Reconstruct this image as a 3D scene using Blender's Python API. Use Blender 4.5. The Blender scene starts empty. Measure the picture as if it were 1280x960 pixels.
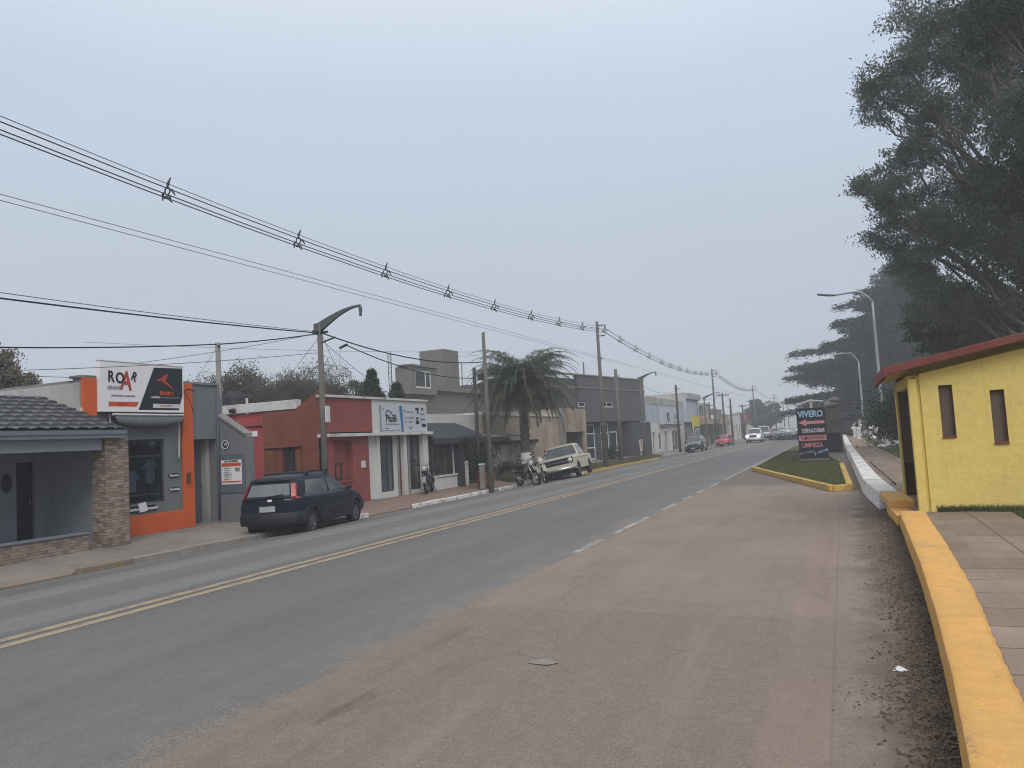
import bpy, bmesh, math, random
import numpy as np
from mathutils import Vector, Matrix, Euler
R_ = math.radians
random.seed(7)
scene = bpy.context.scene
COL = scene.collection

# ------------------------------------------------------------------ camera
cam = bpy.data.objects.new('camera', bpy.data.cameras.new('camera'))
COL.objects.link(cam)
cam.data.sensor_width = 36.0
cam.data.lens = 27.0
cam.data.clip_start = 0.05
cam.data.clip_end = 5000
m = Matrix(((0.91709, 0.08019, 0.39053, 0), (0.39477, -0.04588, -0.91763, 0), (-0.05567, 0.99572, -0.07374, 1.7), (0, 0, 0, 1)))
cam.matrix_world = m
scene.camera = cam

# ------------------------------------------------------------------ sky and sun (foggy overcast noon)
SUN_EL, SUN_AZ = R_(44), R_(146)          # azimuth clockwise from +Y
world = bpy.data.worlds.new('World'); scene.world = world; world.use_nodes = True
wn = world.node_tree; wn.nodes.clear()
w_out = wn.nodes.new('ShaderNodeOutputWorld'); w_bg = wn.nodes.new('ShaderNodeBackground')
w_sky = wn.nodes.new('ShaderNodeTexSky'); w_sky.sky_type = 'NISHITA'; w_sky.sun_disc = False
w_sky.sun_elevation = SUN_EL; w_sky.sun_rotation = SUN_AZ
w_sky.air_density = 1.0; w_sky.dust_density = 6.0; w_sky.ozone_density = 1.0
w_tc = wn.nodes.new('ShaderNodeTexCoord'); w_sep = wn.nodes.new('ShaderNodeSeparateXYZ')
w_ramp = wn.nodes.new('ShaderNodeValToRGB')       # overcast cloud deck: dim low down, bright overhead
e = w_ramp.color_ramp.elements
e[0].position = 0.0; e[0].color = (0.485, 0.535, 0.605, 1)
e[1].position = 0.22; e[1].color = (0.51, 0.572, 0.665, 1)
for pos, c in ((0.42, (0.56, 0.645, 0.765, 1)), (0.65, (0.86, 0.91, 1.0, 1)), (1.0, (1.0, 1.0, 1.0, 1))):
    k = e.new(pos); k.color = c
w_noise = wn.nodes.new('ShaderNodeTexNoise'); w_noise.inputs['Scale'].default_value = 1.6
w_noise.inputs['Detail'].default_value = 4.0
w_mr = wn.nodes.new('ShaderNodeMapRange'); w_mr.inputs[3].default_value = 9.25; w_mr.inputs[4].default_value = 10.75
w_mul = wn.nodes.new('ShaderNodeVectorMath'); w_mul.operation = 'SCALE'
w_mix = wn.nodes.new('ShaderNodeMix'); w_mix.data_type = 'RGBA'; w_mix.inputs[0].default_value = 0.9
wl = wn.links.new
wl(w_tc.outputs['Generated'], w_sep.inputs[0]); wl(w_sep.outputs['Z'], w_ramp.inputs[0])
wl(w_tc.outputs['Generated'], w_noise.inputs['Vector']); wl(w_noise.outputs['Fac'], w_mr.inputs[0])
wl(w_ramp.outputs['Color'], w_mul.inputs[0]); wl(w_mr.outputs[0], w_mul.inputs['Scale'])
wl(w_sky.outputs['Color'], w_mix.inputs[6]); wl(w_mul.outputs['Vector'], w_mix.inputs[7])
wl(w_mix.outputs[2], w_bg.inputs['Color']); w_bg.inputs['Strength'].default_value = 0.1
wl(w_bg.outputs[0], w_out.inputs[0])

sun = bpy.data.objects.new('sun', bpy.data.lights.new('sun', 'SUN')); COL.objects.link(sun)
sun.data.energy = 1.5; sun.data.angle = R_(35); sun.data.color = (1.0, 0.97, 0.92)
sd = Vector((math.sin(SUN_AZ) * math.cos(SUN_EL), math.cos(SUN_AZ) * math.cos(SUN_EL), math.sin(SUN_EL)))
sun.rotation_euler = sd.to_track_quat('Z', 'Y').to_euler()

vs = scene.view_settings
vs.view_transform = 'Standard'; vs.look = 'None'; vs.exposure = 0.14; vs.gamma = 1.0; vs.use_curve_mapping = False
cy = scene.cycles
cy.use_denoising = True
cy.max_bounces = 6; cy.diffuse_bounces = 3; cy.glossy_bounces = 2; cy.transmission_bounces = 4
cy.volume_bounces = 2; cy.transparent_max_bounces = 8
cy.use_adaptive_sampling = True; cy.adaptive_threshold = 0.02
cy.sample_clamp_indirect = 4.0
cy.filter_width = 1.05
cy.denoising_prefilter = 'ACCURATE'

# ------------------------------------------------------------------ helpers: objects
def thing(name, label, cat, loc=(0, 0, 0), group=None, rz=0, rot=None, scale=1.0):
    o = bpy.data.objects.new(name, None); COL.objects.link(o)
    o.empty_display_size = 0.2
    o.location = loc
    o.rotation_euler = rot if rot else (0, 0, rz)
    o.scale = (scale,) * 3
    o['label'] = label; o['category'] = cat
    if group: o['group'] = group
    o['org'] = list(loc)
    return o

def tag(o, label, cat, group=None, kind=None):
    if label: o['label'] = label
    if cat: o['category'] = cat
    if group: o['group'] = group
    if kind: o['kind'] = kind
    return o

def struct(o):
    o['kind'] = 'structure'; return o

def dup(root, loc=None, label=None, rz=None):
    r = root.copy(); COL.objects.link(r)
    if loc is not None: r.location = loc
    if rz is not None: r.rotation_euler = (0, 0, rz)
    if label: r['label'] = label
    for ch in list(root.children):
        c = ch.copy(); COL.objects.link(c); c.parent = r
        for g in list(ch.children):
            d = g.copy(); COL.objects.link(d); d.parent = c
    return r

def origin_of(p):
    while p is not None:
        if 'org' in p: return Vector(p['org'])
        p = p.parent
    return Vector((0, 0, 0))

class MB:
    """collects shapes, links them as ONE mesh object"""
    def __init__(s): s.v = []; s.f = []
    def add(s, vs, fs):
        b = len(s.v); s.v += [tuple(p) for p in vs]; s.f += [tuple(i + b for i in f) for f in fs]; return s
    def box(s, x0, x1, y0, y1, z0, z1):
        return s.add([(x0, y0, z0), (x1, y0, z0), (x1, y1, z0), (x0, y1, z0), (x0, y0, z1), (x1, y0, z1), (x1, y1, z1), (x0, y1, z1)],
                     [(0, 3, 2, 1), (4, 5, 6, 7), (0, 1, 5, 4), (1, 2, 6, 5), (2, 3, 7, 6), (3, 0, 4, 7)])
    def obox(s, c, size, rot=(0, 0, 0)):
        M = Euler(rot).to_matrix(); h = [q / 2 for q in size]; c = Vector(c)
        vs = [c + M @ Vector((sx * h[0], sy * h[1], sz * h[2])) for sz in (-1, 1) for sx, sy in ((-1, -1), (1, -1), (1, 1), (-1, 1))]
        return s.add(vs, [(0, 3, 2, 1), (4, 5, 6, 7), (0, 1, 5, 4), (1, 2, 6, 5), (2, 3, 7, 6), (3, 0, 4, 7)])
    def poly(s, pts): return s.add(pts, [tuple(range(len(pts)))])
    def prism(s, pts, d):
        d = Vector(d); n = len(pts); a = [Vector(p) for p in pts]
        return s.add(a + [p + d for p in a], [tuple(range(n))[::-1], tuple(range(n, 2 * n))] + [(i, (i + 1) % n, n + (i + 1) % n, n + i) for i in range(n)])
    def tube(s, pts, r, n=8, cap=True):
        pts = [Vector(p) for p in pts]; k = len(pts)
        rr = r if isinstance(r, (list, tuple)) else [r] * k
        vs = []; up = None
        for i, p in enumerate(pts):
            t = (pts[min(i + 1, k - 1)] - pts[max(i - 1, 0)])
            if t.length < 1e-9: t = Vector((0, 0, 1))
            t.normalize()
            if up is None:
                up = t.orthogonal().normalized()
            up = (up - t * up.dot(t))
            if up.length < 1e-6: up = t.orthogonal()
            up.normalize(); b = t.cross(up)
            vs += [p + (up * math.cos(2 * math.pi * j / n) + b * math.sin(2 * math.pi * j / n)) * rr[i] for j in range(n)]
        fs = [(i * n + j, i * n + (j + 1) % n, (i + 1) * n + (j + 1) % n, (i + 1) * n + j) for i in range(k - 1) for j in range(n)]
        if cap: fs += [tuple(range(n))[::-1], tuple(range((k - 1) * n, k * n))]
        return s.add(vs, fs)
    def cyl(s, a, b, r0, r1=None, n=12): return s.tube([a, b], [r0, r0 if r1 is None else r1], n)
    def lathe(s, c, prof, axis=(0, 0, 1), n=16, cap=True):
        """prof: (radius, height along axis)"""
        ax = Vector(axis).normalized(); u = ax.orthogonal().normalized(); w = ax.cross(u); c = Vector(c); k = len(prof)
        vs = [c + ax * h + (u * math.cos(2 * math.pi * j / n) + w * math.sin(2 * math.pi * j / n)) * r for r, h in prof for j in range(n)]
        fs = [(i * n + j, i * n + (j + 1) % n, (i + 1) * n + (j + 1) % n, (i + 1) * n + j) for i in range(k - 1) for j in range(n)]
        if cap: fs += [tuple(range(n))[::-1], tuple(range((k - 1) * n, k * n))]
        return s.add(vs, fs)
    def ell(s, c, r, n=12, k=8, jit=0.0):
        prof = []
        vs = []; c = Vector(c)
        for i in range(k + 1):
            a = math.pi * i / k - math.pi / 2
            for j in range(n):
                b = 2 * math.pi * j / n; q = 1 + random.uniform(-jit, jit)
                vs.append(c + Vector((r[0] * math.cos(a) * math.cos(b) * q, r[1] * math.cos(a) * math.sin(b) * q, r[2] * math.sin(a) * q)))
        fs = [(i * n + j, i * n + (j + 1) % n, (i + 1) * n + (j + 1) % n, (i + 1) * n + j) for i in range(k) for j in range(n)]
        return s.add(vs, fs)
    def grid(s, rows):
        k = len(rows); n = len(rows[0])
        return s.add([p for r in rows for p in r], [(i * n + j, i * n + j + 1, (i + 1) * n + j + 1, (i + 1) * n + j) for i in range(k - 1) for j in range(n - 1)])
    def wall(s, o, ud, nd, L, z0, z1, t, holes=()):
        """wall with rectangular openings: o start, ud along, nd outward normal, holes (u0,u1,z0,z1)"""
        o = Vector(o); ud = Vector(ud).normalized(); nd = Vector(nd).normalized()
        us = sorted({0.0, L, *[h[0] for h in holes], *[h[1] for h in holes]}); us = [u for u in us if 0 <= u <= L]
        zs = sorted({z0, z1, *[h[2] for h in holes], *[h[3] for h in holes]}); zs = [z for z in zs if z0 <= z <= z1]
        P = lambda u, z, d: o + ud * u - nd * d + Vector((0, 0, z - o.z))
        solid = {}
        for i in range(len(us) - 1):
            for j in range(len(zs) - 1):
                uc, zc = (us[i] + us[i + 1]) / 2, (zs[j] + zs[j + 1]) / 2
                solid[i, j] = not any(h[0] < uc < h[1] and h[2] < zc < h[3] for h in holes)
        for (i, j), ok in solid.items():
            if not ok: continue
            a, b, c, d = us[i], us[i + 1], zs[j], zs[j + 1]
            s.poly([P(a, c, 0), P(b, c, 0), P(b, d, 0), P(a, d, 0)]); s.poly([P(a, c, t), P(a, d, t), P(b, d, t), P(b, c, t)])
            for ni, nj, e1, e2 in ((i - 1, j, (a, c), (a, d)), (i + 1, j, (b, c), (b, d)), (i, j - 1, (a, c), (b, c)), (i, j + 1, (a, d), (b, d))):
                if not solid.get((ni, nj), False):
                    s.poly([P(*e1, 0), P(*e2, 0), P(*e2, t), P(*e1, t)])
        return s
    def build(s, name, mat, parent=None, smooth=False, bev=0.0, local=False, recalc=True, merge=0.0):
        me = bpy.data.meshes.new(name)
        off = Vector((0, 0, 0)) if local or parent is None else origin_of(parent)
        me.from_pydata([(p[0] - off.x, p[1] - off.y, p[2] - off.z) for p in s.v], [], s.f)
        if recalc or merge:
            bm = bmesh.new(); bm.from_mesh(me)
            if merge: bmesh.ops.remove_doubles(bm, verts=bm.verts, dist=merge)
            bmesh.ops.recalc_face_normals(bm, faces=bm.faces); bm.to_mesh(me); bm.free()
        if smooth: me.polygons.foreach_set('use_smooth', [True] * len(me.polygons))
        me.materials.append(mat)
        o = bpy.data.objects.new(name, me); COL.objects.link(o)
        if parent is not None: o.parent = parent
        if bev:
            b = o.modifiers.new('bevel', 'BEVEL'); b.width = bev; b.segments = 2; b.limit_method = 'ANGLE'; b.angle_limit = R_(40)
        return o

def np_mesh(name, verts, nper, mat, parent=None, local=False):
    """verts (N*nper,3): N separate faces of nper corners each"""
    verts = np.asarray(verts, np.float32)
    if parent is not None and not local: verts = verts - np.array(origin_of(parent), np.float32)
    n = len(verts); me = bpy.data.meshes.new(name)
    me.vertices.add(n); me.vertices.foreach_set('co', verts.ravel())
    me.loops.add(n); me.loops.foreach_set('vertex_index', np.arange(n, dtype=np.int32))
    k = n // nper; me.polygons.add(k)
    me.polygons.foreach_set('loop_start', np.arange(0, n, nper, dtype=np.int32))
    me.polygons.foreach_set('loop_total', np.full(k, nper, np.int32))
    me.update(calc_edges=True)
    me.materials.append(mat)
    o = bpy.data.objects.new(name, me); COL.objects.link(o)
    if parent is not None: o.parent = parent
    return o

def text(s, size, mat, parent, loc, u=(0, 1, 0), n=(1, 0, 0), name='lettering', ext=0.004, bold=0.0, sx=1.0, align='CENTER', shear=0.0, spacing=1.0):
    cu = bpy.data.curves.new(name + '_outline', 'FONT'); cu.body = s; cu.size = size; cu.extrude = ext; cu.offset = bold
    cu.align_x = align; cu.align_y = 'CENTER'; cu.shear = shear; cu.space_character = spacing
    cu.resolution_u = 3
    cu.materials.append(mat)
    o = bpy.data.objects.new(name + '_outline', cu); COL.objects.link(o); o.parent = parent
    u = Vector(u).normalized(); n = Vector(n).normalized(); v = n.cross(u)
    M = Matrix((u * sx, v, n)).transposed().to_4x4()
    o.matrix_basis = Matrix.Translation(Vector(loc) - origin_of(parent)) @ M
    TEXTS.append(o)
    return o
TEXTS = []
def flush_text():                       # lettering becomes real mesh objects
    dg = bpy.context.evaluated_depsgraph_get()
    for o in TEXTS:
        me = bpy.data.meshes.new_from_object(o.evaluated_get(dg)); q = bpy.data.objects.new('lettering', me)
        COL.objects.link(q); q.parent = o.parent; q.matrix_basis = o.matrix_basis.copy(); cu = o.data
        bpy.data.objects.remove(o); bpy.data.curves.remove(cu)
    TEXTS.clear()

# ------------------------------------------------------------------ helpers: materials
class G:
    def __init__(s, name):
        s.m = bpy.data.materials.new(name); s.m.use_nodes = True
        s.t = s.m.node_tree; s.t.nodes.clear()
        s.out = s.t.nodes.new('ShaderNodeOutputMaterial')
    def n(s, typ, ins=None, **kw):
        nd = s.t.nodes.new('ShaderNode' + typ)
        for k, v in kw.items(): setattr(nd, k, v)
        for k, v in (ins or {}).items():
            if hasattr(v, 'is_output') or isinstance(v, bpy.types.NodeSocket): s.t.links.new(v, nd.inputs[k])
            else: nd.inputs[k].default_value = v
        return nd
    def obj(s, scale=(1, 1, 1), loc=(0, 0, 0)):
        tc = s.n('TexCoord')
        return s.n('Mapping', {'Vector': tc.outputs['Object'], 'Scale': scale, 'Location': loc}).outputs[0]
    def noise(s, vec, scale, detail=4, rough=0.6):
        return s.n('TexNoise', {'Vector': vec, 'Scale': scale, 'Detail': detail, 'Roughness': rough}).outputs['Fac']
    def rng(s, f, a, b, c, d, smooth=False):
        nd = s.n('MapRange', {0: f, 1: a, 2: b, 3: c, 4: d})
        if smooth: nd.interpolation_type = 'SMOOTHSTEP'
        return nd.outputs[0]
    def mix(s, f, a, b, mode='MIX'):
        nd = s.n('Mix', data_type='RGBA', blend_type=mode)
        for idx, v in ((0, f), (6, a), (7, b)):
            if isinstance(v, bpy.types.NodeSocket): s.t.links.new(v, nd.inputs[idx])
            else: nd.inputs[idx].default_value = v if idx == 0 else (tuple(v) + (1,) if len(v) == 3 else v)
        return nd.outputs[2]
    def math(s, op, a, b=0.0):
        return s.n('Math', {0: a, 1: b}, operation=op).outputs[0]
    def scale(s, col, f):
        nd = s.n('VectorMath', operation='SCALE')
        if isinstance(col, bpy.types.NodeSocket): s.t.links.new(col, nd.inputs[0])
        else: nd.inputs[0].default_value = col[:3]
        if isinstance(f, bpy.types.NodeSocket): s.t.links.new(f, nd.inputs['Scale'])
        else: nd.inputs['Scale'].default_value = f
        return nd.outputs[0]
    def xyz(s, vec):
        return s.n('SeparateXYZ', {0: vec}).outputs
    def fin(s, col, rough=0.8, metal=0.0, spec=0.3, bump=None, bs=0.3, bd=0.02, **more):
        b = s.n('BsdfPrincipled')
        def put(k, v):
            if isinstance(v, bpy.types.NodeSocket): s.t.links.new(v, b.inputs[k])
            else: b.inputs[k].default_value = v
        put('Base Color', col if isinstance(col, bpy.types.NodeSocket) else tuple(col[:3]) + (1,))
        put('Roughness', rough); put('Metallic', metal); put('Specular IOR Level', spec)
        for k, v in more.items(): put(k.replace('_', ' '), v)
        if bump is not None:
            bp = s.n('Bump', {'Height': bump, 'Strength': bs, 'Distance': bd}); s.t.links.new(bp.outputs[0], b.inputs['Normal'])
        s.t.links.new(b.outputs[0], s.out.inputs[0])
        return s.m

def pm(name, col, rough=0.8, v=0.2, s=1.5, fine=40, fv=0.1, bs=0.25, metal=0.0, spec=0.25, stretch=(1, 1, 1), stain=None, st=(0.55, 0.75), ss=0.8, **more):
    """painted or plain surface with blotches, fine grain and optional stains of their own shape"""
    g = G(name); vec = g.obj(stretch)
    a = g.noise(vec, s, 5); f = g.noise(g.obj(), fine, 3)
    k = g.math('MULTIPLY', g.rng(a, 0.25, 0.75, 1 - v, 1 + v), g.rng(f, 0.25, 0.75, 1 - fv, 1 + fv))
    c = g.scale(col, k)
    if stain:
        q = g.noise(g.obj(stretch, (3, 7, 1)), ss, 6, 0.65)
        c = g.mix(g.rng(q, st[0], st[1], 0, 1), c, stain)
    return g.fin(c, rough, metal, spec, bump=f, bs=bs, bd=0.01, **more)

def glow(name, col, strength):
    g = G(name); em = g.n('Emission', {'Color': tuple(col) + (1,), 'Strength': strength}); g.t.links.new(em.outputs[0], g.out.inputs[0]); return g.m

# ------------------------------------------------------------------ materials
GREY = (0.2, 0.205, 0.21)
M = {}
def road_mat():
    g = G('asphalt'); v = g.obj(); x, y, _ = g.xyz(v)[:3]
    ramp = g.n('ValToRGB', {0: g.rng(x, -12.6, -3.6, 0, 1)})
    r = ramp.color_ramp; es = r.elements
    stops = [(-12.6, .15), (-12.0, .135), (-11.2, .125), (-10.75, .122), (-10.5, .165), (-9.9, .17), (-9.65, .135), (-9.0, .128), (-8.75, .165), (-8.3, .165), (-8.1, .12),
             (-7.4, .12), (-6.8, .13), (-6.2, .137), (-5.5, .127), (-4.7, .138), (-3.6, .15)]
    while len(es) < len(stops): es.new(0.5)
    for k, (p, c) in enumerate(stops):
        es[k].position = (p + 12.6) / 9.0; es[k].color = (c * 1.02, c * 1.0, c * .97, 1)
    streak = g.noise(g.obj((2.2, 0.09, 1)), 1.4, 5, 0.6)
    patch = g.noise(v, 0.35, 4, 0.6); fine = g.noise(v, 55, 3, 0.7)
    k = g.math('MULTIPLY', g.rng(streak, .3, .7, .91, 1.08), g.rng(patch, .3, .7, .92, 1.08))
    agg = g.xyz(g.n('TexVoronoi', {'Vector': v, 'Scale': 95.0}).outputs['Color'])[0]; mid = g.noise(v, 5, 5, .7)
    k = g.math('MULTIPLY', k, g.math('MULTIPLY', g.rng(fine, .25, .75, .86, 1.14), g.math('MULTIPLY', g.rng(agg, 0, 1, .86, 1.14), g.rng(mid, .3, .7, .93, 1.07))))
    c = g.scale(ramp.outputs[0], k)
    spot = g.noise(g.obj((1, .5, 1), (2, 8, 0)), 2.4, 6, .7); c = g.mix(g.rng(spot, .64, .70, 0, .35), c, (.075, .074, .072))
    tar = g.noise(g.obj((1, 0.25, 1), (5, 2, 0)), 1.1, 7, 0.7)                     # darker repair patches
    c = g.mix(g.rng(tar, .60, .66, 0, .3), c, (.09, .09, .09))
    crack = g.n('TexVoronoi', {'Vector': g.mix(.18, v, g.n('TexNoise', {'Vector': v, 'Scale': 1.2}).outputs['Color']), 'Scale': .42}, feature='DISTANCE_TO_EDGE').outputs['Distance']
    cm = g.math('MULTIPLY', g.rng(crack, 0, .006, .65, 0), g.rng(g.noise(v, .5, 3), .52, .6, 0, 1))
    c = g.mix(cm, c, (.05, .05, .052))
    # dusty margin drifting in from the shoulder
    d = g.math('ADD', x, g.rng(g.noise(v, .9, 6, .7), .2, .8, -.75, .75))
    dust = g.math('MULTIPLY', g.rng(d, -4.25, -3.5, 0, .8, True), g.rng(y, 9, 22, 1, .35))
    grain = g.math('ADD', dust, g.math('MULTIPLY', g.math('MULTIPLY', g.math('SUBTRACT', agg, .5), 1.3), g.rng(dust, 0, .3, 0, 1)))
    c = g.mix(g.rng(grain, .1, .9, 0, .85), c, g.scale((.24, .197, .155), g.rng(fine, .25, .75, .8, 1.2)))
    d2 = g.math('ADD', x, g.rng(g.noise(v, 1.3, 6, .7), .2, .8, -.6, .6))
    c = g.mix(g.rng(d2, -12.5, -11.7, .55, 0), c, (.17, .15, .13))
    return g.fin(c, .82, 0, .3, bump=fine, bs=.35, bd=.01)

def shoulder_mat():
    g = G('chip_seal'); v = g.obj(); x, y, _ = g.xyz(v)[:3]
    big = g.noise(v, .6, 5); mid = g.noise(v, 6, 5, .7); fine = g.noise(v, 85, 3, .75)
    vor = g.n('TexVoronoi', {'Vector': v, 'Scale': 100.0}); stone = vor.outputs['Color']
    sv = g.xyz(stone)[0]
    base = g.mix(g.rng(big, .35, .65, 0, 1), (.225, .182, .15), (.27, .217, .178))
    wob = g.math('ADD', y, g.rng(g.noise(v, 1.5, 4), 0, 1, -.35, .35))
    near = g.rng(wob, 7.25, 7.4, 1, 0)
    base = g.mix(near, base, (.215, .178, .149))
    amp = g.rng(near, 0, 1, .12, .19)
    k = g.math('ADD', 1.0, g.math('MULTIPLY', g.math('SUBTRACT', sv, .5), g.math('MULTIPLY', amp, 2)))
    k = g.math('MULTIPLY', k, g.math('MULTIPLY', g.rng(fine, .25, .75, .84, 1.16), g.rng(mid, .3, .7, .92, 1.08)))
    c = g.scale(base, k)
    c = g.mix(g.math('MULTIPLY', g.rng(sv, .93, .95, 0, .45), near), c, (.075, .067, .06))
    crk = g.n('TexVoronoi', {'Vector': g.mix(.3, v, g.n('TexNoise', {'Vector': v, 'Scale': 1.1, 'Detail': 5.0}).outputs['Color']), 'Scale': .36}, feature='DISTANCE_TO_EDGE').outputs['Distance']
    c = g.mix(g.math('MULTIPLY', g.rng(crk, 0, .004, .38, 0), g.rng(g.noise(v, .45, 3), .5, .58, 0, 1)), c, (.08, .068, .058))
    trk = g.noise(g.obj((1.6, .12, 1), (1, 1, 0)), 1.5, 5, .65); c = g.mix(g.rng(trk, .52, .68, 0, .35), c, (.30, .25, .21)); c = g.mix(g.rng(trk, .46, .34, 0, .3), c, (.14, .115, .097))
    pat = g.noise(v, 1.7, 7, .75); c = g.mix(g.rng(pat, .60, .70, 0, .3), c, (.13, .105, .088))
    # asphalt-coloured apron in front of the island
    ap = g.math('MULTIPLY', g.rng(g.math('ADD', y, g.rng(big, 0, 1, -1.2, 1.2)), 22.8, 24.6, 0, .9), g.rng(x, -.4, .2, 1, .5))
    c = g.mix(ap, c, (.15, .135, .122))
    # worn brown drag marks by the asphalt edge
    wm = g.math('MULTIPLY', g.rng(x, -3.5, -3.2, 0, 1), g.rng(x, -3.1, -2.75, 1, 0))
    wm = g.math('MULTIPLY', wm, g.rng(g.noise(g.obj((2, .6, 1)), 1.2, 4), .47, .58, 0, .7)); wm = g.math('MULTIPLY', wm, g.rng(y, 6.2, 7, 1, 0))
    c = g.mix(wm, c, (.12, .088, .072))
    # smoother paler cement strip beside the gutter, pinkish close by
    strip = g.math('MULTIPLY', g.rng(g.math('ADD', x, g.rng(mid, 0, 1, -.03, .03)), -.58, -.54, 0, 1), g.rng(x, -.2, -.17, 1, 0))
    c = g.mix(g.math('MULTIPLY', strip, g.rng(wob, 5.2, 5.7, .38, .1)), c, (.30, .205, .165))
    seam = g.math('MULTIPLY', g.rng(g.math('ABSOLUTE', g.math('ADD', x, .19)), .006, .014, .22, 0), 1)
    c = g.mix(seam, c, (.1, .088, .078))
    # dark soil swept against the wall
    d = g.math('ADD', x, g.rng(g.noise(v, 1.6, 7, .72), .2, .8, -.42, .42))
    c = g.mix(g.rng(d, -.12, .34, 0, .85, True), c, (.118, .092, .07))
    h = g.math('ADD', g.math('MULTIPLY', sv, .6), fine)
    return g.fin(c, .88, 0, .22, bump=h, bs=.5, bd=.012)

def paint_on_road(name, col, wear):
    g = G(name); v = g.obj(); n1 = g.noise(v, 3.5, 7, .72); n2 = g.noise(v, 45, 4, .7)
    w = g.math('ADD', g.math('MULTIPLY', n1, .65), g.math('MULTIPLY', n2, .35))
    c = g.mix(g.rng(w, wear - .05, wear + .05, 0, 1), (.14, .138, .135), g.scale(col, g.rng(n2, .3, .7, .85, 1.1)))
    return g.fin(c, .8, 0, .3)

def slab_mat():
    g = G('concrete_slabs'); v = g.obj(); x, y, _ = g.xyz(v)[:3]
    big = g.noise(v, .9, 5, .65); fine = g.noise(v, 40, 4, .7); lng = g.noise(g.obj((8, .6, 1)), 2, 5, .6)
    c = g.mix(g.rng(big, .35, .65, 0, 1), (.21, .158, .122), (.275, .208, .162))
    vor = g.n('TexWhiteNoise', {'Vector': g.n('CombineXYZ', {0: g.math('FLOOR', g.math('MULTIPLY', x, 1.7)), 1: g.math('FLOOR', g.math('MULTIPLY', y, 1.75)), 2: 0.0}).outputs[0]})
    c = g.scale(c, g.math('MULTIPLY', g.rng(vor.outputs[0], 0, 1, .86, 1.12), g.math('MULTIPLY', g.rng(fine, .25, .75, .9, 1.1), g.rng(lng, .3, .7, .92, 1.08))))
    yy = g.math('ADD', y, g.rng(g.noise(v, 2, 2), 0, 1, -.02, .02))
    jy = g.math('ABSOLUTE', g.math('SUBTRACT', g.math('FRACT', g.math('MULTIPLY', yy, 1.75)), .5))
    j = g.rng(jy, .475, .492, 0, .8)
    jx = g.rng(g.math('ABSOLUTE', g.math('SUBTRACT', x, 1.62)), .008, .018, .7, 0)
    c = g.mix(g.math('MAXIMUM', j, jx), c, (.07, .062, .05))
    return g.fin(c, .85, 0, .25, bump=fine, bs=.3)

def pavement_mat():
    g = G('left_pavement'); v = g.obj(); x, y, _ = g.xyz(v)[:3]
    big = g.noise(v, .5, 6, .65); fine = g.noise(v, 30, 4, .7)
    c = g.mix(g.rng(big, .35, .65, 0, 1), (.19, .165, .145), (.255, .228, .2))
    red = g.math('MULTIPLY', g.rng(y, 18.3, 18.8, 0, 1), g.rng(y, 29.5, 30.5, 1, 0))
    tile = g.n('TexBrick', {'Vector': v, 'Scale': 2.6, 'Color1': (.235, .165, .132, 1), 'Color2': (.205, .145, .12, 1), 'Mortar': (.13, .105, .09, 1), 'Mortar Size': .012, 'Brick Width': .5, 'Row Height': .5}, offset=0.0).outputs[0]
    c = g.mix(red, c, tile)
    c = g.mix(g.math('MULTIPLY', g.rng(y, 36, 39, 0, .4), 1), c, (.2, .19, .175))
    c = g.scale(c, g.rng(fine, .25, .75, .88, 1.12))
    jt = g.math('ABSOLUTE', g.math('SUBTRACT', g.math('FRACT', g.math('ADD', g.math('MULTIPLY', y, .62), g.rng(fine, 0, 1, -.006, .006))), .5))
    c = g.mix(g.rng(jt, .488, .496, 0, .55), c, (.09, .078, .068))
    crk = g.n('TexVoronoi', {'Vector': g.mix(.25, v, g.n('TexNoise', {'Vector': v, 'Scale': 1.5}).outputs['Color']), 'Scale': .7}, feature='DISTANCE_TO_EDGE').outputs['Distance']
    c = g.mix(g.math('MULTIPLY', g.rng(crk, 0, .008, .6, 0), g.rng(big, .5, .58, 0, 1)), c, (.08, .07, .06))
    st = g.noise(g.obj((1, 1, 1), (4, 4, 4)), .8, 7, .7)
    c = g.mix(g.rng(st, .55, .72, 0, .55), c, (.13, .11, .092))
    d = g.math('ADD', x, g.rng(big, 0, 1, -.3, .3))
    c = g.mix(g.math('MULTIPLY', g.rng(d, -12.9, -12.5, 0, .6), g.rng(y, 10.5, 8, 0, 1)), c, (.2, .135, .085))
    return g.fin(c, .88, 0, .2, bump=fine, bs=.3)

def grass_ground(name, a=(.06, .08, .026), b=(.11, .108, .05), soil=(.11, .09, .062)):
    g = G(name); v = g.obj(); n1 = g.noise(v, 1.3, 6, .7); n2 = g.noise(v, 30, 4, .75)
    c = g.mix(g.rng(n1, .35, .65, 0, 1), a, b); c = g.scale(c, g.rng(n2, .25, .75, .6, 1.4))
    c = g.mix(g.rng(g.noise(g.obj((1, 1, 1), (9, 3, 0)), .9, 6, .7), .56, .68, 0, .8), c, soil)
    return g.fin(c, .95, 0, .1, bump=n2, bs=.8, bd=.03)

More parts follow.
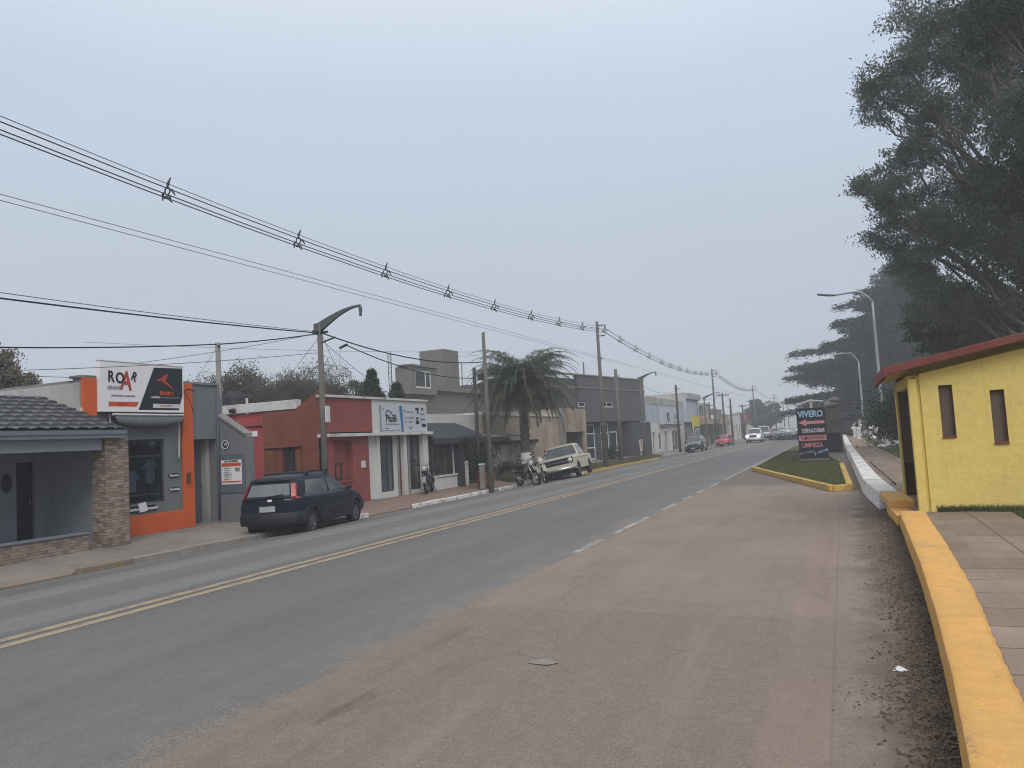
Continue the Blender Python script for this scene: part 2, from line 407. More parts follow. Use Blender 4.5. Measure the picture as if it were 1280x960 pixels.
def brick_mat(name, c1, c2, mortar, scale, mortar_size=.018, w=.5, h=.25, bump=.4, v=.25):
    g = G(name); x, y, z = g.xyz(g.obj())[:3]
    p = g.n('CombineXYZ', {0: g.math('ADD', x, y), 1: z, 2: 0.0}).outputs[0]
    b = g.n('TexBrick', {'Vector': p, 'Scale': scale, 'Color1': c1 + (1,), 'Color2': c2 + (1,), 'Mortar': mortar + (1,), 'Mortar Size': mortar_size, 'Brick Width': w, 'Row Height': h})
    f = g.noise(g.obj(), 25, 4); q = g.noise(g.obj(), 1.1, 5)
    c = g.scale(b.outputs[0], g.math('MULTIPLY', g.rng(f, .25, .75, 1 - v, 1 + v), g.rng(q, .3, .7, .85, 1.15)))
    return g.fin(c, .88, 0, .2, bump=g.math('SUBTRACT', f, b.outputs[1]), bs=bump, bd=.02)

def stone_clad():
    g = G('stacked_stone'); x, y, z = g.xyz(g.obj())[:3]
    p = g.n('CombineXYZ', {0: g.math('MULTIPLY', g.math('ADD', x, y), 2.6), 1: g.math('MULTIPLY', z, 17.0), 2: 0.0}).outputs[0]
    row = g.n('TexWhiteNoise', {'Vector': g.n('CombineXYZ', {0: g.math('FLOOR', g.math('MULTIPLY', z, 17.0)), 1: 0.0, 2: 0.0}).outputs[0]}).outputs[0]
    p2 = g.n('CombineXYZ', {0: g.math('FLOOR', g.math('MULTIPLY', g.math('ADD', g.math('ADD', x, y), row), 7.0)), 1: g.math('FLOOR', g.math('MULTIPLY', z, 17.0)), 2: 0.0}).outputs[0]
    h = g.n('TexWhiteNoise', {'Vector': p2}).outputs[0]
    ramp = g.n('ValToRGB', {0: h}); es = ramp.color_ramp.elements
    es[0].color = (.15, .12, .10, 1); es[1].color = (.33, .27, .225, 1)
    for pos, c in ((.35, (.22, .165, .13, 1)), (.7, (.27, .22, .185, 1))): k = es.new(pos); k.color = c
    edge = g.math('ABSOLUTE', g.math('SUBTRACT', g.math('FRACT', g.math('MULTIPLY', z, 17.0)), .5))
    f = g.noise(g.obj(), 28, 5, .7)
    c = g.scale(ramp.outputs[0], g.rng(f, .25, .75, .75, 1.2))
    c = g.mix(g.rng(edge, .4, .49, 0, .75), c, (.045, .038, .034))
    return g.fin(c, .9, 0, .2, bump=g.math('ADD', h, g.math('MULTIPLY', f, .5)), bs=.7, bd=.03)

def leaf_mat(name, a, b, c3, sc=.55):
    g = G(name); v = g.obj(); n1 = g.noise(v, sc, 3); n2 = g.noise(v, 14, 2, .8)
    c = g.mix(g.rng(n1, .38, .62, 0, 1), a, b); c = g.mix(g.rng(n2, .5, .75, 0, .8), c, c3)
    if not name.endswith('leaves') and 'needles' not in name and name != 'palm_fronds': return g.fin(c, .6, 0, .25)
    g.fin(c, .6, 0, .25); pb = [q for q in g.t.nodes if q.type == 'BSDF_PRINCIPLED'][0]
    tl = g.n('BsdfTranslucent', {'Color': g.scale(c, 1.6)}); mx = g.n('MixShader', {0: .3, 1: pb.outputs[0], 2: tl.outputs[0]}); g.t.links.new(mx.outputs[0], g.out.inputs[0]); return g.m

def glass_dark(name, col=(.022, .026, .032), rough=.06, spec=.6):
    g = G(name); n = g.noise(g.obj(), 1.2, 3)
    return g.fin(g.scale(col, g.rng(n, .3, .7, .7, 1.5)), rough, 0, spec)

def glass_clear():
    g = G('shop_glass'); fr = g.n('Fresnel', {'IOR': 1.45}); tr = g.n('BsdfTransparent', {'Color': (.72, .78, .82, 1)}); gl = g.n('BsdfGlossy', {'Roughness': .03, 'Color': (.9, .92, .95, 1)})
    mx = g.n('MixShader', {0: fr.outputs[0], 1: tr.outputs[0], 2: gl.outputs[0]}); g.t.links.new(mx.outputs[0], g.out.inputs[0]); return g.m

def car_paint(name, col, rough=.28, dirt=.25, coat=.5):
    g = G(name); n = g.noise(g.obj(), 2.5, 6, .7); f = g.noise(g.obj(), 30, 3)
    z = g.xyz(g.obj())[2]
    k = g.math('MULTIPLY', g.rng(n, .35, .7, 0, dirt), g.rng(z, .2, 1.0, 1.6, .6))
    c = g.mix(k, col, (.2, .175, .15))
    return g.fin(c, g.rng(n, .3, .7, rough, rough + .2), 0, .22 if coat < .1 else .5, Coat_Weight=coat, Coat_Roughness=.12)

def masonry_paint(name, col, worn, dirt, courses):
    """old paint over render: patchy coats, chips, scuffs, faint block courses"""
    g = G(name); v = g.obj(); x, y, z = g.xyz(v)[:3]
    a = g.noise(v, 1.7, 6, .65); f = g.noise(v, 60, 4, .75); m_ = g.noise(v, 9, 6, .7)
    c = g.mix(g.rng(a, .38, .66, 0, .4 if courses else .75), col, worn)
    c = g.scale(c, g.math('MULTIPLY', g.rng(f, .25, .75, .88, 1.12), g.rng(m_, .3, .7, .91, 1.09)))
    chip = g.noise(g.obj((1, 1, 1), (5, 1, 2)), 13, 6, .75); zone = g.noise(g.obj((1, 1, 1), (1, 9, 4)), 1.3, 4)
    c = g.mix(g.math('MULTIPLY', g.rng(chip, .595, .625, 0, .3 if courses else .8), g.rng(zone, .40, .55, 0, 1)), c, dirt)
    drip = g.noise(g.obj((5, 5, .35) if courses else (1.2, .5, 1), (3, 3, 3)), 2.0, 6, .7)
    c = g.mix(g.rng(drip, .56, .78, 0, .32 if courses else .5), c, dirt)
    h = g.math('ADD', f, g.math('MULTIPLY', m_, .7))
    if courses:
        p = g.n('CombineXYZ', {0: g.math('ADD', x, y), 1: g.math('ADD', z, g.rng(m_, 0, 1, -.012, .012)), 2: 0.0}).outputs[0]
        b = g.n('TexBrick', {'Vector': p, 'Scale': 2.4, 'Mortar Size': .02, 'Mortar Smooth': 1.0, 'Brick Width': .95, 'Row Height': .46}).outputs[1]
        h = g.math('SUBTRACT', h, g.math('MULTIPLY', b, .10)); c = g.mix(g.math('MULTIPLY', b, .03), c, dirt)
    return g.fin(c, .8, 0, .2, bump=h, bs=.55, bd=.012)

M['asphalt'] = road_mat(); M['chip'] = shoulder_mat(); M['slab'] = slab_mat(); M['pave'] = pavement_mat()
M['yline'] = paint_on_road('worn_yellow_paint', (.335, .262, .172), .45); M['wline'] = paint_on_road('worn_white_paint', (.345, .33, .305), .47)
M['grass_ground'] = grass_ground('grass_ground'); M['lot'] = grass_ground('lot_soil', (.1, .085, .055), (.07, .075, .035), (.13, .11, .085))
M['grass'] = leaf_mat('grass_blades', (.07, .095, .03), (.11, .115, .05), (.15, .14, .07), 2.0)
M['kerb'] = pm('kerb_concrete', (.24, .22, .2), v=.3, s=3, stain=(.12, .1, .085))
M['kerb_white'] = pm('kerb_white_paint', (.62, .6, .57), v=.15, s=4, stain=(.2, .18, .16), st=(.5, .62), ss=3)
M['kerb_yellow'] = pm('kerb_yellow_paint', (.52, .33, .075), v=.15, s=4, stain=(.25, .2, .15), st=(.5, .66), ss=3)
M['kerb_rust'] = pm('worn_rusty_kerb_paint', (.24, .17, .09), v=.3, s=5, stain=(.2, .17, .15), st=(.4, .6), ss=4)
M['yellow_top'] = masonry_paint('ochre_masonry_paint', (.70, .385, .112), (.59, .345, .125), (.30, .23, .15), False)
M['white_wall'] = pm('whitewash', (.64, .625, .60), v=.16, s=3, fine=25, bs=.5, stain=(.3, .28, .25), st=(.53, .72), ss=1.8)
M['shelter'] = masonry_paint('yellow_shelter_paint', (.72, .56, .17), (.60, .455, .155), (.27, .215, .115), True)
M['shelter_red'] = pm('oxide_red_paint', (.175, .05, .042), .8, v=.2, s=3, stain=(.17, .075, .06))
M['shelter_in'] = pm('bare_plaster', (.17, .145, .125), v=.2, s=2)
M['board'] = pm('brown_interior_stand_in', (.115, .085, .066), .8, v=.15, s=2, stretch=(1, 1, .4))  # brown of the added slit panels, imitating the interior wall behind
M['brown_paint'] = pm('brown_dado_paint', (.10, .055, .035), v=.2, s=2)
M['bluegrey'] = pm('blue_grey_paint', (.27, .285, .325), .8, v=.07, s=1.2, fine=30, fv=.05)
M['bluegrey_d'] = pm('blue_grey_dark_paint', (.15, .165, .2), .8, v=.07, s=1.2)
M['slate'] = pm('slate_roof_tile', (.068, .07, .08), .6, v=.25, s=2.5, fine=20, fv=.15, spec=.4, stain=(.105, .1, .095), st=(.55, .7), ss=2)
M['stone'] = stone_clad()
M['darkdoor'] = pm('dark_door_paint', (.018, .018, .022), .5, v=.2, s=2)
M['orange'] = pm('orange_paint', (.56, .105, .03), .75, v=.1, s=1.5, fine=30, fv=.05, stain=(.4, .09, .04), st=(.6, .8))
M['grey_paint'] = pm('grey_facade_paint', (.155, .165, .175), .8, v=.1, s=1.2, fv=.05, stretch=(1, 1, .5), stain=(.12, .125, .13), st=(.55, .8))
M['grey_blue'] = pm('blue_grey_facade_paint', (.105, .12, .145), .8, v=.1, s=1.2, fv=.05)
M['plaster'] = pm('old_white_plaster', (.40, .39, .37), .85, v=.15, s=1.2, stretch=(1, 1, .5), stain=(.23, .22, .2), st=(.48, .7), ss=1.1)
M['coping'] = pm('coping_paint', (.55, .545, .53), .8, v=.12, s=2, stain=(.26, .25, .23), st=(.5, .75), ss=1.5)
M['red'] = pm('brick_red_paint', (.25, .066, .06), .78, v=.12, s=1.4, fv=.05, stain=(.19, .055, .05), st=(.55, .8))
M['pinkred'] = pm('pink_red_paint', (.34, .062, .072), .78, v=.12, s=1.4, fv=.05)
M['brick'] = brick_mat('red_brick', (.25, .068, .044), (.19, .055, .038), (.12, .062, .048), 2.3, .022, .55, .16)
M['wood'] = pm('varnished_wood', (.165, .062, .028), .55, v=.3, s=1.5, stretch=(6, 6, .6), fv=.1)
M['wood_d'] = pm('brown_door_wood', (.105, .05, .03), .6, v=.3, s=1.5, stretch=(6, 6, .6))
M['offwhite'] = pm('off_white_paint', (.55, .55, .53), .78, v=.08, s=1.5, fv=.04, stretch=(1, 1, .5), stain=(.36, .35, .33), st=(.55, .8), ss=1.1)
M['sign_white'] = pm('sign_white', (.72, .72, .72), .45, v=.03, s=1, fv=.02, bs=.05)
M['sign_dark'] = pm('sign_navy_black', (.02, .024, .032), .4, v=.1, s=1, fv=.03, bs=.05)
M['ink'] = pm('black_lettering', (.012, .012, .014), .5, v=.05, bs=.02)
M['ink_red'] = pm('red_lettering', (.40, .05, .045), .5, v=.05, bs=.02)
M['ink_orange'] = pm('orange_lettering', (.55, .085, .03), .5, v=.05, bs=.02)
M['ink_grey'] = pm('grey_lettering', (.22, .22, .23), .5, v=.05, bs=.02)
M['ink_white'] = pm('white_lettering', (.6, .6, .6), .5, v=.05, bs=.02)
M['ink_blue'] = pm('pale_blue_lettering', (.34, .52, .66), .5, v=.1, bs=.02)
M['ink_pink'] = pm('pink_lettering', (.58, .24, .25), .5, v=.1, bs=.02)
M['blue_band'] = pm('blue_band', (.05, .16, .33), .5, v=.1, bs=.02)
M['sign_pale'] = pm('pale_sign_face', (.48, .5, .55), .45, v=.04, bs=.04)
M['glass'] = glass_dark('dark_glass'); M['glass_grey'] = glass_dark('grey_glass', (.06, .068, .075), .08)
M['glass_pale'] = glass_dark('painted_sky_reflection_glass', (.10, .11, .118), .06, .8)  # pale base colour stands in for reflected sky
M['car_glass'] = glass_dark('car_glass', (.045, .05, .054), .05, .7)
M['glass_clear'] = glass_clear()
M['frame_w'] = pm('white_window_frame', (.6, .6, .58), .5, v=.06, bs=.05)
M['frame_d'] = pm('dark_metal_frame', (.03, .032, .036), .5, v=.15, bs=.05, spec=.4)
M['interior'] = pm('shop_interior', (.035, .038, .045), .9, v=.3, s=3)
M['shirt'] = pm('white_striped_cloth', (.42, .43, .47), .9, v=.3, s=9, stretch=(1, 6, 1), fv=.1)
M['shirt_red'] = pm('dark_red_cloth', (.16, .035, .04), .9, v=.3, s=6)
M['canvas'] = pm('grey_canvas', (.11, .115, .125), .85, v=.15, s=3, stretch=(1, 4, 1))
M['paper'] = pm('white_paper', (.68, .68, .72), .7, v=.04, bs=.05)
M['concrete'] = pm('grey_concrete', (.215, .205, .195), .88, v=.2, s=1.5, stretch=(1, 1, .4), stain=(.14, .13, .12), st=(.5, .72), ss=1.2)
M['pole'] = pm('weathered_pole_concrete', (.125, .118, .105), .85, v=.25, s=2.5, fine=30, stretch=(1, 1, .3), stain=(.085, .08, .07))
M['pole_wood'] = pm('tarred_pole_wood', (.058, .052, .046), .9, v=.3, s=2.5, stretch=(4, 4, .3))
M['lamp_arm'] = pm('dark_green_grey_arm', (.085, .095, .092), .6, v=.15, s=3)
M['lamp_post'] = pm('galvanised_post', (.26, .29, .29), .5, v=.15, s=3, metal=.3)
M['cable'] = pm('black_cable', (.02, .02, .023), .7, v=.2)
M['wire'] = pm('bare_grey_wire', (.1, .105, .12), .6, v=.2)
M['spacer'] = pm('grey_polymer', (.06, .062, .068), .6, v=.2)
M['iron'] = pm('dark_iron', (.035, .037, .04), .6, v=.3, s=4)
M['olive'] = pm('tower_grey_plaster', (.165, .16, .145), .85, v=.12, s=.9, stretch=(1, 1, .5), stain=(.125, .12, .11), st=(.5, .75))
M['beige'] = pm('stained_beige_plaster', (.36, .30, .235), .88, v=.18, s=.8, stretch=(1, 1, .45), stain=(.24, .165, .115), st=(.48, .68), ss=.9)
M['graffiti'] = pm('graffiti_wall', (.30, .29, .265), .88, v=.2, s=1.2, stain=(.085, .08, .075), st=(.53, .58), ss=1.3)
M['dgrey'] = pm('dark_grey_facade', (.098, .098, .098), .85, v=.1, s=.7, stretch=(1, 1, .5))
M['dgrey2'] = pm('charcoal_facade', (.06, .064, .066), .85, v=.1, s=.7)
M['pale_blue'] = pm('pale_blue_white_paint', (.40, .44, .50), .8, v=.1, s=.6, stretch=(1, 1, .4))
M['navy_canopy'] = pm('charcoal_canopy_felt', (.04, .043, .052), .85, v=.15, s=1.5)
M['green_beam'] = pm('dark_green_beam', (.022, .035, .033), .8, v=.2)
M['rubber'] = pm('tyre_rubber', (.018, .018, .019), .85, v=.2, s=5)
M['rim'] = pm('dull_steel_rim', (.14, .145, .15), .4, v=.2, metal=.7)
M['black_plastic'] = pm('black_plastic', (.022, .023, .026), .55, v=.2, s=4, fv=.1)
M['grey_plastic'] = pm('dark_grey_bumper_plastic', (.018, .020, .026), .6, v=.15, s=3, stain=(.07, .065, .06), st=(.58, .85))
M['chrome'] = pm('dull_chrome', (.55, .55, .54), .22, v=.1, metal=.9)
M['lens_red'] = pm('red_lamp_lens', (.30, .015, .02), .2, v=.1, spec=.6, bs=.02)
M['lens_clear'] = pm('clear_lamp_lens', (.5, .5, .5), .15, v=.1, spec=.7, bs=.02)
M['plate'] = pm('number_plate', (.35, .36, .36), .5, v=.1)
M['navy_car'] = car_paint('dusty_navy_paint', (.006, .009, .020), .3, .03, .05)
M['cream_car'] = car_paint('faded_cream_paint', (.52, .47, .34), .4, .3, .2)
M['grey_car'] = car_paint('grey_metallic_paint', (.075, .08, .085), .3, .15)
M['red_car'] = car_paint('red_paint', (.42, .02, .035), .3, .12)
M['white_car'] = car_paint('white_paint', (.62, .63, .64), .3, .15)
M['silver_car'] = car_paint('silver_paint', (.33, .35, .37), .3, .15)
M['moto_white'] = car_paint('bike_white_plastic', (.16, .16, .16), .4, .3, .1); M['moto_cream'] = car_paint('bike_cream_plastic', (.32, .29, .22), .4, .3, .1)
M['headlight'] = glow('lit_headlamp', (1, .97, .9), 6.0)
M['bark'] = pm('brown_bark', (.085, .07, .058), .95, v=.3, s=4, stretch=(2, 2, .4), bs=.8)
M['bark_pale'] = pm('pale_gum_bark', (.13, .115, .1), .9, v=.35, s=2, stretch=(2, 2, .4), bs=.5)
M['palm_bark'] = pm('palm_bark', (.09, .08, .072), .95, v=.35, s=5, stretch=(1, 1, 3), bs=1.0)
M['gum_leaf'] = leaf_mat('gum_leaves', (.062, .08, .06), (.09, .108, .084), (.13, .146, .118))
M['dark_leaf'] = leaf_mat('dark_leaves', (.017, .026, .016), (.027, .037, .021), (.038, .05, .03))
M['cedar_leaf'] = leaf_mat('cedar_needles', (.010, .017, .013), (.017, .026, .02), (.029, .039, .03))
M['conifer_leaf'] = leaf_mat('conifer_needles', (.025, .042, .022), (.045, .065, .03), (.065, .085, .04))
M['palm_leaf'] = leaf_mat('palm_fronds', (.046, .058, .034), (.075, .088, .05), (.12, .125, .075))
M['dull_leaf'] = leaf_mat('dull_olive_leaves', (.045, .05, .034), (.07, .073, .05), (.10, .10, .075))
M['dry_leaf'] = leaf_mat('dry_grey_leaves', (.10, .088, .066), (.14, .125, .095), (.18, .16, .125))
M['twig'] = pm('bare_twigs', (.12, .1, .08), .95, v=.3, s=5)
M['far_leaf'] = leaf_mat('olive_leaves', (.04, .052, .027), (.065, .075, .04), (.085, .095, .052))
M['litter'] = leaf_mat('dead_leaf_litter', (.075, .057, .044), (.12, .092, .069), (.18, .14, .105), 6)
M['gravel'] = leaf_mat('loose_gravel', (.14, .118, .1), (.2, .17, .145), (.3, .26, .22), 8)
M['terracotta'] = pm('red_planter', (.24, .055, .045), .8, v=.2)
M['tank'] = pm('black_water_tank', (.02, .021, .024), .5, v=.1)
M['statue'] = pm('mossy_monument_stone', (.12, .11, .1), .9, v=.3, s=2, bs=.6, stain=(.07, .065, .055), st=(.48, .68))
M['hill'] = leaf_mat('hill_scrub', (.05, .06, .04), (.07, .08, .05), (.08, .09, .06), .02)

# ------------------------------------------------------------------ ground, road, pavements
def xz_road(x):      # road crown: flat lane, parking strip falling to the left gutter
    if x > -10.3: return 0.0
    return -0.22 * (-10.3 - x) / 2.24
def zl(x):           # height of the left pavement
    if x < -14.4: return 0.0
    return -0.10 + 0.10 * (-12.54 - x) / 1.86

b = MB(); b.poly([(-900, -120, -.6), (900, -120, -.6), (900, 1100, -.6), (-900, 1100, -.6)])
struct(b.build('ground', M['lot']))
b = MB()
xs = [-3.75, -5, -6.2, -7.4, -8.6, -9.6, -10.3, -11, -11.7, -12.54]
b.grid([[(x, y, xz_road(x)) for x in xs] for y in [-30, 0, 5, 10, 15, 20, 30, 40, 60, 80, 120, 200, 350, 700]])
struct(b.build('road', M['asphalt'], smooth=True))
b = MB(); rows = []
for y in np.linspace(-30, 31.3, 60):
    rows.append([(x, y, 0.0 if x < .05 else 0.05 * (x - .05) / .7) for x in (-3.75, -2.5, -1, -.2, .05, .4, .9)])
b.grid(rows); struct(b.build('road_shoulder', M['chip'], smooth=True))
b = MB(); b.grid([[(x, y, 0.0) for x in (-3.75, -.3, .9)] for y in (31.3, 60, 120, 300, 700)])
struct(b.build('road_shoulder', M['chip']))
# markings
b = MB()
for x0 in (-7.93, -7.66):
    for y in range(-20, 300, 4):
        b.poly([(x0, y, .004), (x0 + .15, y, .004), (x0 + .15, y + 4, .004), (x0, y + 4, .004)])
struct(b.build('centre_lines', M['yline']))
b = MB()
for a, c in ((10.9, 12.3), (13.0, 15.6), (17.0, 18.4), (19.3, 20.4), (21.4, 22.6), (23.4, 25.2), (26.5, 29.5), (29.9, 45), (45.2, 70), (74, 120), (124, 170)):
    b.poly([(-3.84, a, .004), (-3.72, a, .004), (-3.72, c, .004), (-3.84, c, .004)])
struct(b.build('edge_line', M['wline']))
# left pavement: solid slab with a step at the kerb, and the lots behind
b = MB(); rows = []
for y in [-30, 0, 8, 9.4, 9.6, 14, 17.5, 18.6, 20.9, 21.1, 29, 38, 57, 80, 150, 300, 700]:
    drop = 0.09 if (y < 9.5 or 17.4 < y < 21.0) else 0.0
    rows.append([(-12.56, y, -.5), (-12.56, y, -.10 - drop), (-12.75, y, -.092 - drop * .7), (-13.3, y, zl(-13.3) - drop * .3), (-14.4, y, 0.0), (-17.0, y, 0.0)])
b.grid(rows); struct(b.build('pavement', M['pave']))
b = MB(); b.grid([[(x, y, -.012) for x in (-16.9, -40, -80, -200)] for y in (-30, 20, 100, 300, 700)])
struct(b.build('back_lots', M['lot']))
def kerb(y0, y1, mat, name='kerb'):
    b = MB(); n = max(1, int((y1 - y0) / 1.0))
    for i in range(n):
        a, c = y0 + (y1 - y0) * i / n, y0 + (y1 - y0) * (i + 1) / n
        j = random.uniform(-.012, .012)
        b.box(-12.58, -12.42 + j, a + .004, c - .004, -.4, -.088 + j)
    return struct(b.build(name, mat, bev=.02))
kerb(9.5, 10.6, M['kerb_rust']); kerb(10.6, 17.4, M['kerb']); kerb(17.5, 18.4, M['kerb_white'])
kerb(21.0, 29.2, M['kerb_white']); kerb(29.3, 34.5, M['kerb']); kerb(34.6, 38.0, M['kerb_white']); kerb(38.1, 56, M['kerb_yellow']); kerb(57, 300, M['kerb'])
# verge beside the yellow kerb
b = MB(); b.grid([[(-12.6, y, -.07), (-13.1, y, .0), (-13.6, y, .02), (-14.1, y, .012)] for y in np.linspace(38.5, 58, 20)])
struct(b.build('grass_verge', M['grass_ground'], smooth=True))
# right side: walkway, lawn, island
WALL = [(.30, 1.5), (.33, 2.6), (.36, 3.6), (.45, 5.0), (.52, 6.5), (.60, 8.7), (.67, 12.0), (.70, 13.4)]
WALLI = [(.66, 1.5), (.69, 3.0), (.76, 4.78), (.82, 5.83), (.93, 7.56), (1.01, 9.9), (1.07, 12.5), (1.09, 14.05)]
def wi(y):
    return float(np.interp(y, [p[1] for p in WALLI], [p[0] for p in WALLI])) if y < 14.05 else float(np.interp(y, [14.05, 18, 21.5, 48, 108], [1.0, .9, .78, .5, .2]))
b = MB(); ys = [-20] + list(np.arange(1.5, 14.5, .5)) + [15, 16, 18, 20, 24, 30, 40, 55, 80, 110, 200]
def pr(y): return float(np.interp(y, [0, 8.2, 10.5, 14.7, 20, 30, 50, 80], [2.25, 2.22, 2.2, 2.25, 2.1, 1.95, 1.6, 1.5]))
b.grid([[(wi(y) - .15, y, .235), ((wi(y) + pr(y)) / 2, y, .243), (pr(y), y, .24)] for y in ys])
struct(b.build('walkway', M['slab'], smooth=True))
b = MB()
rows = []
for y in list(np.arange(-20, 60, 2.0)) + [60, 80, 120, 200, 500]:
    rows.append([(pr(y) - .1 + random.uniform(-.05, .05), y, .225), (pr(y) + .15, y, .262 + random.uniform(0, .02)), (3.2, y, .28 + random.uniform(0, .05)), (5, y, .3), (8, y, .32), (14, y, .34), (30, y, .35), (200, y, .35)])
b.grid(rows); struct(b.build('lawn', M['grass_ground'], smooth=True))
ISL = [(-3.23, 31.2), (-.33, 20.9), (.0, 21.3), (-.2, 33), (-.75, 40), (-1.6, 50), (-2.9, 62), (-3.45, 62)]
b = MB(); b.prism([(x, y, .0) for x, y in ISL], (0, 0, .125)); struct(b.build('grass_island', M['grass_ground']))
def kerb_path(pts, w, h, mat, name):
    b = MB()
    for (x0, y0), (x1, y1) in zip(pts, pts[1:]):
        L = math.hypot(x1 - x0, y1 - y0); n = max(1, round(L / 1.2)); a = math.atan2(y1 - y0, x1 - x0)
        for i in range(n):
            t = (i + .5) / n; j = random.uniform(-.008, .008)
            b.obox((x0 + (x1 - x0) * t, y0 + (y1 - y0) * t, h / 2 + j), (L / n - .006, w, h), (0, 0, a))
    return struct(b.build(name, mat, bev=.02))
kerb_path([(-3.36, 31.6), (-.36, 20.82)], .15, .16, M['kerb_yellow'], 'island_kerb')
kerb_path([(-.36, 20.82), (.04, 21.2)], .15, .16, M['kerb_yellow'], 'island_kerb')
kerb_path([(.04, 21.3), (-.16, 32)], .16, .17, M['kerb_yellow'], 'island_kerb')
kerb_path([(-3.38, 31.8), (-3.5, 62)], .12, .14, M['kerb'], 'island_kerb')
# far rise of land behind the town, mostly lost in the fog
b = MB(); rows = []
for r in (650, 720, 800):
    rows.append([(r * math.sin(a) * .95, r * math.cos(a), (-.6 if r == 650 else 9 + 5 * math.sin(a * 9 + r)) if r < 800 else -.6) for a in np.linspace(-1.1, 1.1, 40)])
b.grid(rows); struct(b.build('hills', M['hill'], smooth=True))

# ------------------------------------------------------------------ building pieces
UP = Vector((0, 0, 1))
def framed(root, o, ud, nd, u0, u1, z0, z1, frame, pane, inset=.08, fw=.05, mull=(), trans=(), name='window', panemat=None, depth=.05, pname='pane'):
    """window set in an opening: frame mesh with its pane as a sub-part"""
    o = Vector(o); ud = Vector(ud).normalized(); nd = Vector(nd).normalized()
    P = lambda u, z, d: Vector((o.x, o.y, 0)) + ud * u - nd * d + UP * z
    def bar(b, a0, a1, c0, c1):
        vs = [P(a0, c0, inset), P(a1, c0, inset), P(a1, c1, inset), P(a0, c1, inset)]
        b.prism(vs, -nd * depth)
    b = MB()
    bar(b, u0, u1, z0, z0 + fw); bar(b, u0, u1, z1 - fw, z1); bar(b, u0, u0 + fw, z0 + fw, z1 - fw); bar(b, u1 - fw, u1, z0 + fw, z1 - fw)
    for mu in mull: bar(b, mu - fw * .4, mu + fw * .4, z0 + fw, z1 - fw)
    for tz in trans:
        prev = u0 + fw
        for e in list(mull) + [None]:
            nx = (e - fw * .4) if e is not None else u1 - fw
            bar(b, prev, nx, tz - fw * .4, tz + fw * .4); prev = nx + fw * .8
    f = b.build(name, frame, root)
    b = MB(); dd = inset + depth * .5
    b.prism([P(u0 + fw * .5, z0 + fw * .5, dd), P(u1 - fw * .5, z0 + fw * .5, dd), P(u1 - fw * .5, z1 - fw * .5, dd), P(u0 + fw * .5, z1 - fw * .5, dd)], -nd * .012)
    b.build(pname, pane, f)
    return f

def slab_box(root, name, mat, *a, bev=0.0):
    return MB().box(*a).build(name, mat, root, bev=bev)

YX = dict(ud=(0, 1, 0), nd=(1, 0, 0))          # facade along the street, seen from the road
# ------------------------------------------------------------------ low house with tiled porch
h = thing('low_house', 'low blue-grey house with dark tiled porch roof and stone pillar beside the orange shop', 'house', (-14.1, 8, 0))
b = MB()                                            # roof: real pan tiles in overlapping courses
def roof_pt(y, t): return Vector((-13.82 - 2.7 * t, y, 2.36 + .90 * t))
rows = []
nc = 9
for c in range(nc):
    for e_ in (0, 1):
        t = (c + (0.0 if e_ == 0 else .999)) / nc
        lift = .055 if e_ == 0 else .004
        row = []
        for i in range(int((11.74 - 2.0) / .05) + 1):
            y = 2.0 + i * .05
            ph = (y / .3) % 1.0
            w = .032 * (abs(math.sin(math.pi * ph)) ** .7) + .006 * math.sin(i * 3.7 + c)
            p = roof_pt(y, t); row.append((p.x, p.y, p.z + lift + w))
        rows.append(row)
b.grid(rows); b.build('roof', M['slate'], h, smooth=False, recalc=True)
b = MB(); b.prism([(-13.84, 2, 2.30), (-13.84, 2, 2.38), (-16.5, 2, 3.24), (-16.5, 2, 3.16)], (0, 9.70, 0)); b.build('roof_deck', M['bluegrey_d'], h)
b = MB(); b.box(-14.22, -14.05, 2, 11.26, 1.985, 2.30); b.build('porch_beam', M['bluegrey'], h)
b = MB(); b.box(-14.05, -13.86, 2, 11.70, 2.22, 2.32); b.build('eave_board', M['bluegrey_d'], h)
b = MB(); b.box(-14.42, -14.0, 11.30, 11.86, -.02, 2.22); b.build('stone_pillar', M['stone'], h, bev=.01)
b = MB()
b.wall((-16.3, 2, 0), (0, 1, 0), (1, 0, 0), 9.6, -.05, 3.0, .25, [(8.98, 9.40, .12, 1.83)])
b.wall((-16.3, 11.6, 0), (1, 0, 0), (0, -1, 0), .22, -.05, 2.6, .2); b.box(-16.6, -16.0, 11.75, 12.4, -.05, 2.9)
b.box(-16.08, -14.42, 11.62, 11.74, -.05, 2.3)
b.box(-24, -16.55, 2, 11.6, -.05, 3.1)
b.build('wall', M['bluegrey'], h)
b = MB(); b.box(-16.42, -16.38, 10.99, 11.39, .12, 1.82); d = b.build('door', M['darkdoor'], h)
MB().box(-16.38, -16.36, 11.3, 11.33, .9, 1.02).build('handle', M['chrome'], d)
b = MB(); b.lathe((-16.3, 10.75, 1.40), [(.0, 0), (.09, .0), (.11, .02), (.115, .035), (.06, .05), (0, .055)], (1, 0, 0), 18)
for k in range(len(b.v)): x, y, z = b.v[k]; b.v[k] = (x, y, 1.40 + (z - 1.40) * 1.75)
b.build('wall_plaque', M['iron'], h, smooth=True)
b = MB(); b.box(-16.2, -14.3, 2, 11.3, 0.0, .10); b.build('porch_floor', M['concrete'], h)
b = MB(); b.prism([(-15.15, 11.66, 2.83), (-15.15, 11.72, 2.83), (-15.15, 11.72, 2.93), (-15.15, 11.66, 2.93)], (-1.4, 0, .46)); b.build('verge_flashing', M['coping'], h)
lw = thing('garden_wall', 'low stone-clad garden wall with dark top in front of the tiled porch', 'wall', (-14.1, 8, 0))
MB().box(-14.28, -14.06, 2, 10.93, -.02, .31).build('stone_facing', M['stone'], lw)
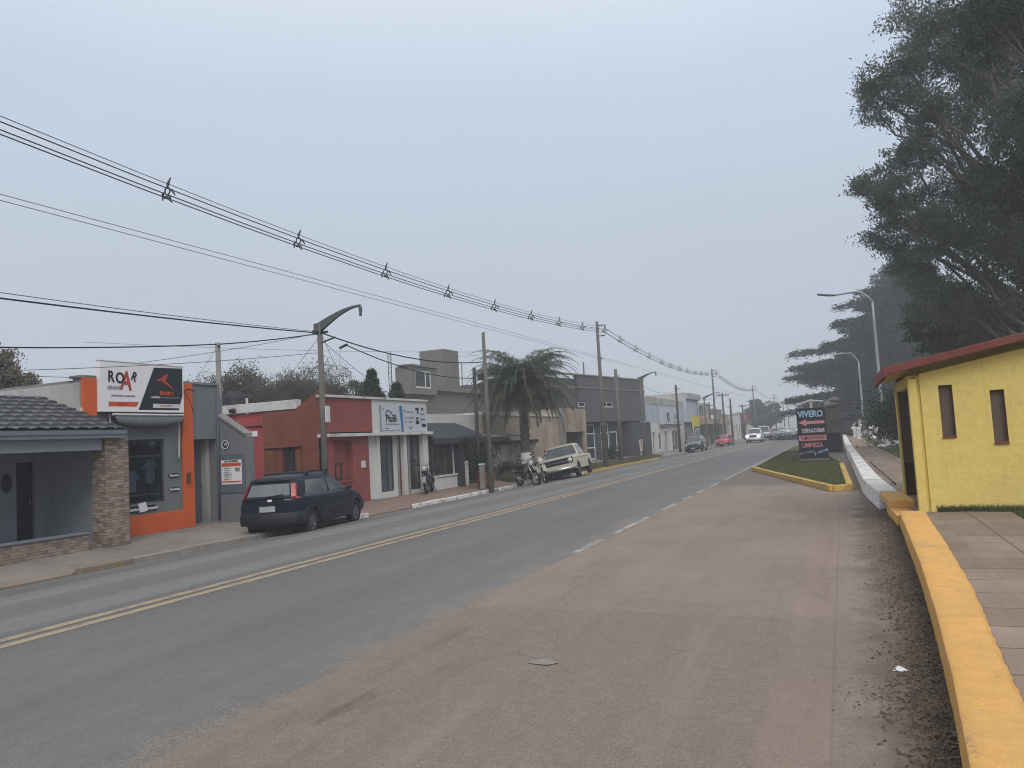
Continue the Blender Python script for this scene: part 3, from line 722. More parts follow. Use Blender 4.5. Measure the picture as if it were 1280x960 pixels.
MB().box(-14.30, -14.03, 2, 10.95, .31, .35).build('top_slab', M['bluegrey_d'], lw, bev=.008)

# ------------------------------------------------------------------ orange and grey sportswear shop
s = thing('clothes_shop', 'grey shop with bright orange frame and display window, left of the dark hatchback', 'shop', (-15.2, 13.7, 0))
X = -15.2
b = MB(); b.wall((X, 11.7, 0), (0, 1, 0), (1, 0, 0), 4.0, -.05, 3.6, .28, [(.95, 2.2, .72, 2.22), (3.04, 3.92, 0, 2.19)])
b.build('front_wall', M['grey_paint'], s)
b = MB(); b.box(-26, X - .005, 11.655, 11.9, -.05, 3.5); b.box(-26, X - .28, 15.5, 15.68, -.05, 3.5); b.box(-26, X - .28, 11.9, 15.5, 3.3, 3.42); b.box(-26, -25.8, 11.9, 15.5, -.05, 3.3)
b.build('side_wall', M['plaster'], s)
b = MB(); b.box(X - .34, X + .05, 11.66, 15.7, 3.6, 3.66); b.box(-26, X - .34, 11.66, 11.94, 3.5, 3.56); b.build('coping', M['concrete'], s)
b = MB()
MB().box(X, X + .07, 11.68, 12.02, 2.4, 3.6).build('orange_strip', M['orange'], s, bev=.006)
b.prism([(X, 12.70, .0), (X, 14.76, .0), (X, 14.76, 3.6), (X, 14.42, 3.6), (X, 14.42, .455), (X, 12.70, .455)], (.07, 0, 0))
b.build('orange_frame', M['orange'], s, bev=.006)
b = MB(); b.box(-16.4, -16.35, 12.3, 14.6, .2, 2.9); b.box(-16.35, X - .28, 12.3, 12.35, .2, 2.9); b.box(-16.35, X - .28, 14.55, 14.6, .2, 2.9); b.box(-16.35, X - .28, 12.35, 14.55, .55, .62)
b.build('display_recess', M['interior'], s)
framed(s, (X, 11.7, 0), u0=.95, u1=2.2, z0=.72, z1=2.22, frame=M['frame_d'], pane=M['glass_clear'], inset=.06, fw=.045, mull=(), trans=(1.83, .92), **YX)
# door in its recess
b = MB(); b.box(X - .5, X - .46, 14.74, 15.62, 0, 2.19); d = b.build('door', M['grey_blue'], s)
MB().box(X - .46, X - .45, 15.2, 15.215, .1, 2.1).build('door_seam', M['ink'], d)
MB().box(X - .46, X - .42, 15.46, 15.5, .95, 1.0).build('handle', M['chrome'], d)
b = MB(); b.box(X - .2, X - .19, 14.76, 14.87, 1.28, 1.42); b.build('notice', M['sign_white'], s)
b = MB(); b.box(X + .07, X + .12, 14.50, 14.60, 1.10, 1.36); b.build('letterbox', M['wood_d'], s, bev=.01)
b = MB(); b.box(X + .0, X + .03, 11.7, 15.7, -.02, .06); b.build('plinth', M['concrete'], s)
b = MB(); b.tube([(X + .09, 14.5, 3.42), (X + .2, 14.52, 3.45), (X + .22, 14.66, 3.40)], .018, 6); b.tube([(X + .08, 14.45, 3.45), (X + .14, 14.62, 3.1), (X + .05, 14.8, 2.85)], .008, 5); b.build('cable_bracket', M['cable'], s)
MB().tube([(X + .03, 15.66, 3.58), (X + .05, 15.60, 2.3), (X + .05, 15.58, .1)], .035, 8).build('downpipe', M['grey_blue'], s, smooth=True)
def label_plate(y0, y1, z0, z1, txt, label):
    t = thing('wall_plate', label, 'sign', (X + .02, (y0 + y1) / 2, (z0 + z1) / 2))
    r = (z1 - z0) / 2; zc = (z0 + z1) / 2; pts = []
    for k in range(9): a = math.pi / 2 + math.pi * k / 8; pts.append((X + .003, y0 + r + r * math.cos(a), zc + r * math.sin(a)))
    for k in range(9): a = -math.pi / 2 + math.pi * k / 8; pts.append((X + .003, y1 - r + r * math.cos(a), zc + r * math.sin(a)))
    MB().prism(pts, (.025, 0, 0)).build('plate', M['ink'], t)
    if isinstance(txt, str): txt = [(txt, (y0 + y1) / 2)]
    for q, yy in txt: text(q, (z1 - z0) * .72, M['ink_white'], t, (X + .032, yy, zc), bold=.004)
label_plate(14.0, 14.3, 1.27, 1.37, 'Remeras', 'small black name plate with pale lettering, upper of the pair right of the shop window')
label_plate(14.02, 14.31, .93, 1.03, 'Bordados', 'small black name plate with pale lettering, lower of the pair right of the shop window')
label_plate(12.83, 13.62, .53, .67, [('Camisetas', 13.0), ('Estampado', 13.42)], 'long black name plate half hidden by a paper under the shop window')
t = MB().add([(X + .04, 13.07, .73), (X + .04, 13.29, .76), (X + .055, 13.33, .55), (X + .05, 13.11, .52), (X + .047, 13.2, .74), (X + .06, 13.22, .53)], [(0, 4, 5, 3), (4, 1, 2, 5)]).build('paper_notice', M['paper'])
tag(t, 'white sheet of paper stuck over the long black plate', 'paper')
# shirts inside the window
def shirt(y, z, w, h_, mat, label):
    q = thing('shirt', label, 'shirt', (-15.5, y, z))
    b = MB(); hw = w / 2
    out = [(-hw * .3, h_), (-hw * .55, h_ * .97), (-hw * 1.15, h_ * .62), (-hw * .85, h_ * .54), (-hw * .62, h_ * .7), (-hw * .66, 0), (hw * .66, 0), (hw * .62, h_ * .7), (hw * .85, h_ * .54), (hw * 1.15, h_ * .62), (hw * .55, h_ * .97), (hw * .3, h_), (0, h_ * .9)]
    b.prism([(-15.46, y + a, z + c) for a, c in out], (-.09, 0, 0)); b.build('cloth', mat, q, bev=.02)
    MB().tube([(-15.5, y, z + h_ * .9), (-15.5, y, z + h_ + .06), (-15.5, y + .03, z + h_ + .1), (-15.5, y, z + h_ + .12)], .006, 5).build('hanger', M['frame_d'], q)
shirt(13.17, .98, .42, .52, M['shirt'], 'pale striped shirt hanging low in the shop window on the left')
shirt(13.72, 1.15, .40, .62, M['shirt'], 'pale long shirt hanging in the middle of the shop window')
shirt(13.08, 1.58, .36, .34, M['shirt_red'], 'dark red top hanging above the striped shirt in the shop window')
# retracted awning
a = thing('awning', 'folded grey canvas awning under the shop billboard', 'awning', (X + .1, 13.3, 2.7))
rows = []
for k in range(13):
    u = k / 12; sag = math.sin(math.pi * u) ** .6
    y = 12.35 + 1.93 * u
    rows.append([(X + .04, y, 2.80), (X + .2, y, 2.76), (X + .27, y, 2.68 - .05 * sag), (X + .25, y, 2.63 - .12 * sag), (X + .18, y, 2.62 - .13 * sag), (X + .08, y, 2.66 - .08 * sag)])
MB().grid(rows).build('canvas', M['canvas'], a, smooth=True)
for y in (12.33, 14.27):
    MB().tube([(X + .06, y, 2.80), (X + .1, y, 2.55), (X + .08, y, 2.32 if y < 13 else 1.75)], .016, 6).build('arm', M['coping'], a)
MB().tube([(X + .08, 14.27, 1.75), (X + .1, 14.25, 1.70), (X + .06, 14.22, 1.68)], .02, 6).build('crank', M['grey_blue'], a)
MB().tube([(X + .2, 12.3, 2.79), (X + .2, 14.32, 2.79)], .025, 8).build('front_bar', M['coping'], a)
# billboard
bb = thing('billboard', 'white and black billboard with a red arrow above the orange-framed shop', 'sign', (X + .18, 13.2, 3.4))
Xb = X + .17
SY0, SY1, SZ0, SZ1 = 12.03, 14.37, 2.865, 3.995
MB().box(Xb - .12, Xb, SY0, SY1, SZ0, SZ1).build('panel', M['sign_white'], bb)
fr = MB(); fr.box(Xb - .13, Xb + .012, SY0 - .012, SY1 + .012, SZ0 - .014, SZ0); fr.box(Xb - .13, Xb + .012, SY0 - .012, SY1 + .012, SZ1, SZ1 + .012); fr.build('edge_trim', M['coping'], bb)
def sp(u, v): return (Xb, SY0 + (SY1 - SY0) * u, SZ1 - (SZ1 - SZ0) * v)
MB().prism([sp(.622, .06), sp(.985, .035), sp(.985, .62), sp(.955, .80), sp(.93, .955), sp(.425, .965)], (.004, 0, 0)).build('dark_field', M['sign_dark'], bb)
def bt(s_, pu, pv, size, mat, **k): x, y, z = sp(pu, pv); return text(s_, size, mat, bb, (x + .008, y, z), **k)
bt('R', .115, .315, .36, M['ink'], bold=.006, sx=.78); bt('O', .215, .335, .35, M['ink'], bold=.006, sx=.82)
bt('R', .378, .29, .30, M['ink'], u=(0, .90, -.42), bold=.006, sx=.8)
bt('A', .285, .39, .60, M['ink_red'], bold=.012, sx=.72, u=(0, .995, -.06))
bt('GRAFIC', .15, .53, .12, M['ink_grey'], sx=.9)
bt('INDUMENTARIA Y SUBLIMADO', .25, .685, .05, M['ink_grey'], sx=.9)
MB().prism([sp(.085, .81), sp(.43, .80), sp(.40, .90), sp(.085, .90)], (.004, 0, 0)).build('orange_bar', M['ink_orange'], bb)
bt('roargrafic', .24, .852, .06, M['ink_red'])
MB().prism([(p[0] + .005, p[1], p[2]) for p in (sp(.64, .34), sp(.80, .165), sp(.775, .30), sp(.76, .315), sp(.885, .535), sp(.715, .345), sp(.735, .325), sp(.655, .35))], (.004, 0, 0)).build('arrow_emblem', M['ink_red'], bb)
bt('SPORT', .775, .605, .125, M['ink_orange'], bold=.004, sx=1.1)
bt('A MEDIDA', .635, .695, .055, M['ink_white'], bold=.003); bt('INDUMENTARIA DEPORTIVA', .82, .695, .045, M['ink_grey'])
MB().prism([(p[0] + .005, p[1], p[2]) for p in (sp(.60, .83), sp(.945, .83), sp(.935, .915), sp(.60, .915))], (.004, 0, 0)).build('white_bar', M['ink_white'], bb)
bt('ROARSPORT', .77, .873, .065, M['ink_red'])

# ------------------------------------------------------------------ grey side wall with price board
w = thing('yard_wall', 'grey wall with raked top and price board between orange shop and red house', 'wall', (-14.7, 15.75, 0))
b = MB(); b.prism([(-15.2, 15.65, -.1), (-14.17, 15.65, -.1), (-14.17, 15.65, 2.2), (-14.27, 15.65, 2.24), (-15.2, 15.65, 2.8)], (0, .2, 0)); b.build('wall', M['grey_paint'], w, bev=.008)
b = MB(); b.prism([(-15.2, 15.6, 2.80), (-14.25, 15.6, 2.235), (-14.25, 15.6, 2.29), (-15.2, 15.6, 2.86)], (0, .3, 0)); b.build('coping', M['concrete'], w)
b = MB(); b.box(-15.13, -14.29, 15.625, 15.648, .76, 1.76); b.build('dark_board', M['grey_blue'], w)
b = MB(); b.lathe((-14.93, 15.65, 2.02), [(0, 0), (.12, 0), (.13, .012), (.12, .022), (0, .022)], (0, -1, 0), 24); o = b.build('number_plaque', M['sign_dark'], w)
b = MB(); b.lathe((-14.93, 15.626, 2.02), [(.098, 0), (.118, 0), (.118, .008), (.098, .008)], (0, -1, 0), 24, cap=False); b.build('rim', M['sign_white'], o)
text('19', .12, M['sign_white'], o, (-14.93, 15.622, 2.02), (1, 0, 0), (0, -1, 0))
p = thing('price_poster', 'orange and white price poster on the dark board of the grey wall', 'poster', (-14.7, 15.62, 1.3))
b = MB(); b.box(-15.07, -14.39, 15.612, 15.622, .98, 1.61); b.build('sheet', M['sign_white'], p)
for z0, z1 in ((1.45, 1.535), (1.03, 1.065)): MB().box(-15.05, -14.41, 15.606, 15.611, z0, z1).build('orange_strip', M['ink_orange'], p)
text('LISTA DE PRECIOS', .055, M['ink'], p, (-14.73, 15.608, 1.575), (1, 0, 0), (0, -1, 0), bold=.002)
for k in range(6): text(['REMERA  $', 'BUZO  $', 'GORRA  $', 'CAMPERA  $', 'SHORT  $', 'MEDIAS  $'][k], .052, M['ink_grey'], p, (-14.86, 15.608, 1.40 - k * .058), (1, 0, 0), (0, -1, 0))
MB().add([(-14.62, 15.606, 1.42), (-14.43, 15.606, 1.40), (-14.46, 15.606, 1.30), (-14.60, 15.606, 1.32)], [(0, 1, 2, 3)]).build('photo_patch', M['ink_grey'], p)

# ------------------------------------------------------------------ red and brick shop
Xp = -14.4
s = thing('red_shop', 'red shop with brick flank and white entrance front, behind the dark hatchback', 'shop', (Xp, 22, 0))
b = MB()       # street front
b.wall((Xp, 19.2, 0), (0, 1, 0), (1, 0, 0), 2.28, -.1, 2.12, .25, [(.39, 1.36, .77, 2.0)])
b.box(Xp - .05, Xp, 19.2, 21.75, 2.27, 3.34)
b.build('red_front', M['red'], s)
b = MB(); b.box(Xp - .28, Xp - .22, 19.5, 20.6, .74, 2.02); b.build('recess_back', M['red'], s)
framed(s, (Xp - .2, 19.2, 0), u0=.42, u1=1.04, z0=.80, z1=1.32, frame=M['frame_d'], pane=M['glass'], inset=.0, fw=.05, mull=(.73,), **YX)
MB().box(Xp - .22, Xp + .05, 19.53, 20.6, .70, .77).build('sill', M['red'], s)
MB().box(Xp + .002, Xp + .05, 21.0, 21.2, 1.1, 1.33).build('meter_box', M['coping'], s, bev=.008)
b = MB(); b.box(Xp - .22, Xp + .2, 19.08, 25.52, 2.12, 2.22); b.box(Xp - .24, Xp + .08, 19.1, 25.45, 3.345, 3.42); b.build('ledge', M['coping'], s, bev=.01)
b = MB()
b.box(Xp - .05, Xp + .01, 21.75, 25.42, 2.225, 3.34); b.box(Xp - .3, Xp - .1, 21.48, 22.05, -.1, 2.12)
b.box(Xp - .3, Xp - .03, 22.02, 22.2, 0, 2.12); b.box(Xp - .3, Xp - .06, 22.2, 23.22, -.05, .2); b.box(Xp - .3, Xp - .03, 23.2, 23.34, 0, 2.12)
b.box(Xp - .3, Xp - .03, 23.74, 23.95, -.05, 2.12); b.box(Xp - .3, Xp - .06, 23.95, 25.05, -.05, .13); b.box(Xp - .3, Xp - .0, 25.06, 25.44, -.05, 2.12)
b.build('white_front', M['offwhite'], s)
for k, (u0, u1) in enumerate(((3.02, 4.0), (4.77, 5.84))):
    framed(s, (Xp, 19.2, 0), u0=u0, u1=u1, z0=.18 if k == 0 else .12, z1=2.12, frame=M['frame_d'], pane=M['glass_grey'], inset=.17, fw=.05, mull=(u0 + .62,), **YX)
for y in (23.27, 23.98): MB().tube([(Xp + .01, y, 0), (Xp + .01, y, 2.12)], .035, 6).build('pilaster', M['concrete'], s)
d = MB().box(Xp - .22, Xp - .18, 23.34, 23.74, 0, 2.12).build('door', M['wood_d'], s)
MB().box(Xp - .18, Xp - .15, 23.40, 23.43, .95, 1.12).build('handle', M['chrome'], d)
MB().box(Xp - .2, Xp + .25, 21.5, 22.1, -.1, .03).build('step', M['concrete'], s)
b = MB()       # brick flank facing the camera
b.wall((-16.78, 19.2, 0), (1, 0, 0), (0, -1, 0), 2.36, -.1, 3.05, .25, [(.72, 1.27, .9, 1.88)])
b.prism([(-15.43, 19.2, 3.05), (-14.42, 19.2, 3.05), (-14.42, 19.2, 3.52), (-14.7, 19.2, 3.50), (-15.43, 19.2, 3.1)], (0, .25, 0))
b.build('brick_wall', M['brick'], s)
MB().box(-14.46, -14.395, 19.17, 19.2, 2.22, 3.45).build('corner_trim', M['coping'], s)
f = framed(s, (-16.78, 19.2, 0), (1, 0, 0), (0, -1, 0), u0=.72, u1=1.27, z0=.9, z1=1.88, frame=M['frame_d'], pane=M['glass'], inset=.1, fw=.04, mull=(.86, 1.0, 1.13))
for x0 in (-16.70, -15.5): MB().box(x0, x0 + .4 - (.2 if x0 > -16 else 0), 19.13, 19.19, .9, 1.80).build('shutter', M['wood'], s, bev=.01)
MB().box(-16.72, -15.28, 19.12, 19.2, 1.89, 1.97).build('lintel', M['brick'], s)
b = MB(); b.wall((-19.5, 19.25, 0), (1, 0, 0), (0, -1, 0), 2.72, -.1, 3.03, .2); b.build('red_flank', M['pinkred'], s)
MB().box(-19.5, -16.78, 19.19, 19.25, 2.62, 2.68).build('flank_band', M['red'], s)
b = MB()
for x0, x1 in ((-19.5, -17.62), (-17.61, -16.42), (-16.41, -15.44)): b.box(x0, x1, 19.16, 19.42, 3.06, 3.35)
b.build('parapet', M['coping'], s, bev=.01)
MB().box(-17.36, -17.04, 19.215, 19.248, 2.29, 2.46).build('white_tag', M['sign_white'], s)
b = MB(); b.box(-22, -14.75, 19.47, 25.4, 2.9, 3.0); b.box(-22, -14.7, 25.2, 25.42, -.1, 3.0); b.box(-22, -21.8, 19.5, 25.2, -.1, 2.9); b.build('rear_shell', M['plaster'], s)
b = MB(); b.box(-15.6, -15.5, 19.5, 25.2, -.05, 2.9); b.build('inner_wall', M['interior'], s)
# agency sign
g_ = thing('shop_sign', 'pale sign with a blue band and a roof-shaped logo on the red shop', 'sign', (Xp + .03, 23.7, 2.7))
Xs = Xp + .035
MB().box(Xp + .011, Xs, 22.15, 25.3, 2.24, 3.16).build('panel', M['sign_pale'], g_)
def s2(u, v): return (Xs + .004, 22.15 + 3.15 * u, 3.16 - .92 * v)
b = MB()
for q in ((.0, .03, .0, 1), (.029, .42, .93, .96)): b.prism([s2(q[0], q[2]), s2(q[1], q[2]), s2(q[1], q[3]), s2(q[0], q[3])], (.003, 0, 0))
b.build('dark_edge', M['ink_grey'], g_)
MB().prism([s2(.405, .0), s2(.47, .0), s2(.485, 1), s2(.44, 1)], (.003, 0, 0)).build('blue_band', M['blue_band'], g_)
text('PlanB', .36, M['ink'], g_, s2(.235, .5), bold=.006, sx=.86)
MB().tube([s2(.12, .40), s2(.13, .24), s2(.17, .18), s2(.215, .22), s2(.26, .36), s2(.29, .40)], .018, 6).build('roof_logo', M['ink'], g_)
text('NEGOCIOS INMOBILIARIOS', .075, M['ink_grey'], g_, s2(.25, .71)); text('Consultas', .075, M['ink_grey'], g_, s2(.14, .86)); text('CPI', .09, M['ink_grey'], g_, s2(.07, .13))
for k, (q, v) in enumerate((('Administracion', .22), ('ALQUILERES', .46), ('VENTAS', .62), ('tasaciones', .82), ('info', .9))): text(q, .085, M['ink_grey'], g_, s2(.64, v))
for u, v, r in ((.52, .18, .05), (.53, .45, .04), (.53, .62, .05)): x, y, z = s2(u, v); MB().lathe((x, y, z), [(0, 0), (r, 0), (r, .004), (0, .004)], (1, 0, 0), 12).build('round_mark', M['ink_grey'], g_)
rr = random.Random(3)
for u, v, w_, h_ in ((.80, .1, .075, .12), (.815, .22, .03, .16), (.80, .48, .05, .1), (.80, .64, .08, .14), (.92, .1, .05, .1), (.91, .3, .09, .04), (.885, .52, .02, .16), (.94, .52, .06, .05), (.94, .76, .1, .14)):
    n = 4; b = MB()
    for k in range(n): 
        a0 = u - w_ / 2 + w_ * k / n; b.prism([s2(a0, v - h_ * rr.uniform(.3, .6)), s2(a0 + w_ / n, v - h_ * rr.uniform(.3, .6)), s2(a0 + w_ / n, v + h_ * rr.uniform(.3, .6)), s2(a0, v + h_ * rr.uniform(.3, .6))], (.003, 0, 0))
    b.build('picture_mark', M['ink'], g_)
t = thing('water_tank', 'black round water tank on the roof behind the white parapet', 'water tank', (-20.5, 22, 3.0))
b = MB(); b.lathe((-20.5, 22, 3.0), [(.55, 0), (.58, .15), (.55, .2), (.58, .45), (.55, .5), (.58, .8), (.56, .92), (.2, 1.05), (.2, 1.12), (0, 1.12)], n=24); b.build('tank', M['tank'], t, smooth=True)
MB().box(-19.93, -19.9, 21.93, 22.03, 3.1, 3.8).build('level_strip', M['coping'], t)
t = thing('floodlight', 'small dark floodlight on the white parapet', 'floodlight', (-17.9, 19.1, 3.15))
MB().obox((-17.9, 19.08, 3.16), (.2, .1, .12), (.4, 0, 0)).build('lamp_body', M['frame_d'], t); MB().tube([(-17.9, 19.16, 3.12), (-17.9, 19.1, 3.1)], .02, 6).build('bracket', M['frame_d'], t)

# ------------------------------------------------------------------ fence, canopy and gate between the shops
f = thing('front_fence', 'low white wall with broad dark uprights right of the white shop front', 'fence', (-14.4, 26.5, 0))
MB().box(-14.5, -14.35, 25.6, 27.6, -.05, .46).build('low_wall', M['offwhite'], f)
MB().box(-14.54, -14.31, 25.6, 27.62, .46, .53).build('coping', M['coping'], f, bev=.01)
b = MB(); b.box(-14.45, -14.40, 25.6, 27.3, 1.62, 1.69)
for y in (25.62, 26.05, 26.5, 26.95, 27.2): b.box(-14.46, -14.39, y, y + .14, .53, 1.62)
b.build('uprights', M['iron'], f)
MB().box(-14.6, -14.46, 27.3, 27.6, .53, 2.0).build('pier', M['offwhite'], f)
f = thing('iron_gate', 'dark iron gate between two thick posts under the canopy', 'gate', (-14.4, 28.8, 0))
for y0 in (27.66, 29.9): MB().box(-14.5, -14.2, y0, y0 + .36, -.05, 1.95).build('post', M['frame_d'], f, bev=.01)
MB().box(-14.42, -14.28, 28.04, 28.5, -.02, .98).build('meter_box', M['offwhite'], f, bev=.01)
b = MB(); b.box(-14.4, -14.36, 28.5, 29.9, .1, .16); b.box(-14.4, -14.36, 28.5, 29.9, 1.62, 1.7)
for k in range(11): b.box(-14.39, -14.37, 28.5 + k * .135, 28.53 + k * .135, .16, 1.62)
b.build('bars', M['iron'], f)
f = thing('canopy', 'charcoal sloping canopy roof behind the gate', 'canopy', (-14.4, 28, 2))
MB().prism([(-14.15, 25.58, 1.86), (-14.15, 25.58, 1.95), (-15.7, 25.58, 2.62), (-15.7, 25.58, 2.55)], (0, 4.7, 0)).build('roof', M['navy_canopy'], f)
MB().box(-14.2, -14.1, 25.58, 32.6, 1.72, 1.86).build('front_beam', M['frame_d'], f)
b = MB(); b.box(-15.75, -15.6, 25.6, 30.2, -.05, 2.55); b.box(-16.6, -15.75, 25.55, 32.6, -.05, 3.0); b.build('rear_wall', M['offwhite'], f)
MB().prism([(-14.2, 30.3, 1.9), (-14.2, 30.3, 1.97), (-15.5, 30.3, 2.12), (-15.5, 30.3, 2.05)], (0, 5.2, 0)).build('flat_roof', M['concrete'], f)
f = thing('graffiti_wall', 'grey wall with dark graffiti under a dark green beam by the palm', 'wall', (-14.5, 34, 0))
MB().box(-14.75, -14.55, 30.35, 36.9, -.05, 1.56).build('wall', M['graffiti'], f)
MB().box(-14.8, -14.42, 31.2, 36.95, 1.56, 1.72).build('top_beam', M['green_beam'], f)
b = MB(); rr = random.Random(11)
for (yc, zc, rx, rz) in ((34.6, .95, .5, .42), (34.6, .98, .3, .24), (33.0, .7, .22, .5), (36.0, .9, .35, .4), (30.85, 1.0, .2, .35)):
    pts = [(-14.545, yc + rx * math.cos(a) * rr.uniform(.85, 1.1), zc + rz * math.sin(a) * rr.uniform(.8, 1.1)) for a in np.linspace(.3, 5.8, 14)]
    b.tube(pts, .035, 5)
for k in range(9):
    y = 31.4 + k * .6; b.tube([(-14.545, y, .25 + rr.random() * .3), (-14.545, y + rr.uniform(-.2, .3), .8), (-14.545, y + rr.uniform(0, .5), 1.3)], .025, 5)
b.build('graffiti', M['ink_grey'], f)
t = thing('stub_post', 'short white concrete post on the pavement beside the tall leaning pole', 'post', (-12.75, 26.6, 0))
MB().box(-12.84, -12.66, 26.5, 26.68, -.08, .85).build('shaft', M['concrete'], t, bev=.015)
MB().box(-12.86, -12.64, 26.48, 26.7, .85, .9).build('cap', M['coping'], t, bev=.01)

# ------------------------------------------------------------------ olive tower house behind
s = thing('tower_house', 'olive grey house with square roof tower and white window behind the palm', 'house', (-22, 40, 0))
b = MB(); b.box(-23, -22, 36.7, 56, -.05, 5.2); b.box(-23.75, -22.02, 41.4, 43.3, 5.2, 7.55); b.build('wall', M['olive'], s)
b = MB(); b.wall((-21.6, 36.6, 0), (0, 1, 0), (1, 0, 0), 2.9, 4.6, 6.15, .2, [(.5, 2.3, 4.95, 5.95)]); b.box(-22.6, -21.8, 36.62, 39.48, 4.6, 6.13); b.build('window_bay', M['olive'], s)
framed(s, (-21.6, 36.6, 0), u0=.5, u1=2.3, z0=4.95, z1=5.95, frame=M['frame_w'], pane=M['glass_grey'], inset=.04, fw=.09, mull=(1.7,), **YX)
b = MB(); b.box(-22.4, -21.5, 36.5, 39.6, 6.15, 6.24); b.box(-22.3, -21.7, 39.5, 56, 4.9, 5.0); b.build('cornice', M['olive'], s)
b = MB(); b.box(-22, -18.6, 34.5, 50, 0, 3.3); b.build('garage_block', M['concrete'], s)
for y in (36.5, 38.2, 39.9): MB().box(-18.62, -18.55, y, y + 1.5, .2, 2.9).build('panel_door', M['plaster'], s)
MB().tube([(-22, 43.6, 5.2), (-22, 43.7, 6.8)], .03, 5).build('stay_pipe', M['iron'], s)

# ------------------------------------------------------------------ stained low building
s = thing('stained_building', 'old beige building with stained flat walls and open carport behind the pickup', 'building', (-15.5, 40, 0))
b = MB(); b.box(-24, -15.5, 32.6, 44.0, -.05, 2.98); b.build('wall', M['beige'], s)
MB().box(-24, -15.44, 32.55, 44.0, 2.98, 3.12).build('parapet', M['coping'], s)
MB().box(-15.5, -15.25, 43.2, 43.7, -.05, 3.5).build('column', M['concrete'], s)
b = MB(); b.box(-22, -15.4, 44.0, 48.2, 2.05, 3.5); b.build('carport_fascia', M['beige'], s)
b = MB(); b.box(-22, -18.5, 44.0, 48.2, -.05, 2.05); b.box(-22, -15.6, 47.9, 48.2, -.05, 2.05); b.build('carport_wall', M['olive'], s)
MB().box(-15.6, -15.42, 47.8, 48.18, -.05, 2.05).build('corner_post', M['beige'], s)

# ------------------------------------------------------------------ dark grey two-storey corner building
s = thing('grey_building', 'dark grey two-storey building with glazed white-framed shopfront behind the tall pole', 'building', (-16.4, 50.7, 0))
ud = Vector((1.97, 10.6, 0)).normalized(); nd = Vector((10.6, -1.97, 0)).normalized(); o = Vector((-16.4, 50.0, 0)); Lg = 10.9
def gp(u, d, z): return o + ud * u - nd * d + UP * z
def gbox(b, u0, u1, d0, d1, z0, z1): return b.prism([gp(u0, d0, z0), gp(u1, d0, z0), gp(u1, d1, z0), gp(u0, d1, z0)], (0, 0, z1 - z0))
b = MB(); b.wall(o, ud, nd, Lg, 2.72, 5.95, .3, [(3.4, 5.2, 3.75, 4.15), (.0, .9, 3.75, 4.1)]); gbox(b, 0, Lg, .3, 12, 2.72, 5.6); gbox(b, -4, 0, .2, 12, 2.0, 5.7); b.build('upper_wall', M['dgrey'], s)
b = MB(); gbox(b, -4, Lg + .05, -.05, .3, 5.95, 6.03); gbox(b, -4, Lg + .08, -.06, .0, 5.05, 5.12); b.build('string_course', M['concrete'], s)
framed(s, o, ud, nd, u0=3.4, u1=5.2, z0=3.75, z1=4.15, frame=M['frame_w'], pane=M['glass'], inset=.05, fw=.07, mull=(4.3,))
framed(s, o, ud, nd, u0=.0, u1=.9, z0=3.75, z1=4.1, frame=M['frame_w'], pane=M['glass'], inset=.05, fw=.05)
b = MB(); b.wall(gp(0, .5, 0), ud, nd, Lg, -.05, 2.72, .25, [(.3, 1.5, .1, 1.75), (1.6, 3.0, .05, 2.6), (3.9, 5.2, .05, 2.6), (5.3, 6.6, .5, 2.0)]); b.build('lower_wall', M['dgrey2'], s)
og = gp(0, .5, 0)
for u0, u1, z0, z1, ml, tr in ((.3, 1.5, .1, 1.75, (), ()), (1.6, 3.0, .05, 2.6, (), (.9, 1.9)), (3.9, 5.2, .05, 2.6, (4.4,), (1.9,)), (5.3, 6.6, .5, 2.0, (), ())):
    framed(s, og, ud, nd, u0=u0, u1=u1, z0=z0, z1=z1, frame=M['frame_w'], pane=M['glass'], inset=.03, fw=.10, mull=ml, trans=tr)
b = MB(); gbox(b, Lg - 3.2, Lg + .6, -.12, .45, -.3, 2.6); b.build('corner_block', M['dgrey2'], s)
b = MB(); gbox(b, -.2, Lg, -.9, .5, -.06, .02); b.build('doorstep', M['concrete'], s)
q = gp(8.3, -.7, 0)
t = thing('sandwich_board', 'pale wooden easel board standing outside the grey building', 'sign', (q.x, q.y, 0))
b = MB()
for a, c in ((-.35, -.35), (.29, .29)): b.prism([gp(8.3 + a, -.75, 0), gp(8.3 + a + .07, -.75, 0), gp(8.3 + a + .07, -.6, 1.25), gp(8.3 + a, -.6, 1.25)], nd * .04)
for z in (.45, 1.18): b.prism([gp(8.0, -.70, z), gp(8.6, -.70, z), gp(8.6, -.69, z + .07), gp(8.0, -.69, z + .07)], nd * .03)
b.build('frame', M['offwhite'], t)
b = MB(); b.prism([gp(8.03, -.68, .55), gp(8.57, -.68, .55), gp(8.57, -.62, 1.16), gp(8.03, -.62, 1.16)], nd * .02); b.build('board', M['beige'], t)
MB().tube([gp(6.6, 3, 5.6), gp(6.6, 3, 7.5)], .06, 6).build('vent_pipe', M['pole'], s)

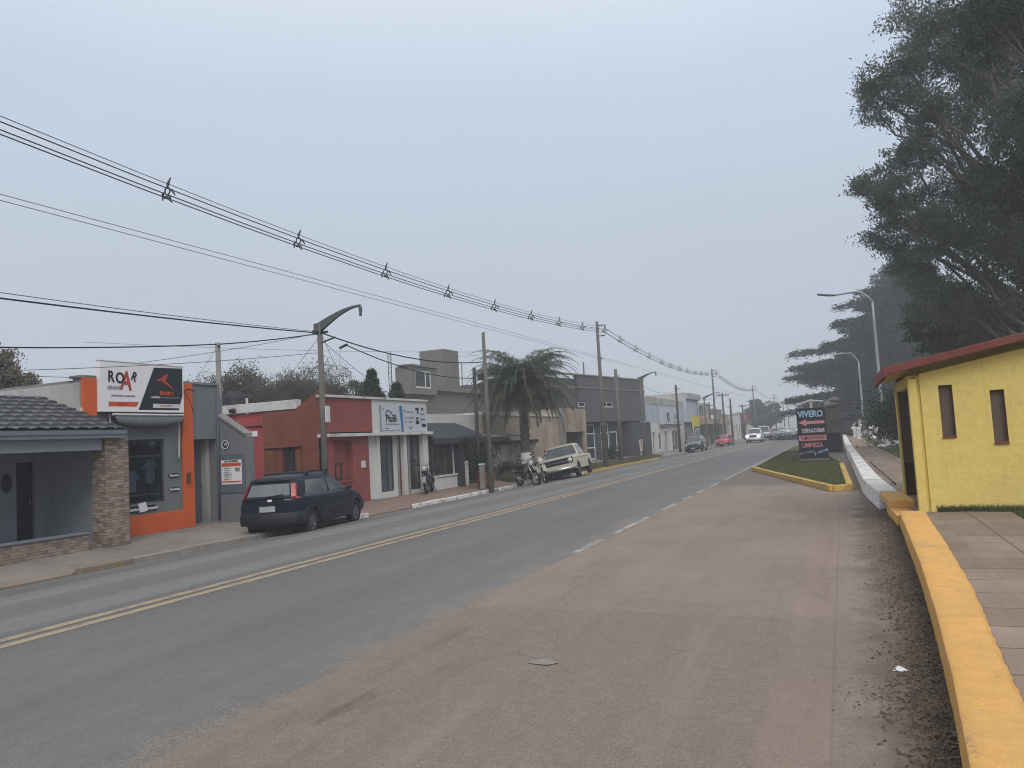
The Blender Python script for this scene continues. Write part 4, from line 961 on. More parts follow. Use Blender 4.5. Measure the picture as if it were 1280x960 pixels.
# ------------------------------------------------------------------ white shop with round emblem
s = thing('white_shop', 'white shop with pale blue upper band behind the grey parked car', 'shop', (-14.8, 74, 0))
Xw = -14.8
b = MB(); b.wall((Xw, 63.3, 0), (0, 1, 0), (1, 0, 0), 15.5, -.3, 2.55, .3, [(1.1, 2.3, -.3, 1.75), (3.4, 4.6, .2, 1.7), (6.0, 7.2, -.3, 1.8), (9.2, 13.5, -.2, 1.9)]); b.box(-28, Xw - .3, 63.3, 78.8, -.3, 2.5); b.build('lower_wall', M['offwhite'], s)
b = MB(); b.box(-28, Xw + .02, 63.3, 78.8, 2.55, 4.15); b.build('upper_wall', M['pale_blue'], s)
b = MB(); b.box(-28, Xw + .05, 63.3, 78.8, 4.15, 4.75); b.box(-28, Xw + .6, 78.82, 86.5, 5.0, 5.6); b.build('parapet', M['plaster'], s)
b = MB(); b.box(-28, Xw + .35, 78.82, 86.3, 2.6, 5.0); b.build('rear_wall', M['pale_blue'], s)
MB().box(Xw + .36, Xw + .4, 85.0, 86.2, 2.7, 4.9).build('dark_strip', M['glass'], s)
b = MB(); b.box(-28, Xw + .1, 78.82, 86.3, -.3, 2.6); b.build('ground_floor', M['olive'], s)
for u0, u1, z0, z1 in ((1.1, 2.3, -.3, 1.75), (6.0, 7.2, -.3, 1.8)): MB().box(Xw - .25, Xw - .2, 63.3 + u0, 63.3 + u1, z0, z1).build('door', M['concrete'], s)
framed(s, (Xw, 63.3, 0), u0=3.4, u1=4.6, z0=.2, z1=1.7, frame=M['frame_w'], pane=M['glass'], inset=.06, fw=.07, **YX)
framed(s, (Xw, 63.3, 0), u0=9.2, u1=13.5, z0=-.2, z1=1.9, frame=M['frame_w'], pane=M['glass_grey'], inset=.06, fw=.08, mull=(10.6, 12.0), **YX)
g_ = thing('fascia_sign', 'pale box sign with round black emblem on the white shop', 'sign', (Xw + .3, 72, 3))
MB().box(Xw + .03, Xw + .35, 67.4, 76.0, 2.42, 3.6).build('box', M['sign_pale'], g_)
b = MB(); b.lathe((Xw + .36, 69.6, 3.05), [(0, 0), (.46, 0), (.46, .02), (0, .02)], (1, 0, 0), 20); b.build('emblem', M['ink'], g_)
text('a', .7, M['sign_pale'], g_, (Xw + .39, 69.6, 3.1), bold=.02); text('El Bagual', .62, M['ink_grey'], g_, (Xw + .37, 73.4, 3.08)); text('almacen de campo', .24, M['ink_grey'], g_, (Xw + .37, 72.8, 2.62))
MB().box(Xw + .03, Xw + .3, 67.2, 76.2, 2.30, 2.42).build('awning_lip', M['concrete'], g_)
t = thing('pole_sign', 'yellow sign over a black and white panel by the grey parked car', 'sign', (-13.2, 76, 0))
MB().tube([(-13.2, 74.9, -.2), (-13.2, 74.9, 3.1)], .05, 8).build('post', M['coping'], t)
MB().box(-13.26, -13.14, 74.6, 78.2, 2.1, 3.1).build('yellow_panel', pm('yellow_sign', (.55, .44, .04), .6, v=.08), t)
MB().box(-13.26, -13.14, 74.9, 78.3, 1.2, 2.05).build('black_panel', M['ink'], t)
b = MB()
for k in range(3): y = 75.2 + k * 1.0; b.obox((-13.13, y + .3, 1.62), (.01, .14, .8), (.7, 0, 0)); b.obox((-13.125, y + .5, 1.62), (.01, .14, .8), (-.7, 0, 0))
b.build('white_marks', M['ink_white'], t)

# ------------------------------------------------------------------ the rest of the street into the fog
def far_house(y0, y1, h_, x, mat, label, low=None, fh=None, cat='building', n=3, seed=0, name='street_building'):
    rr = random.Random(seed); s = thing(name, label, cat, (x, y0, 0)); L = y1 - y0
    holes = []; step = L / n
    for k in range(n):
        u = step * (k + .5); w_ = min(step * .55, rr.uniform(1.0, 2.2)); z0 = rr.choice((-.2, .8)); holes.append((u - w_ / 2, u + w_ / 2, z0, rr.uniform(1.9, 2.3)))
    if h_ > 4.5:
        for k in range(n): u = step * (k + .5); holes.append((u - .6, u + .6, 3.2, min(4.4, h_ - .5)))
    b = MB(); b.wall((x, y0, 0), (0, 1, 0), (1, 0, 0), L, -.3, h_, .25, holes); b.box(x - 12, x - .25, y0, y1, -.3, h_ - .3); b.build('wall', mat, s)
    for i, q in enumerate(holes):
        if q[2] < 0: MB().box(x - .22, x - .16, y0 + q[0], y0 + q[1], q[2], q[3]).build('door', M['wood_d'] if rr.random() < .5 else M['concrete'], s)
        else: framed(s, (x, y0, 0), u0=q[0], u1=q[1], z0=q[2], z1=q[3], frame=M['frame_w'], pane=M['glass'], inset=.08, fw=.07, **YX)
    MB().box(x - .3, x + .12, y0 - .02, y1 - .04, h_, h_ + .14).build('cornice', M['coping'], s)
    if low is not None: MB().box(x + .0, x + rr.uniform(.8, 1.6), y0 + .3, y1 - .3, 2.35, 2.6 + .4 * rr.random()).build('canopy', low, s)
    return s
far_house(86.8, 93.5, 4.6, -15.2, M['olive'], 'grey brown two-storey building right of the pale blue wall', low=M['beige'], seed=1)
far_house(93.6, 100.5, 4.9, -15.6, M['plaster'], 'pale two-storey house with dark canopy behind the red parked car', low=M['olive'], seed=2)
far_house(100.6, 109, 4.3, -15.2, M['concrete'], 'grey flat house behind the crossarm pole, right of the red car', low=M['beige'], seed=3)
far_house(109.2, 118, 3.7, -15.5, M['beige'], 'beige low house behind the white oncoming car', seed=4)
far_house(118.2, 128, 3.9, -15.0, M['offwhite'], 'white low house with flat parapet, left of the brick one', seed=5)
far_house(128.2, 139, 4.2, -15.4, M['brick'], 'faded brick coloured building beside the far round tree', low=M['dgrey'], seed=6)
far_house(158, 172, 3.4, -15.6, M['plaster'], 'pale house just beyond the round tree', seed=7)
far_house(173, 190, 4.4, -15.3, M['concrete'], 'grey house far down the street in the fog', seed=8)
far_house(192, 212, 3.6, -15.6, M['offwhite'], 'last pale house that shows through the fog', seed=9)

# ------------------------------------------------------------------ poles and street lamps, left side
def tapered_pole(name, label, cat, x, y, h_, r0, r1, mat, z0=-.1, lean=(0, 0), group=None, part='shaft'):
    t = thing(name, label, cat, (x, y, z0), group)
    MB().tube([(x, y, z0 - .3), (x + lean[0] * .5, y + lean[1] * .5, z0 + (h_ - z0) * .5), (x + lean[0], y + lean[1], h_)], [r0, (r0 + r1) / 2, r1], 12).build(part, mat, t, smooth=True)
    return t
TP = [43.0, 86.0, 127.5, 169.0, 211.0]
names = ['tallest grey power pole in front of the dark grey building', 'tall power pole standing over the red parked car', 'tall power pole with crossarm beside the brick coloured building',
         'tall power pole rising behind the far round tree', 'farthest tall power pole, faint in the fog']
for i, y in enumerate(TP):
    t = tapered_pole('power_pole', names[i], 'power pole', -12.7, y, 8.37, .14, .08, M['pole'], group='tall power poles along the pavement')
    b = MB(); b.tube([(-12.66, y, 8.15), (-12.26, y, 8.12), (-12.2, y, 8.1)], .03, 6); b.tube([(-12.66, y, 7.5), (-12.25, y, 7.52)], .03, 6); b.tube([(-12.2, y, 8.1), (-12.25, y, 7.85)], .025, 6)
    b.build('bracket', M['iron'], t)
    MB().tube([(-12.82, y, 6.2), (-12.5, y, 6.2)], .035, 6).build('insulator', M['spacer'], t)
t = tapered_pole('utility_pole', 'tall grey pole with a small box, left of the palm', 'utility pole', -12.2, 26.15, 5.84, .105, .06, M['pole'], lean=(.03, -.06))
MB().obox((-12.32, 26.0, 4.15), (.2, .16, .24)).build('junction_box', M['frame_d'], t)
t = tapered_pole('utility_pole', 'slim dark pole behind the gate, left of the tall grey one', 'utility pole', -13.7, 28.3, 4.78, .085, .07, M['pole_wood'])
MB().tube([(-13.72, 28.3, 4.3), (-13.5, 28.25, 4.3)], .02, 6).build('hook', M['iron'], t)
t = tapered_pole('utility_pole', 'short stout pole just right of the tallest power pole', 'utility pole', -13.25, 48.4, 5.95, .14, .10, M['pole'])
MB().tube([(-13.4, 48.4, 5.5), (-13.0, 48.4, 5.5)], .03, 6).build('bracket', M['iron'], t)
t = tapered_pole('utility_pole', 'slim dark pole in front of the white shop sign', 'utility pole', -13.0, 66.7, 5.75, .11, .09, M['pole_wood'], z0=-.2)
MB().tube([(-13.1, 66.7, 5.4), (-12.7, 66.7, 5.4)], .03, 6).build('bracket', M['iron'], t)
for i, (x, y, hh, ca, lab) in enumerate(((-13.5, 98.5, 6.2, .8, 'pole with one crossarm just beyond the red parked car'), (-13.5, 105.6, 5.7, 0, 'thin pole between the crossarm pole and the white oncoming car'),
                         (-13.4, 118, 5.2, .5, 'short crossarm pole left of the brick coloured building'), (-12.9, 129.5, 6.3, 1.0, 'wide crossarm pole beside the tall pole in the haze'),
                         (-13.2, 150, 5.4, 0, 'thin pole showing beside the far round tree'), (-12.8, 196, 7.3, 1.6, 'far double pole with long crossarm in the fog'))):
    t = tapered_pole('utility_pole', lab, 'utility pole', x, y, hh, .14, .10, M['pole_wood'], z0=-.2)
    if ca:
        MB().box(x - ca, x + ca, y - .05, y + .05, hh - .35, hh - .25).build('crossarm', M['pole_wood'], t)
        b = MB()
        for k in (-.9, -.5, .5, .9): b.tube([(x + ca * k, y, hh - .25), (x + ca * k, y, hh - .1)], .04, 6)
        b.build('insulators', M['spacer'], t)
t = tapered_pole('roof_pole', 'square grey service pole rising behind the grey wall top', 'pole', -15.4, 15.95, 4.8, .075, .065, M['concrete'], z0=0)
MB().tube([(-15.42, 15.95, 4.7), (-15.3, 15.9, 4.7)], .03, 6).build('hook', M['iron'], t)

def curved_lamp(x, y, h_, reach, rise, label, z0=-.1, sc=1.0):
    t = tapered_pole('street_lamp', label, 'street lamp', x, y, h_, .10 * sc, .072 * sc, M['pole'], z0=z0, group='street lamps with curved fin arms')
    n = 14; top = []; bot = []
    for k in range(n + 1):
        u = k / n; dep = (.20 * (1 - u) ** 1.7 + .04) * sc
        tx = x - .06 + (reach + .06) * u; tz = h_ + .02 + rise * math.sin(u * math.pi / 2)
        top.append((tx, tz)); bot.append((tx + .1 * sc * (1 - u), tz - dep))
    pts = [(p[0], y - .05, p[1]) for p in top] + [(p[0], y - .05, p[1]) for p in bot[::-1]]
    b = MB(); nn = n + 1
    for k in range(n):
        b.prism([(top[k][0], y - .05, top[k][1]), (top[k + 1][0], y - .05, top[k + 1][1]), (bot[k + 1][0], y - .05, bot[k + 1][1]), (bot[k][0], y - .05, bot[k][1])], (0, .1, 0))
    b.box(x - .14 * sc, x + .0, y - .09, y + .09, h_ - .26 * sc, h_ + .02)
    b.build('arm', M['lamp_arm'], t, merge=.0005)
    MB().tube([(x + reach - .03, y, h_ + rise - .03), (x + reach - .0, y, h_ + rise - .1), (x + reach - .01, y, h_ + rise - .3)], [.05 * sc, .05 * sc, .035 * sc], 8).build('lamp_head', M['lamp_arm'], t)
    return t
t = curved_lamp(-13.2, 17.52, 5.25, 1.38, .37, 'dark curved-arm street lamp standing behind the dark hatchback')
b = MB(); b.tube([(-13.3, 17.45, 4.98), (-12.95, 17.55, 5.02)], .03, 6); b.tube([(-13.15, 17.5, 4.72), (-12.75, 17.62, 4.85)], .022, 6); b.tube([(-12.72, 17.75, 4.55), (-12.6, 17.95, 4.66)], .035, 6); b.box(-13.4, -13.28, 17.45, 17.58, 5.0, 5.1)
b.build('cable_clamps', M['cable'], t)
MB().tube([(-13.1, 17.5, 4.9), (-12.85, 17.6, 4.2), (-12.75, 17.62, 3.95), (-12.68, 17.66, 4.1), (-12.66, 17.7, 4.55)], .007, 4).build('slack_wire', M['wire'], t)
MB().box(-13.08, -13.0, 17.45, 17.58, 2.5, 2.95).build('meter_box', M['coping'], t)
curved_lamp(-13.3, 55.1, 5.78, 1.2, .3, 'curved-arm street lamp against the dark grey building corner')
curved_lamp(-13.3, 83.2, 5.2, 1.6, .4, 'curved-arm street lamp between the grey and red parked cars', z0=-.2)

# ------------------------------------------------------------------ overhead lines
def sag_line(poles, z, sag, x, t0=None, t1=None, n=16):
    pts = []
    for a, c in zip(poles, poles[1:]):
        for k in range(n):
            u = k / n; y = a + (c - a) * u
            if (t0 is None or y >= t0) and (t1 is None or y <= t1): pts.append((x, y, z - 4 * sag * u * (1 - u)))
    pts.append((x, poles[-1], z)); return pts
LP = [0.0] + TP
for dx, dz, r, mt, lab in ((0, .17, .008, 'wire', 'thin messenger wire topmost of the overhead power line'), (-.13, .0, .0115, 'cable', 'black cable on the house side of the overhead power line'),
                       (.13, .01, .0115, 'cable', 'black cable on the road side of the overhead power line'), (0, -.14, .0115, 'cable', 'black cable lowest of the four wires of the power line')):
    o = MB().tube(sag_line(LP, 7.83 + dz, .86, -12.27 + dx), r, 5).build('power_cable', M[mt], smooth=True)
    tag(o, lab, 'cable', 'overhead power line wires')
for x, z, lab in ((-12.5, 6.22, 'upper thin grey phone wire below the power line'), (-12.44, 6.12, 'lower thin grey phone wire below the power line')):
    o = MB().tube(sag_line(LP, z, -.04 if z > 6.2 else .0, x), .0065, 5).build('phone_wire', M['wire'], smooth=True); tag(o, lab, 'wire')
def span(a, c, sag, r, mat, label, n=14, name='service_cable'):
    a, c = Vector(a), Vector(c)
    pts = [a.lerp(c, k / n) - Vector((0, 0, 4 * sag * (k / n) * (1 - k / n))) for k in range(n + 1)]
    o = MB().tube(pts, r, 5).build(name, M[mat], smooth=True); return tag(o, label, 'cable')
span((-13.2, 2, 4.6), (-13.2, 17.5, 5.0), .12, .017, 'cable', 'thick black cable running from the left edge to the curved lamp post')
span((-13.15, 2, 4.74), (-13.2, 17.5, 5.03), .12, .008, 'wire', 'thin wire just above the thick black cable at the left')
span((-15.3, 6, 3.87), (-15.4, 15.93, 4.76), .1, .017, 'cable', 'thick cable from the left edge over the billboard to the roof pole')
span((-15.4, 15.95, 4.76), (-13.25, 17.48, 4.98), .03, .017, 'cable', 'short thick cable from the roof pole to the curved lamp post')
span((-13.15, 17.55, 5.0), (-12.2, 26.1, 4.72), .30, .019, 'cable', 'upper thick black cable from the curved lamp post toward the tall grey pole')
span((-12.65, 17.9, 4.66), (-13.68, 28.3, 4.35), .28, .016, 'cable', 'lower thick black cable from the curved lamp post to the slim dark pole')
span((-13.2, 17.5, 4.85), (-16, 26, 3.6), .1, .008, 'wire', 'thin wire dropping from the curved lamp post behind the red shop')
span((-13.2, 17.5, 4.9), (-16.2, 18.9, 3.4), .02, .007, 'wire', 'thin stay wire slanting from the lamp post down to the brick wall')
span((-13.2, 17.5, 4.45), (-15.3, 10.5, 3.7), .06, .008, 'wire', 'thin wire from the lamp post passing behind the billboard')
span((-13.2, 17.5, 5.0), (-15.25, 13, 4.0), .05, .007, 'wire', 'thin slack wire from the lamp post to the billboard top')
span((-15.42, 15.95, 4.7), (-15.7, 15.3, 3.65), .03, .006, 'wire', 'short slack wire hanging from the roof pole to the shop roof')
span((-15.2, 2, 3.4), (-15.25, 12, 3.62), .03, .007, 'wire', 'thin wire over the tiled porch roof to the orange shop')
span((-12.2, 26.1, 5.0), (-22, 38, 6.9), .1, .006, 'wire', 'thin wire from the tall grey pole to the olive roof tower')
span((-12.2, 26.1, 5.1), (-22, 17, 5.6), .1, .006, 'wire', 'thin long wire over the brick wall to the tall grey pole')
span((-13.3, 55, 5.2), (-14.7, 68, 3.4), .1, .0115, 'cable', 'dark cable from the second curved lamp down to the white shop')
span((-13.3, 55, 5.4), (-13.0, 66.7, 5.3), .5, .012, 'wire', 'slack wire between the second curved lamp and the slim dark pole')
span((-13.0, 66.7, 5.4), (-13.5, 98.5, 5.9), .7, .012, 'wire', 'slack wire between the slim dark pole and the crossarm pole')
span((-13.25, 48.4, 5.5), (-13.3, 55.1, 5.3), .2, .012, 'wire', 'slack wire between the stout pole and the second curved lamp')
span((-12.7, 140, 6.0), (12, 150, 6.2), .3, .018, 'wire', 'wire crossing high over the far road in the fog')
# spacers of the power line
def make_spacer(y, z, label):
    t = thing('cable_spacer', label, 'cable spacer', (-12.27, y, z), 'cable spacers on the overhead power line')
    x = -12.27; b = MB()
    ring = [(x + .085 * math.cos(a), y, z + .02 + .1 * math.sin(a)) for a in np.linspace(0, 2 * math.pi, 11)]
    b.tube(ring, .02, 5); b.build('ring', M['spacer'], t)
    for p, q, r_ in (((0, .11), (.02, .2), (.085, .36)), ((-.08, 0), (-.15, -.03), (-.2, -.19)), ((.08, .02), (.15, .02), (.22, -.12)), ((0, -.08), (0, -.15), (.12, -.29))):
        MB().tube([(x + p[0], y, z + p[1]), (x + q[0], y, z + q[1]), (x + r_[0], y + .03, z + r_[1])], [.022, .036, .014], 6).build('clip_arm', M['spacer'], t)
    MB().tube([(x - .05, y - .06, z - .15), (x + .06, y + .06, z - .15)], .04, 6).build('clip', M['spacer'], t)
    return t
def wz(y):
    for a, c in zip(LP, LP[1:]):
        if a <= y <= c: u = (y - a) / (c - a); return 7.83 - 4 * .86 * u * (1 - u)
ordn = ['first', 'second', 'third', 'fourth', 'fifth', 'sixth', 'seventh', 'eighth', 'ninth', 'tenth', 'eleventh', 'twelfth']
near = [11.44, 15.55, 19.59, 23.58, 27.48, 31.41, 35.09, 38.78]
proto = None
def put_spacer(y, label):
    global proto
    if proto is None: proto = make_spacer(y, wz(y), label); proto.scale = (.82,) * 3; return proto
    return dup(proto, (-12.27, y, wz(y)), label)
for i, y in enumerate(near): put_spacer(y, f'star-shaped spacer on the power line, {ordn[i]} from the left edge')
put_spacer(43.0, 'star-shaped spacer hung from the bracket of the tallest power pole')
for i, y in enumerate([46.42, 50.24, 54.04, 58.17, 61.41, 65.15, 68.71, 72.47, 76.06, 79.52]): put_spacer(y, f'star-shaped spacer, {ordn[i]} beyond the tallest power pole')
put_spacer(86.0, 'star-shaped spacer hung from the pole over the red car')
for i, y in enumerate([89.5, 93, 96.5, 100, 103.7, 107.4, 111, 114.6, 118.2, 121.8]): put_spacer(y, f'star-shaped spacer, {ordn[i]} beyond the pole over the red car')

# ------------------------------------------------------------------ right side: walls
w = thing('kerb_wall', 'thick ochre yellow kerb wall running along the walkway in the foreground', 'wall', (.5, 6, 0))
def wall_strip(outer, inner, z1, zin, ystep=.07, jit=.0035, cap0=None):
    """solid low wall between two plan polylines; rounded arris, rough plastered back edge"""
    wob = lambda y: .002 * math.sin(y * 5.3 + 2 * math.sin(y * 1.7)) + .0025 * math.sin(y * 23.1 + 3 * math.sin(y * 2.9))
    b = MB(); rows = []; y0 = outer[0][1]; y1 = outer[-1][1]; n = int((y1 - y0) / ystep) + 1; rr = random.Random(5)
    for k in range(n + 1):
        y = y0 + (y1 - y0) * k / n
        xo = float(np.interp(y, [p[1] for p in outer], [p[0] for p in outer])); xi = float(np.interp(y, [p[1] for p in inner], [p[0] for p in inner]))
        j = lambda s=1: rr.uniform(-jit, jit) * s
        zt = z1 + .002 * math.sin(y * 3.1)
        rows.append([(xo - .02, y, -.05), (xo + j(.4), y, zt * .5), (xo + .0 + j(.5), y, zt - .012), (xo + .014 + j(.5), y, zt - .001), (xo * .7 + xi * .3, y, zt + j(.25)), (xo * .3 + xi * .7, y, zt + j(.25)), (xi - .014, y, zt + j(.2)), (xi - .004, y, zt - .010), (xi + .004 + wob(y) * .5 + j(1.0), y, zin + .012 + j(.6)), (xi + .02 + wob(y) + j(1.5), y, zin - .004), (xi + .03, y, .05)])
    b.grid([r[:3] for r in rows]); b.grid([[(r[2][0], r[2][1], r[2][2])] + r[3:7] for r in rows]); b.grid([r[6:] for r in rows]); b.poly(rows[0]); b.poly(rows[-1][::-1])
    return b
wall_strip(WALL, [(x - .05, y) for x, y in WALLI[:-1]] + [(1.05, 13.4)], .282, .25).build('wall', M['yellow_top'], w, smooth=True)
w = thing('wall_end_block', 'lower stepped yellow block at the end of the kerb wall by the shelter', 'block', (.85, 14.4, 0))
MB().prism([(.66, 13.42, -.02), (1.02, 13.42, -.02), (.96, 15.3, -.02), (.60, 15.3, -.02)], (0, 0, .235)).build('lower_step', M['yellow_top'], w, bev=.015)
MB().prism([(.62, 14.5, .21), (1.0, 14.5, .21), (.93, 16.1, .21), (.55, 16.1, .21)], (0, 0, .14)).build('upper_step', M['yellow_top'], w, bev=.015)
w = thing('whitewashed_wall', 'whitewashed low kerb wall running away beyond the shelter', 'wall', (.5, 25, 0))
wall_strip([(.52, 16.12), (.38, 18.6), (.33, 20), (.24, 30), (.17, 38)], [(.86, 16.12), (.74, 19.5), (.68, 22), (.58, 30), (.50, 38)], .365, .26, .4).build('wall', M['white_wall'], w)
w = thing('whitewashed_wall', 'far lower stretch of whitewashed wall behind the stone monument', 'wall', (.2, 60, 0))
wall_strip([(.13, 38.4), (0, 60), (-.14, 96)], [(.5, 38.4), (.35, 60), (.25, 96)], .36, .26, 1.2).build('wall', M['white_wall'], w)
b = MB(); rr = random.Random(2)
for k in range(3):
    pts = [(.86 - .035 * (y - 17.5) * .5 + rr.uniform(-.02, .02), y, .41 + rr.uniform(-.01, .02)) for y in np.arange(17.2, 27, .5)]
    b.tube(pts, .012, 4)
o = b.build('hose', M['black_plastic']); tag(o, 'dark cable lying along the back edge of the whitewashed wall', 'cable')

# ------------------------------------------------------------------ yellow bus shelter
s = thing('bus_shelter', 'yellow painted bus shelter with oxide red roof edge and two slit windows', 'bus shelter', (1.0, 13.6, .24))
b = MB(); b.wall((1.16, 13.6, 0), (1, 0, 0), (0, -1, 0), 3.9, .1, 2.38, .16, [(.25, .44, 1.40, 2.19), (.93, 1.12, 1.27, 2.065)])
pts = [(1.16, 13.6, 2.38), (5.06, 13.6, 2.38), (5.06, 13.6, 3.12), (1.16, 13.6, 2.39)]
b.prism(pts, (0, .16, 0)); b.build('side_wall', M['shelter'], s)
for x0, z0, z1 in ((1.41, 1.40, 2.19), (2.09, 1.27, 2.065)):
    b = MB(); b.box(x0, x0 + .19, 13.575, 13.6, z0 - .03, z0); b.box(x0, x0 + .19, 13.60, 13.66, z0, z0 + .006); b.box(x0 + .182, x0 + .19, 13.6, 13.66, z0 + .006, z1); b.build('slit_trim', M['shelter_red'], s)
    MB().box(x0, x0 + .19, 13.67, 13.69, z0, z1).build('slit_interior_stand_in', M['board'], s)  # added brown panel standing in for the interior seen through the slit
MB().box(.99, 1.11, 13.56, 13.74, .1, 2.32).build('post', M['shelter'], s, bev=.012)
MB().box(.97, 1.02, 16.5, 16.62, .1, 2.34).build('post', M['shelter'], s, bev=.012)
MB().box(1.11, 1.16, 13.63, 13.70, .1, 2.36).build('jamb', M['shelter'], s)
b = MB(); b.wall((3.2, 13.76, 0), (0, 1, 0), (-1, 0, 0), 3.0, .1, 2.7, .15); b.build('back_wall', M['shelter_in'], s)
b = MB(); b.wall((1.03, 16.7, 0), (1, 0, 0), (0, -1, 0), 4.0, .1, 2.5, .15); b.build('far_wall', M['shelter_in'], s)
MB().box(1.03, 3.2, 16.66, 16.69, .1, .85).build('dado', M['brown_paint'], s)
MB().box(1.3, 3.1, 15.9, 16.4, .62, .7).build('bench', M['concrete'], s)
MB().prism([(.68, 13.38, 2.415), (5.2, 13.38, 3.27), (5.2, 13.38, 3.36), (.68, 13.38, 2.505)], (0, 3.7, 0)).build('roof', M['shelter'], s)
b = MB(); b.prism([(.68, 13.30, 2.40), (5.2, 13.30, 3.26), (5.2, 13.30, 3.38), (.68, 13.30, 2.52)], (0, .08, 0)); b.box(.64, .70, 13.30, 17.1, 2.36, 2.53); b.build('roof_edge', M['shelter_red'], s, bev=.012)
MB().prism([(1.0, 13.75, 2.22), (1.0, 16.6, 2.22), (1.12, 16.6, 2.22), (1.12, 13.75, 2.22)], (0, 0, .16)).build('front_beam', M['shelter'], s)

# ------------------------------------------------------------------ nursery sign on the island
s = thing('nursery_sign', 'tall black hand-painted sign with a big pink arrow standing on the grass island', 'sign', (-1.28, 35.6, .12))
ux = Vector((1.18, -1.05, 0)).normalized(); un = Vector((-1.05, -1.18, 0)).normalized(); c0 = Vector((-1.86, 36.12, 0)); Wd = 1.58
ux = Vector((1, -.12, 0)).normalized(); un = Vector((-.12, -1, 0)).normalized(); c0 = Vector((-1.82, 35.7, 0)); Wd = 1.17
def vp(u, z, d=0): return c0 + ux * (Wd * u) + un * d + UP * z
MB().prism([vp(0, .22), vp(1, .22), vp(1, 2.40), vp(0, 2.40)], -un * .08).build('board', M['sign_dark'], s)
b = MB()
for u in (.08, .86): b.prism([vp(u, .05, -.09), vp(u + .06, .05, -.09), vp(u + .06, 2.3, -.09), vp(u, 2.3, -.09)], -un * .06)
b.build('posts', M['frame_d'], s)
b = MB(); b.prism([vp(0, .14), vp(1, .14), vp(1, .22), vp(0, .22)], -un * .09); b.build('base_strip', M['concrete'], s)
tt = lambda q, u, z, size, mat, **k: text(q, size, mat, s, vp(u, z, .006), tuple(ux), tuple(un), **k)
tt('VIVERO', .49, 2.13, .38, M['ink_blue'], bold=.012, sx=.80)
b = MB(); b.prism([vp(.05, 1.78, .004), vp(.33, 1.93, .004), vp(.33, 1.84, .004), vp(.96, 1.84, .004), vp(.96, 1.71, .004), vp(.33, 1.71, .004), vp(.33, 1.63, .004)], un * .005); b.build('arrow', M['ink_pink'], s)
tt('3585625868', .54, 1.42, .25, M['ink_white'], bold=.004, sx=.75)
b = MB(); b.prism([vp(.03, .99, .003), vp(.985, .99, .003), vp(.985, 1.22, .003), vp(.03, 1.22, .003)], un * .004); b.build('pink_band', M['ink_pink'], s)
tt('FUMIGACIONES', .51, 1.105, .2, M['ink'], bold=.003, sx=.68)
tt('LIMPIEZA', .49, .79, .26, M['ink_pink'], bold=.006, sx=.8)
text('de lotes', .2, M['ink_grey'], s, vp(.26, .50, .006), tuple((ux + UP * .2).normalized()), tuple(un), bold=.003)
text('y otros', .2, M['ink_blue'], s, vp(.76, .52, .006), tuple((ux + UP * .32).normalized()), tuple(un), bold=.003)
MB().obox((-2.05, 35.3, .25), (.07, .07, .28)).build('stub', M['frame_d'], s)

# ------------------------------------------------------------------ stone monument behind it
s = thing('stone_monument', 'mossy stone shrine with rounded tops standing behind the black sign', 'monument', (-.9, 48, 0))
b = MB(); rr = random.Random(4)
for x0, x1, zt in ((-1.02, -.05, 2.55), (-2.15, -.95, 2.85)):
    xc = (x0 + x1) / 2; hw = (x1 - x0) / 2
    prof = [(x0, -.05), (x1, -.05)] + [(xc + hw * math.cos(a), zt - .5 + .5 * math.sin(a)) for a in np.linspace(0, math.pi, 9)]
    b.prism([(x, 47, z) for x, z in prof], (0, 1.2, 0))
b.build('stone_body', M['statue'], s, bev=.05)
MB().box(-.92, -.16, 46.9, 47.0, .05, 1.15).build('painted_niche_shade', M['darkdoor'], s)  # near-black block on solid stone, colour stands in for an opening's shade
MB().box(-1.1, .0, 46.8, 47.0, -.05, .06).build('step', M['concrete'], s)
b = MB(); b.ell((-.52, 47.3, 2.75), (.42, .4, .25), 10, 6, .15); b.ell((-.35, 47.1, 3.02), (.3, .2, .14), 8, 5, .2); b.build('cap_stone', M['concrete'], s)
b = MB(); b.tube([(-2.4, 47, 2.8), (-1.6, 47, 3.05), (-.9, 47, 2.95)], .06, 6); b.tube([(-1.6, 47, 2.2), (-1.55, 47, 3.0)], .08, 6); b.build('timber', M['offwhite'], s)

# ------------------------------------------------------------------ street lamps on the right
def arm_lamp(x, y, h_, reach, rise, label, head=True, base=True):
    t = thing('street_lamp', label, 'street lamp', (x, y, .25), 'slender galvanised street lamps on the right')
    MB().tube([(x, y, .1), (x, y, 3.2), (x, y, 3.25), (x, y, h_ * .85), (x, y, h_)], [.125, .125, .095, .085, .07], 10).build('post', M['lamp_post'], t, smooth=True)
    n = 10; pts = [(x, y, h_)]
    for k in range(1, n + 1):
        u = k / n; pts.append((x - reach * u, y, h_ + rise * math.sin(min(1, u * 2.6) * math.pi / 2) - .12 * max(0, u - .45)))
    MB().tube(pts, [.07] * 4 + [.055] * (len(pts) - 4), 8).build('arm', M['lamp_post'], t, smooth=True)
    e_ = Vector(pts[-1])
    if head:
        b = MB(); b.prism([(e_.x + .1, y - .13, e_.z - .06), (e_.x - .4, y - .18, e_.z + .0), (e_.x - 1.0, y - .14, e_.z + .14), (e_.x - 1.0, y + .14, e_.z + .14), (e_.x - .4, y + .18, e_.z + .0), (e_.x + .1, y + .13, e_.z - .06)], (0, 0, .1)); b.build('lamp_head', M['frame_d'], t, bev=.015)
    if base: MB().lathe((x, y, .2), [(.2, 0), (.2, .25), (.14, .32)], n=10).build('base', M['white_wall'], t)
    return t
arm_lamp(2.42, 55, 9.45, 2.3, .75, 'taller slender street lamp with dark head rising beside the shelter roof')
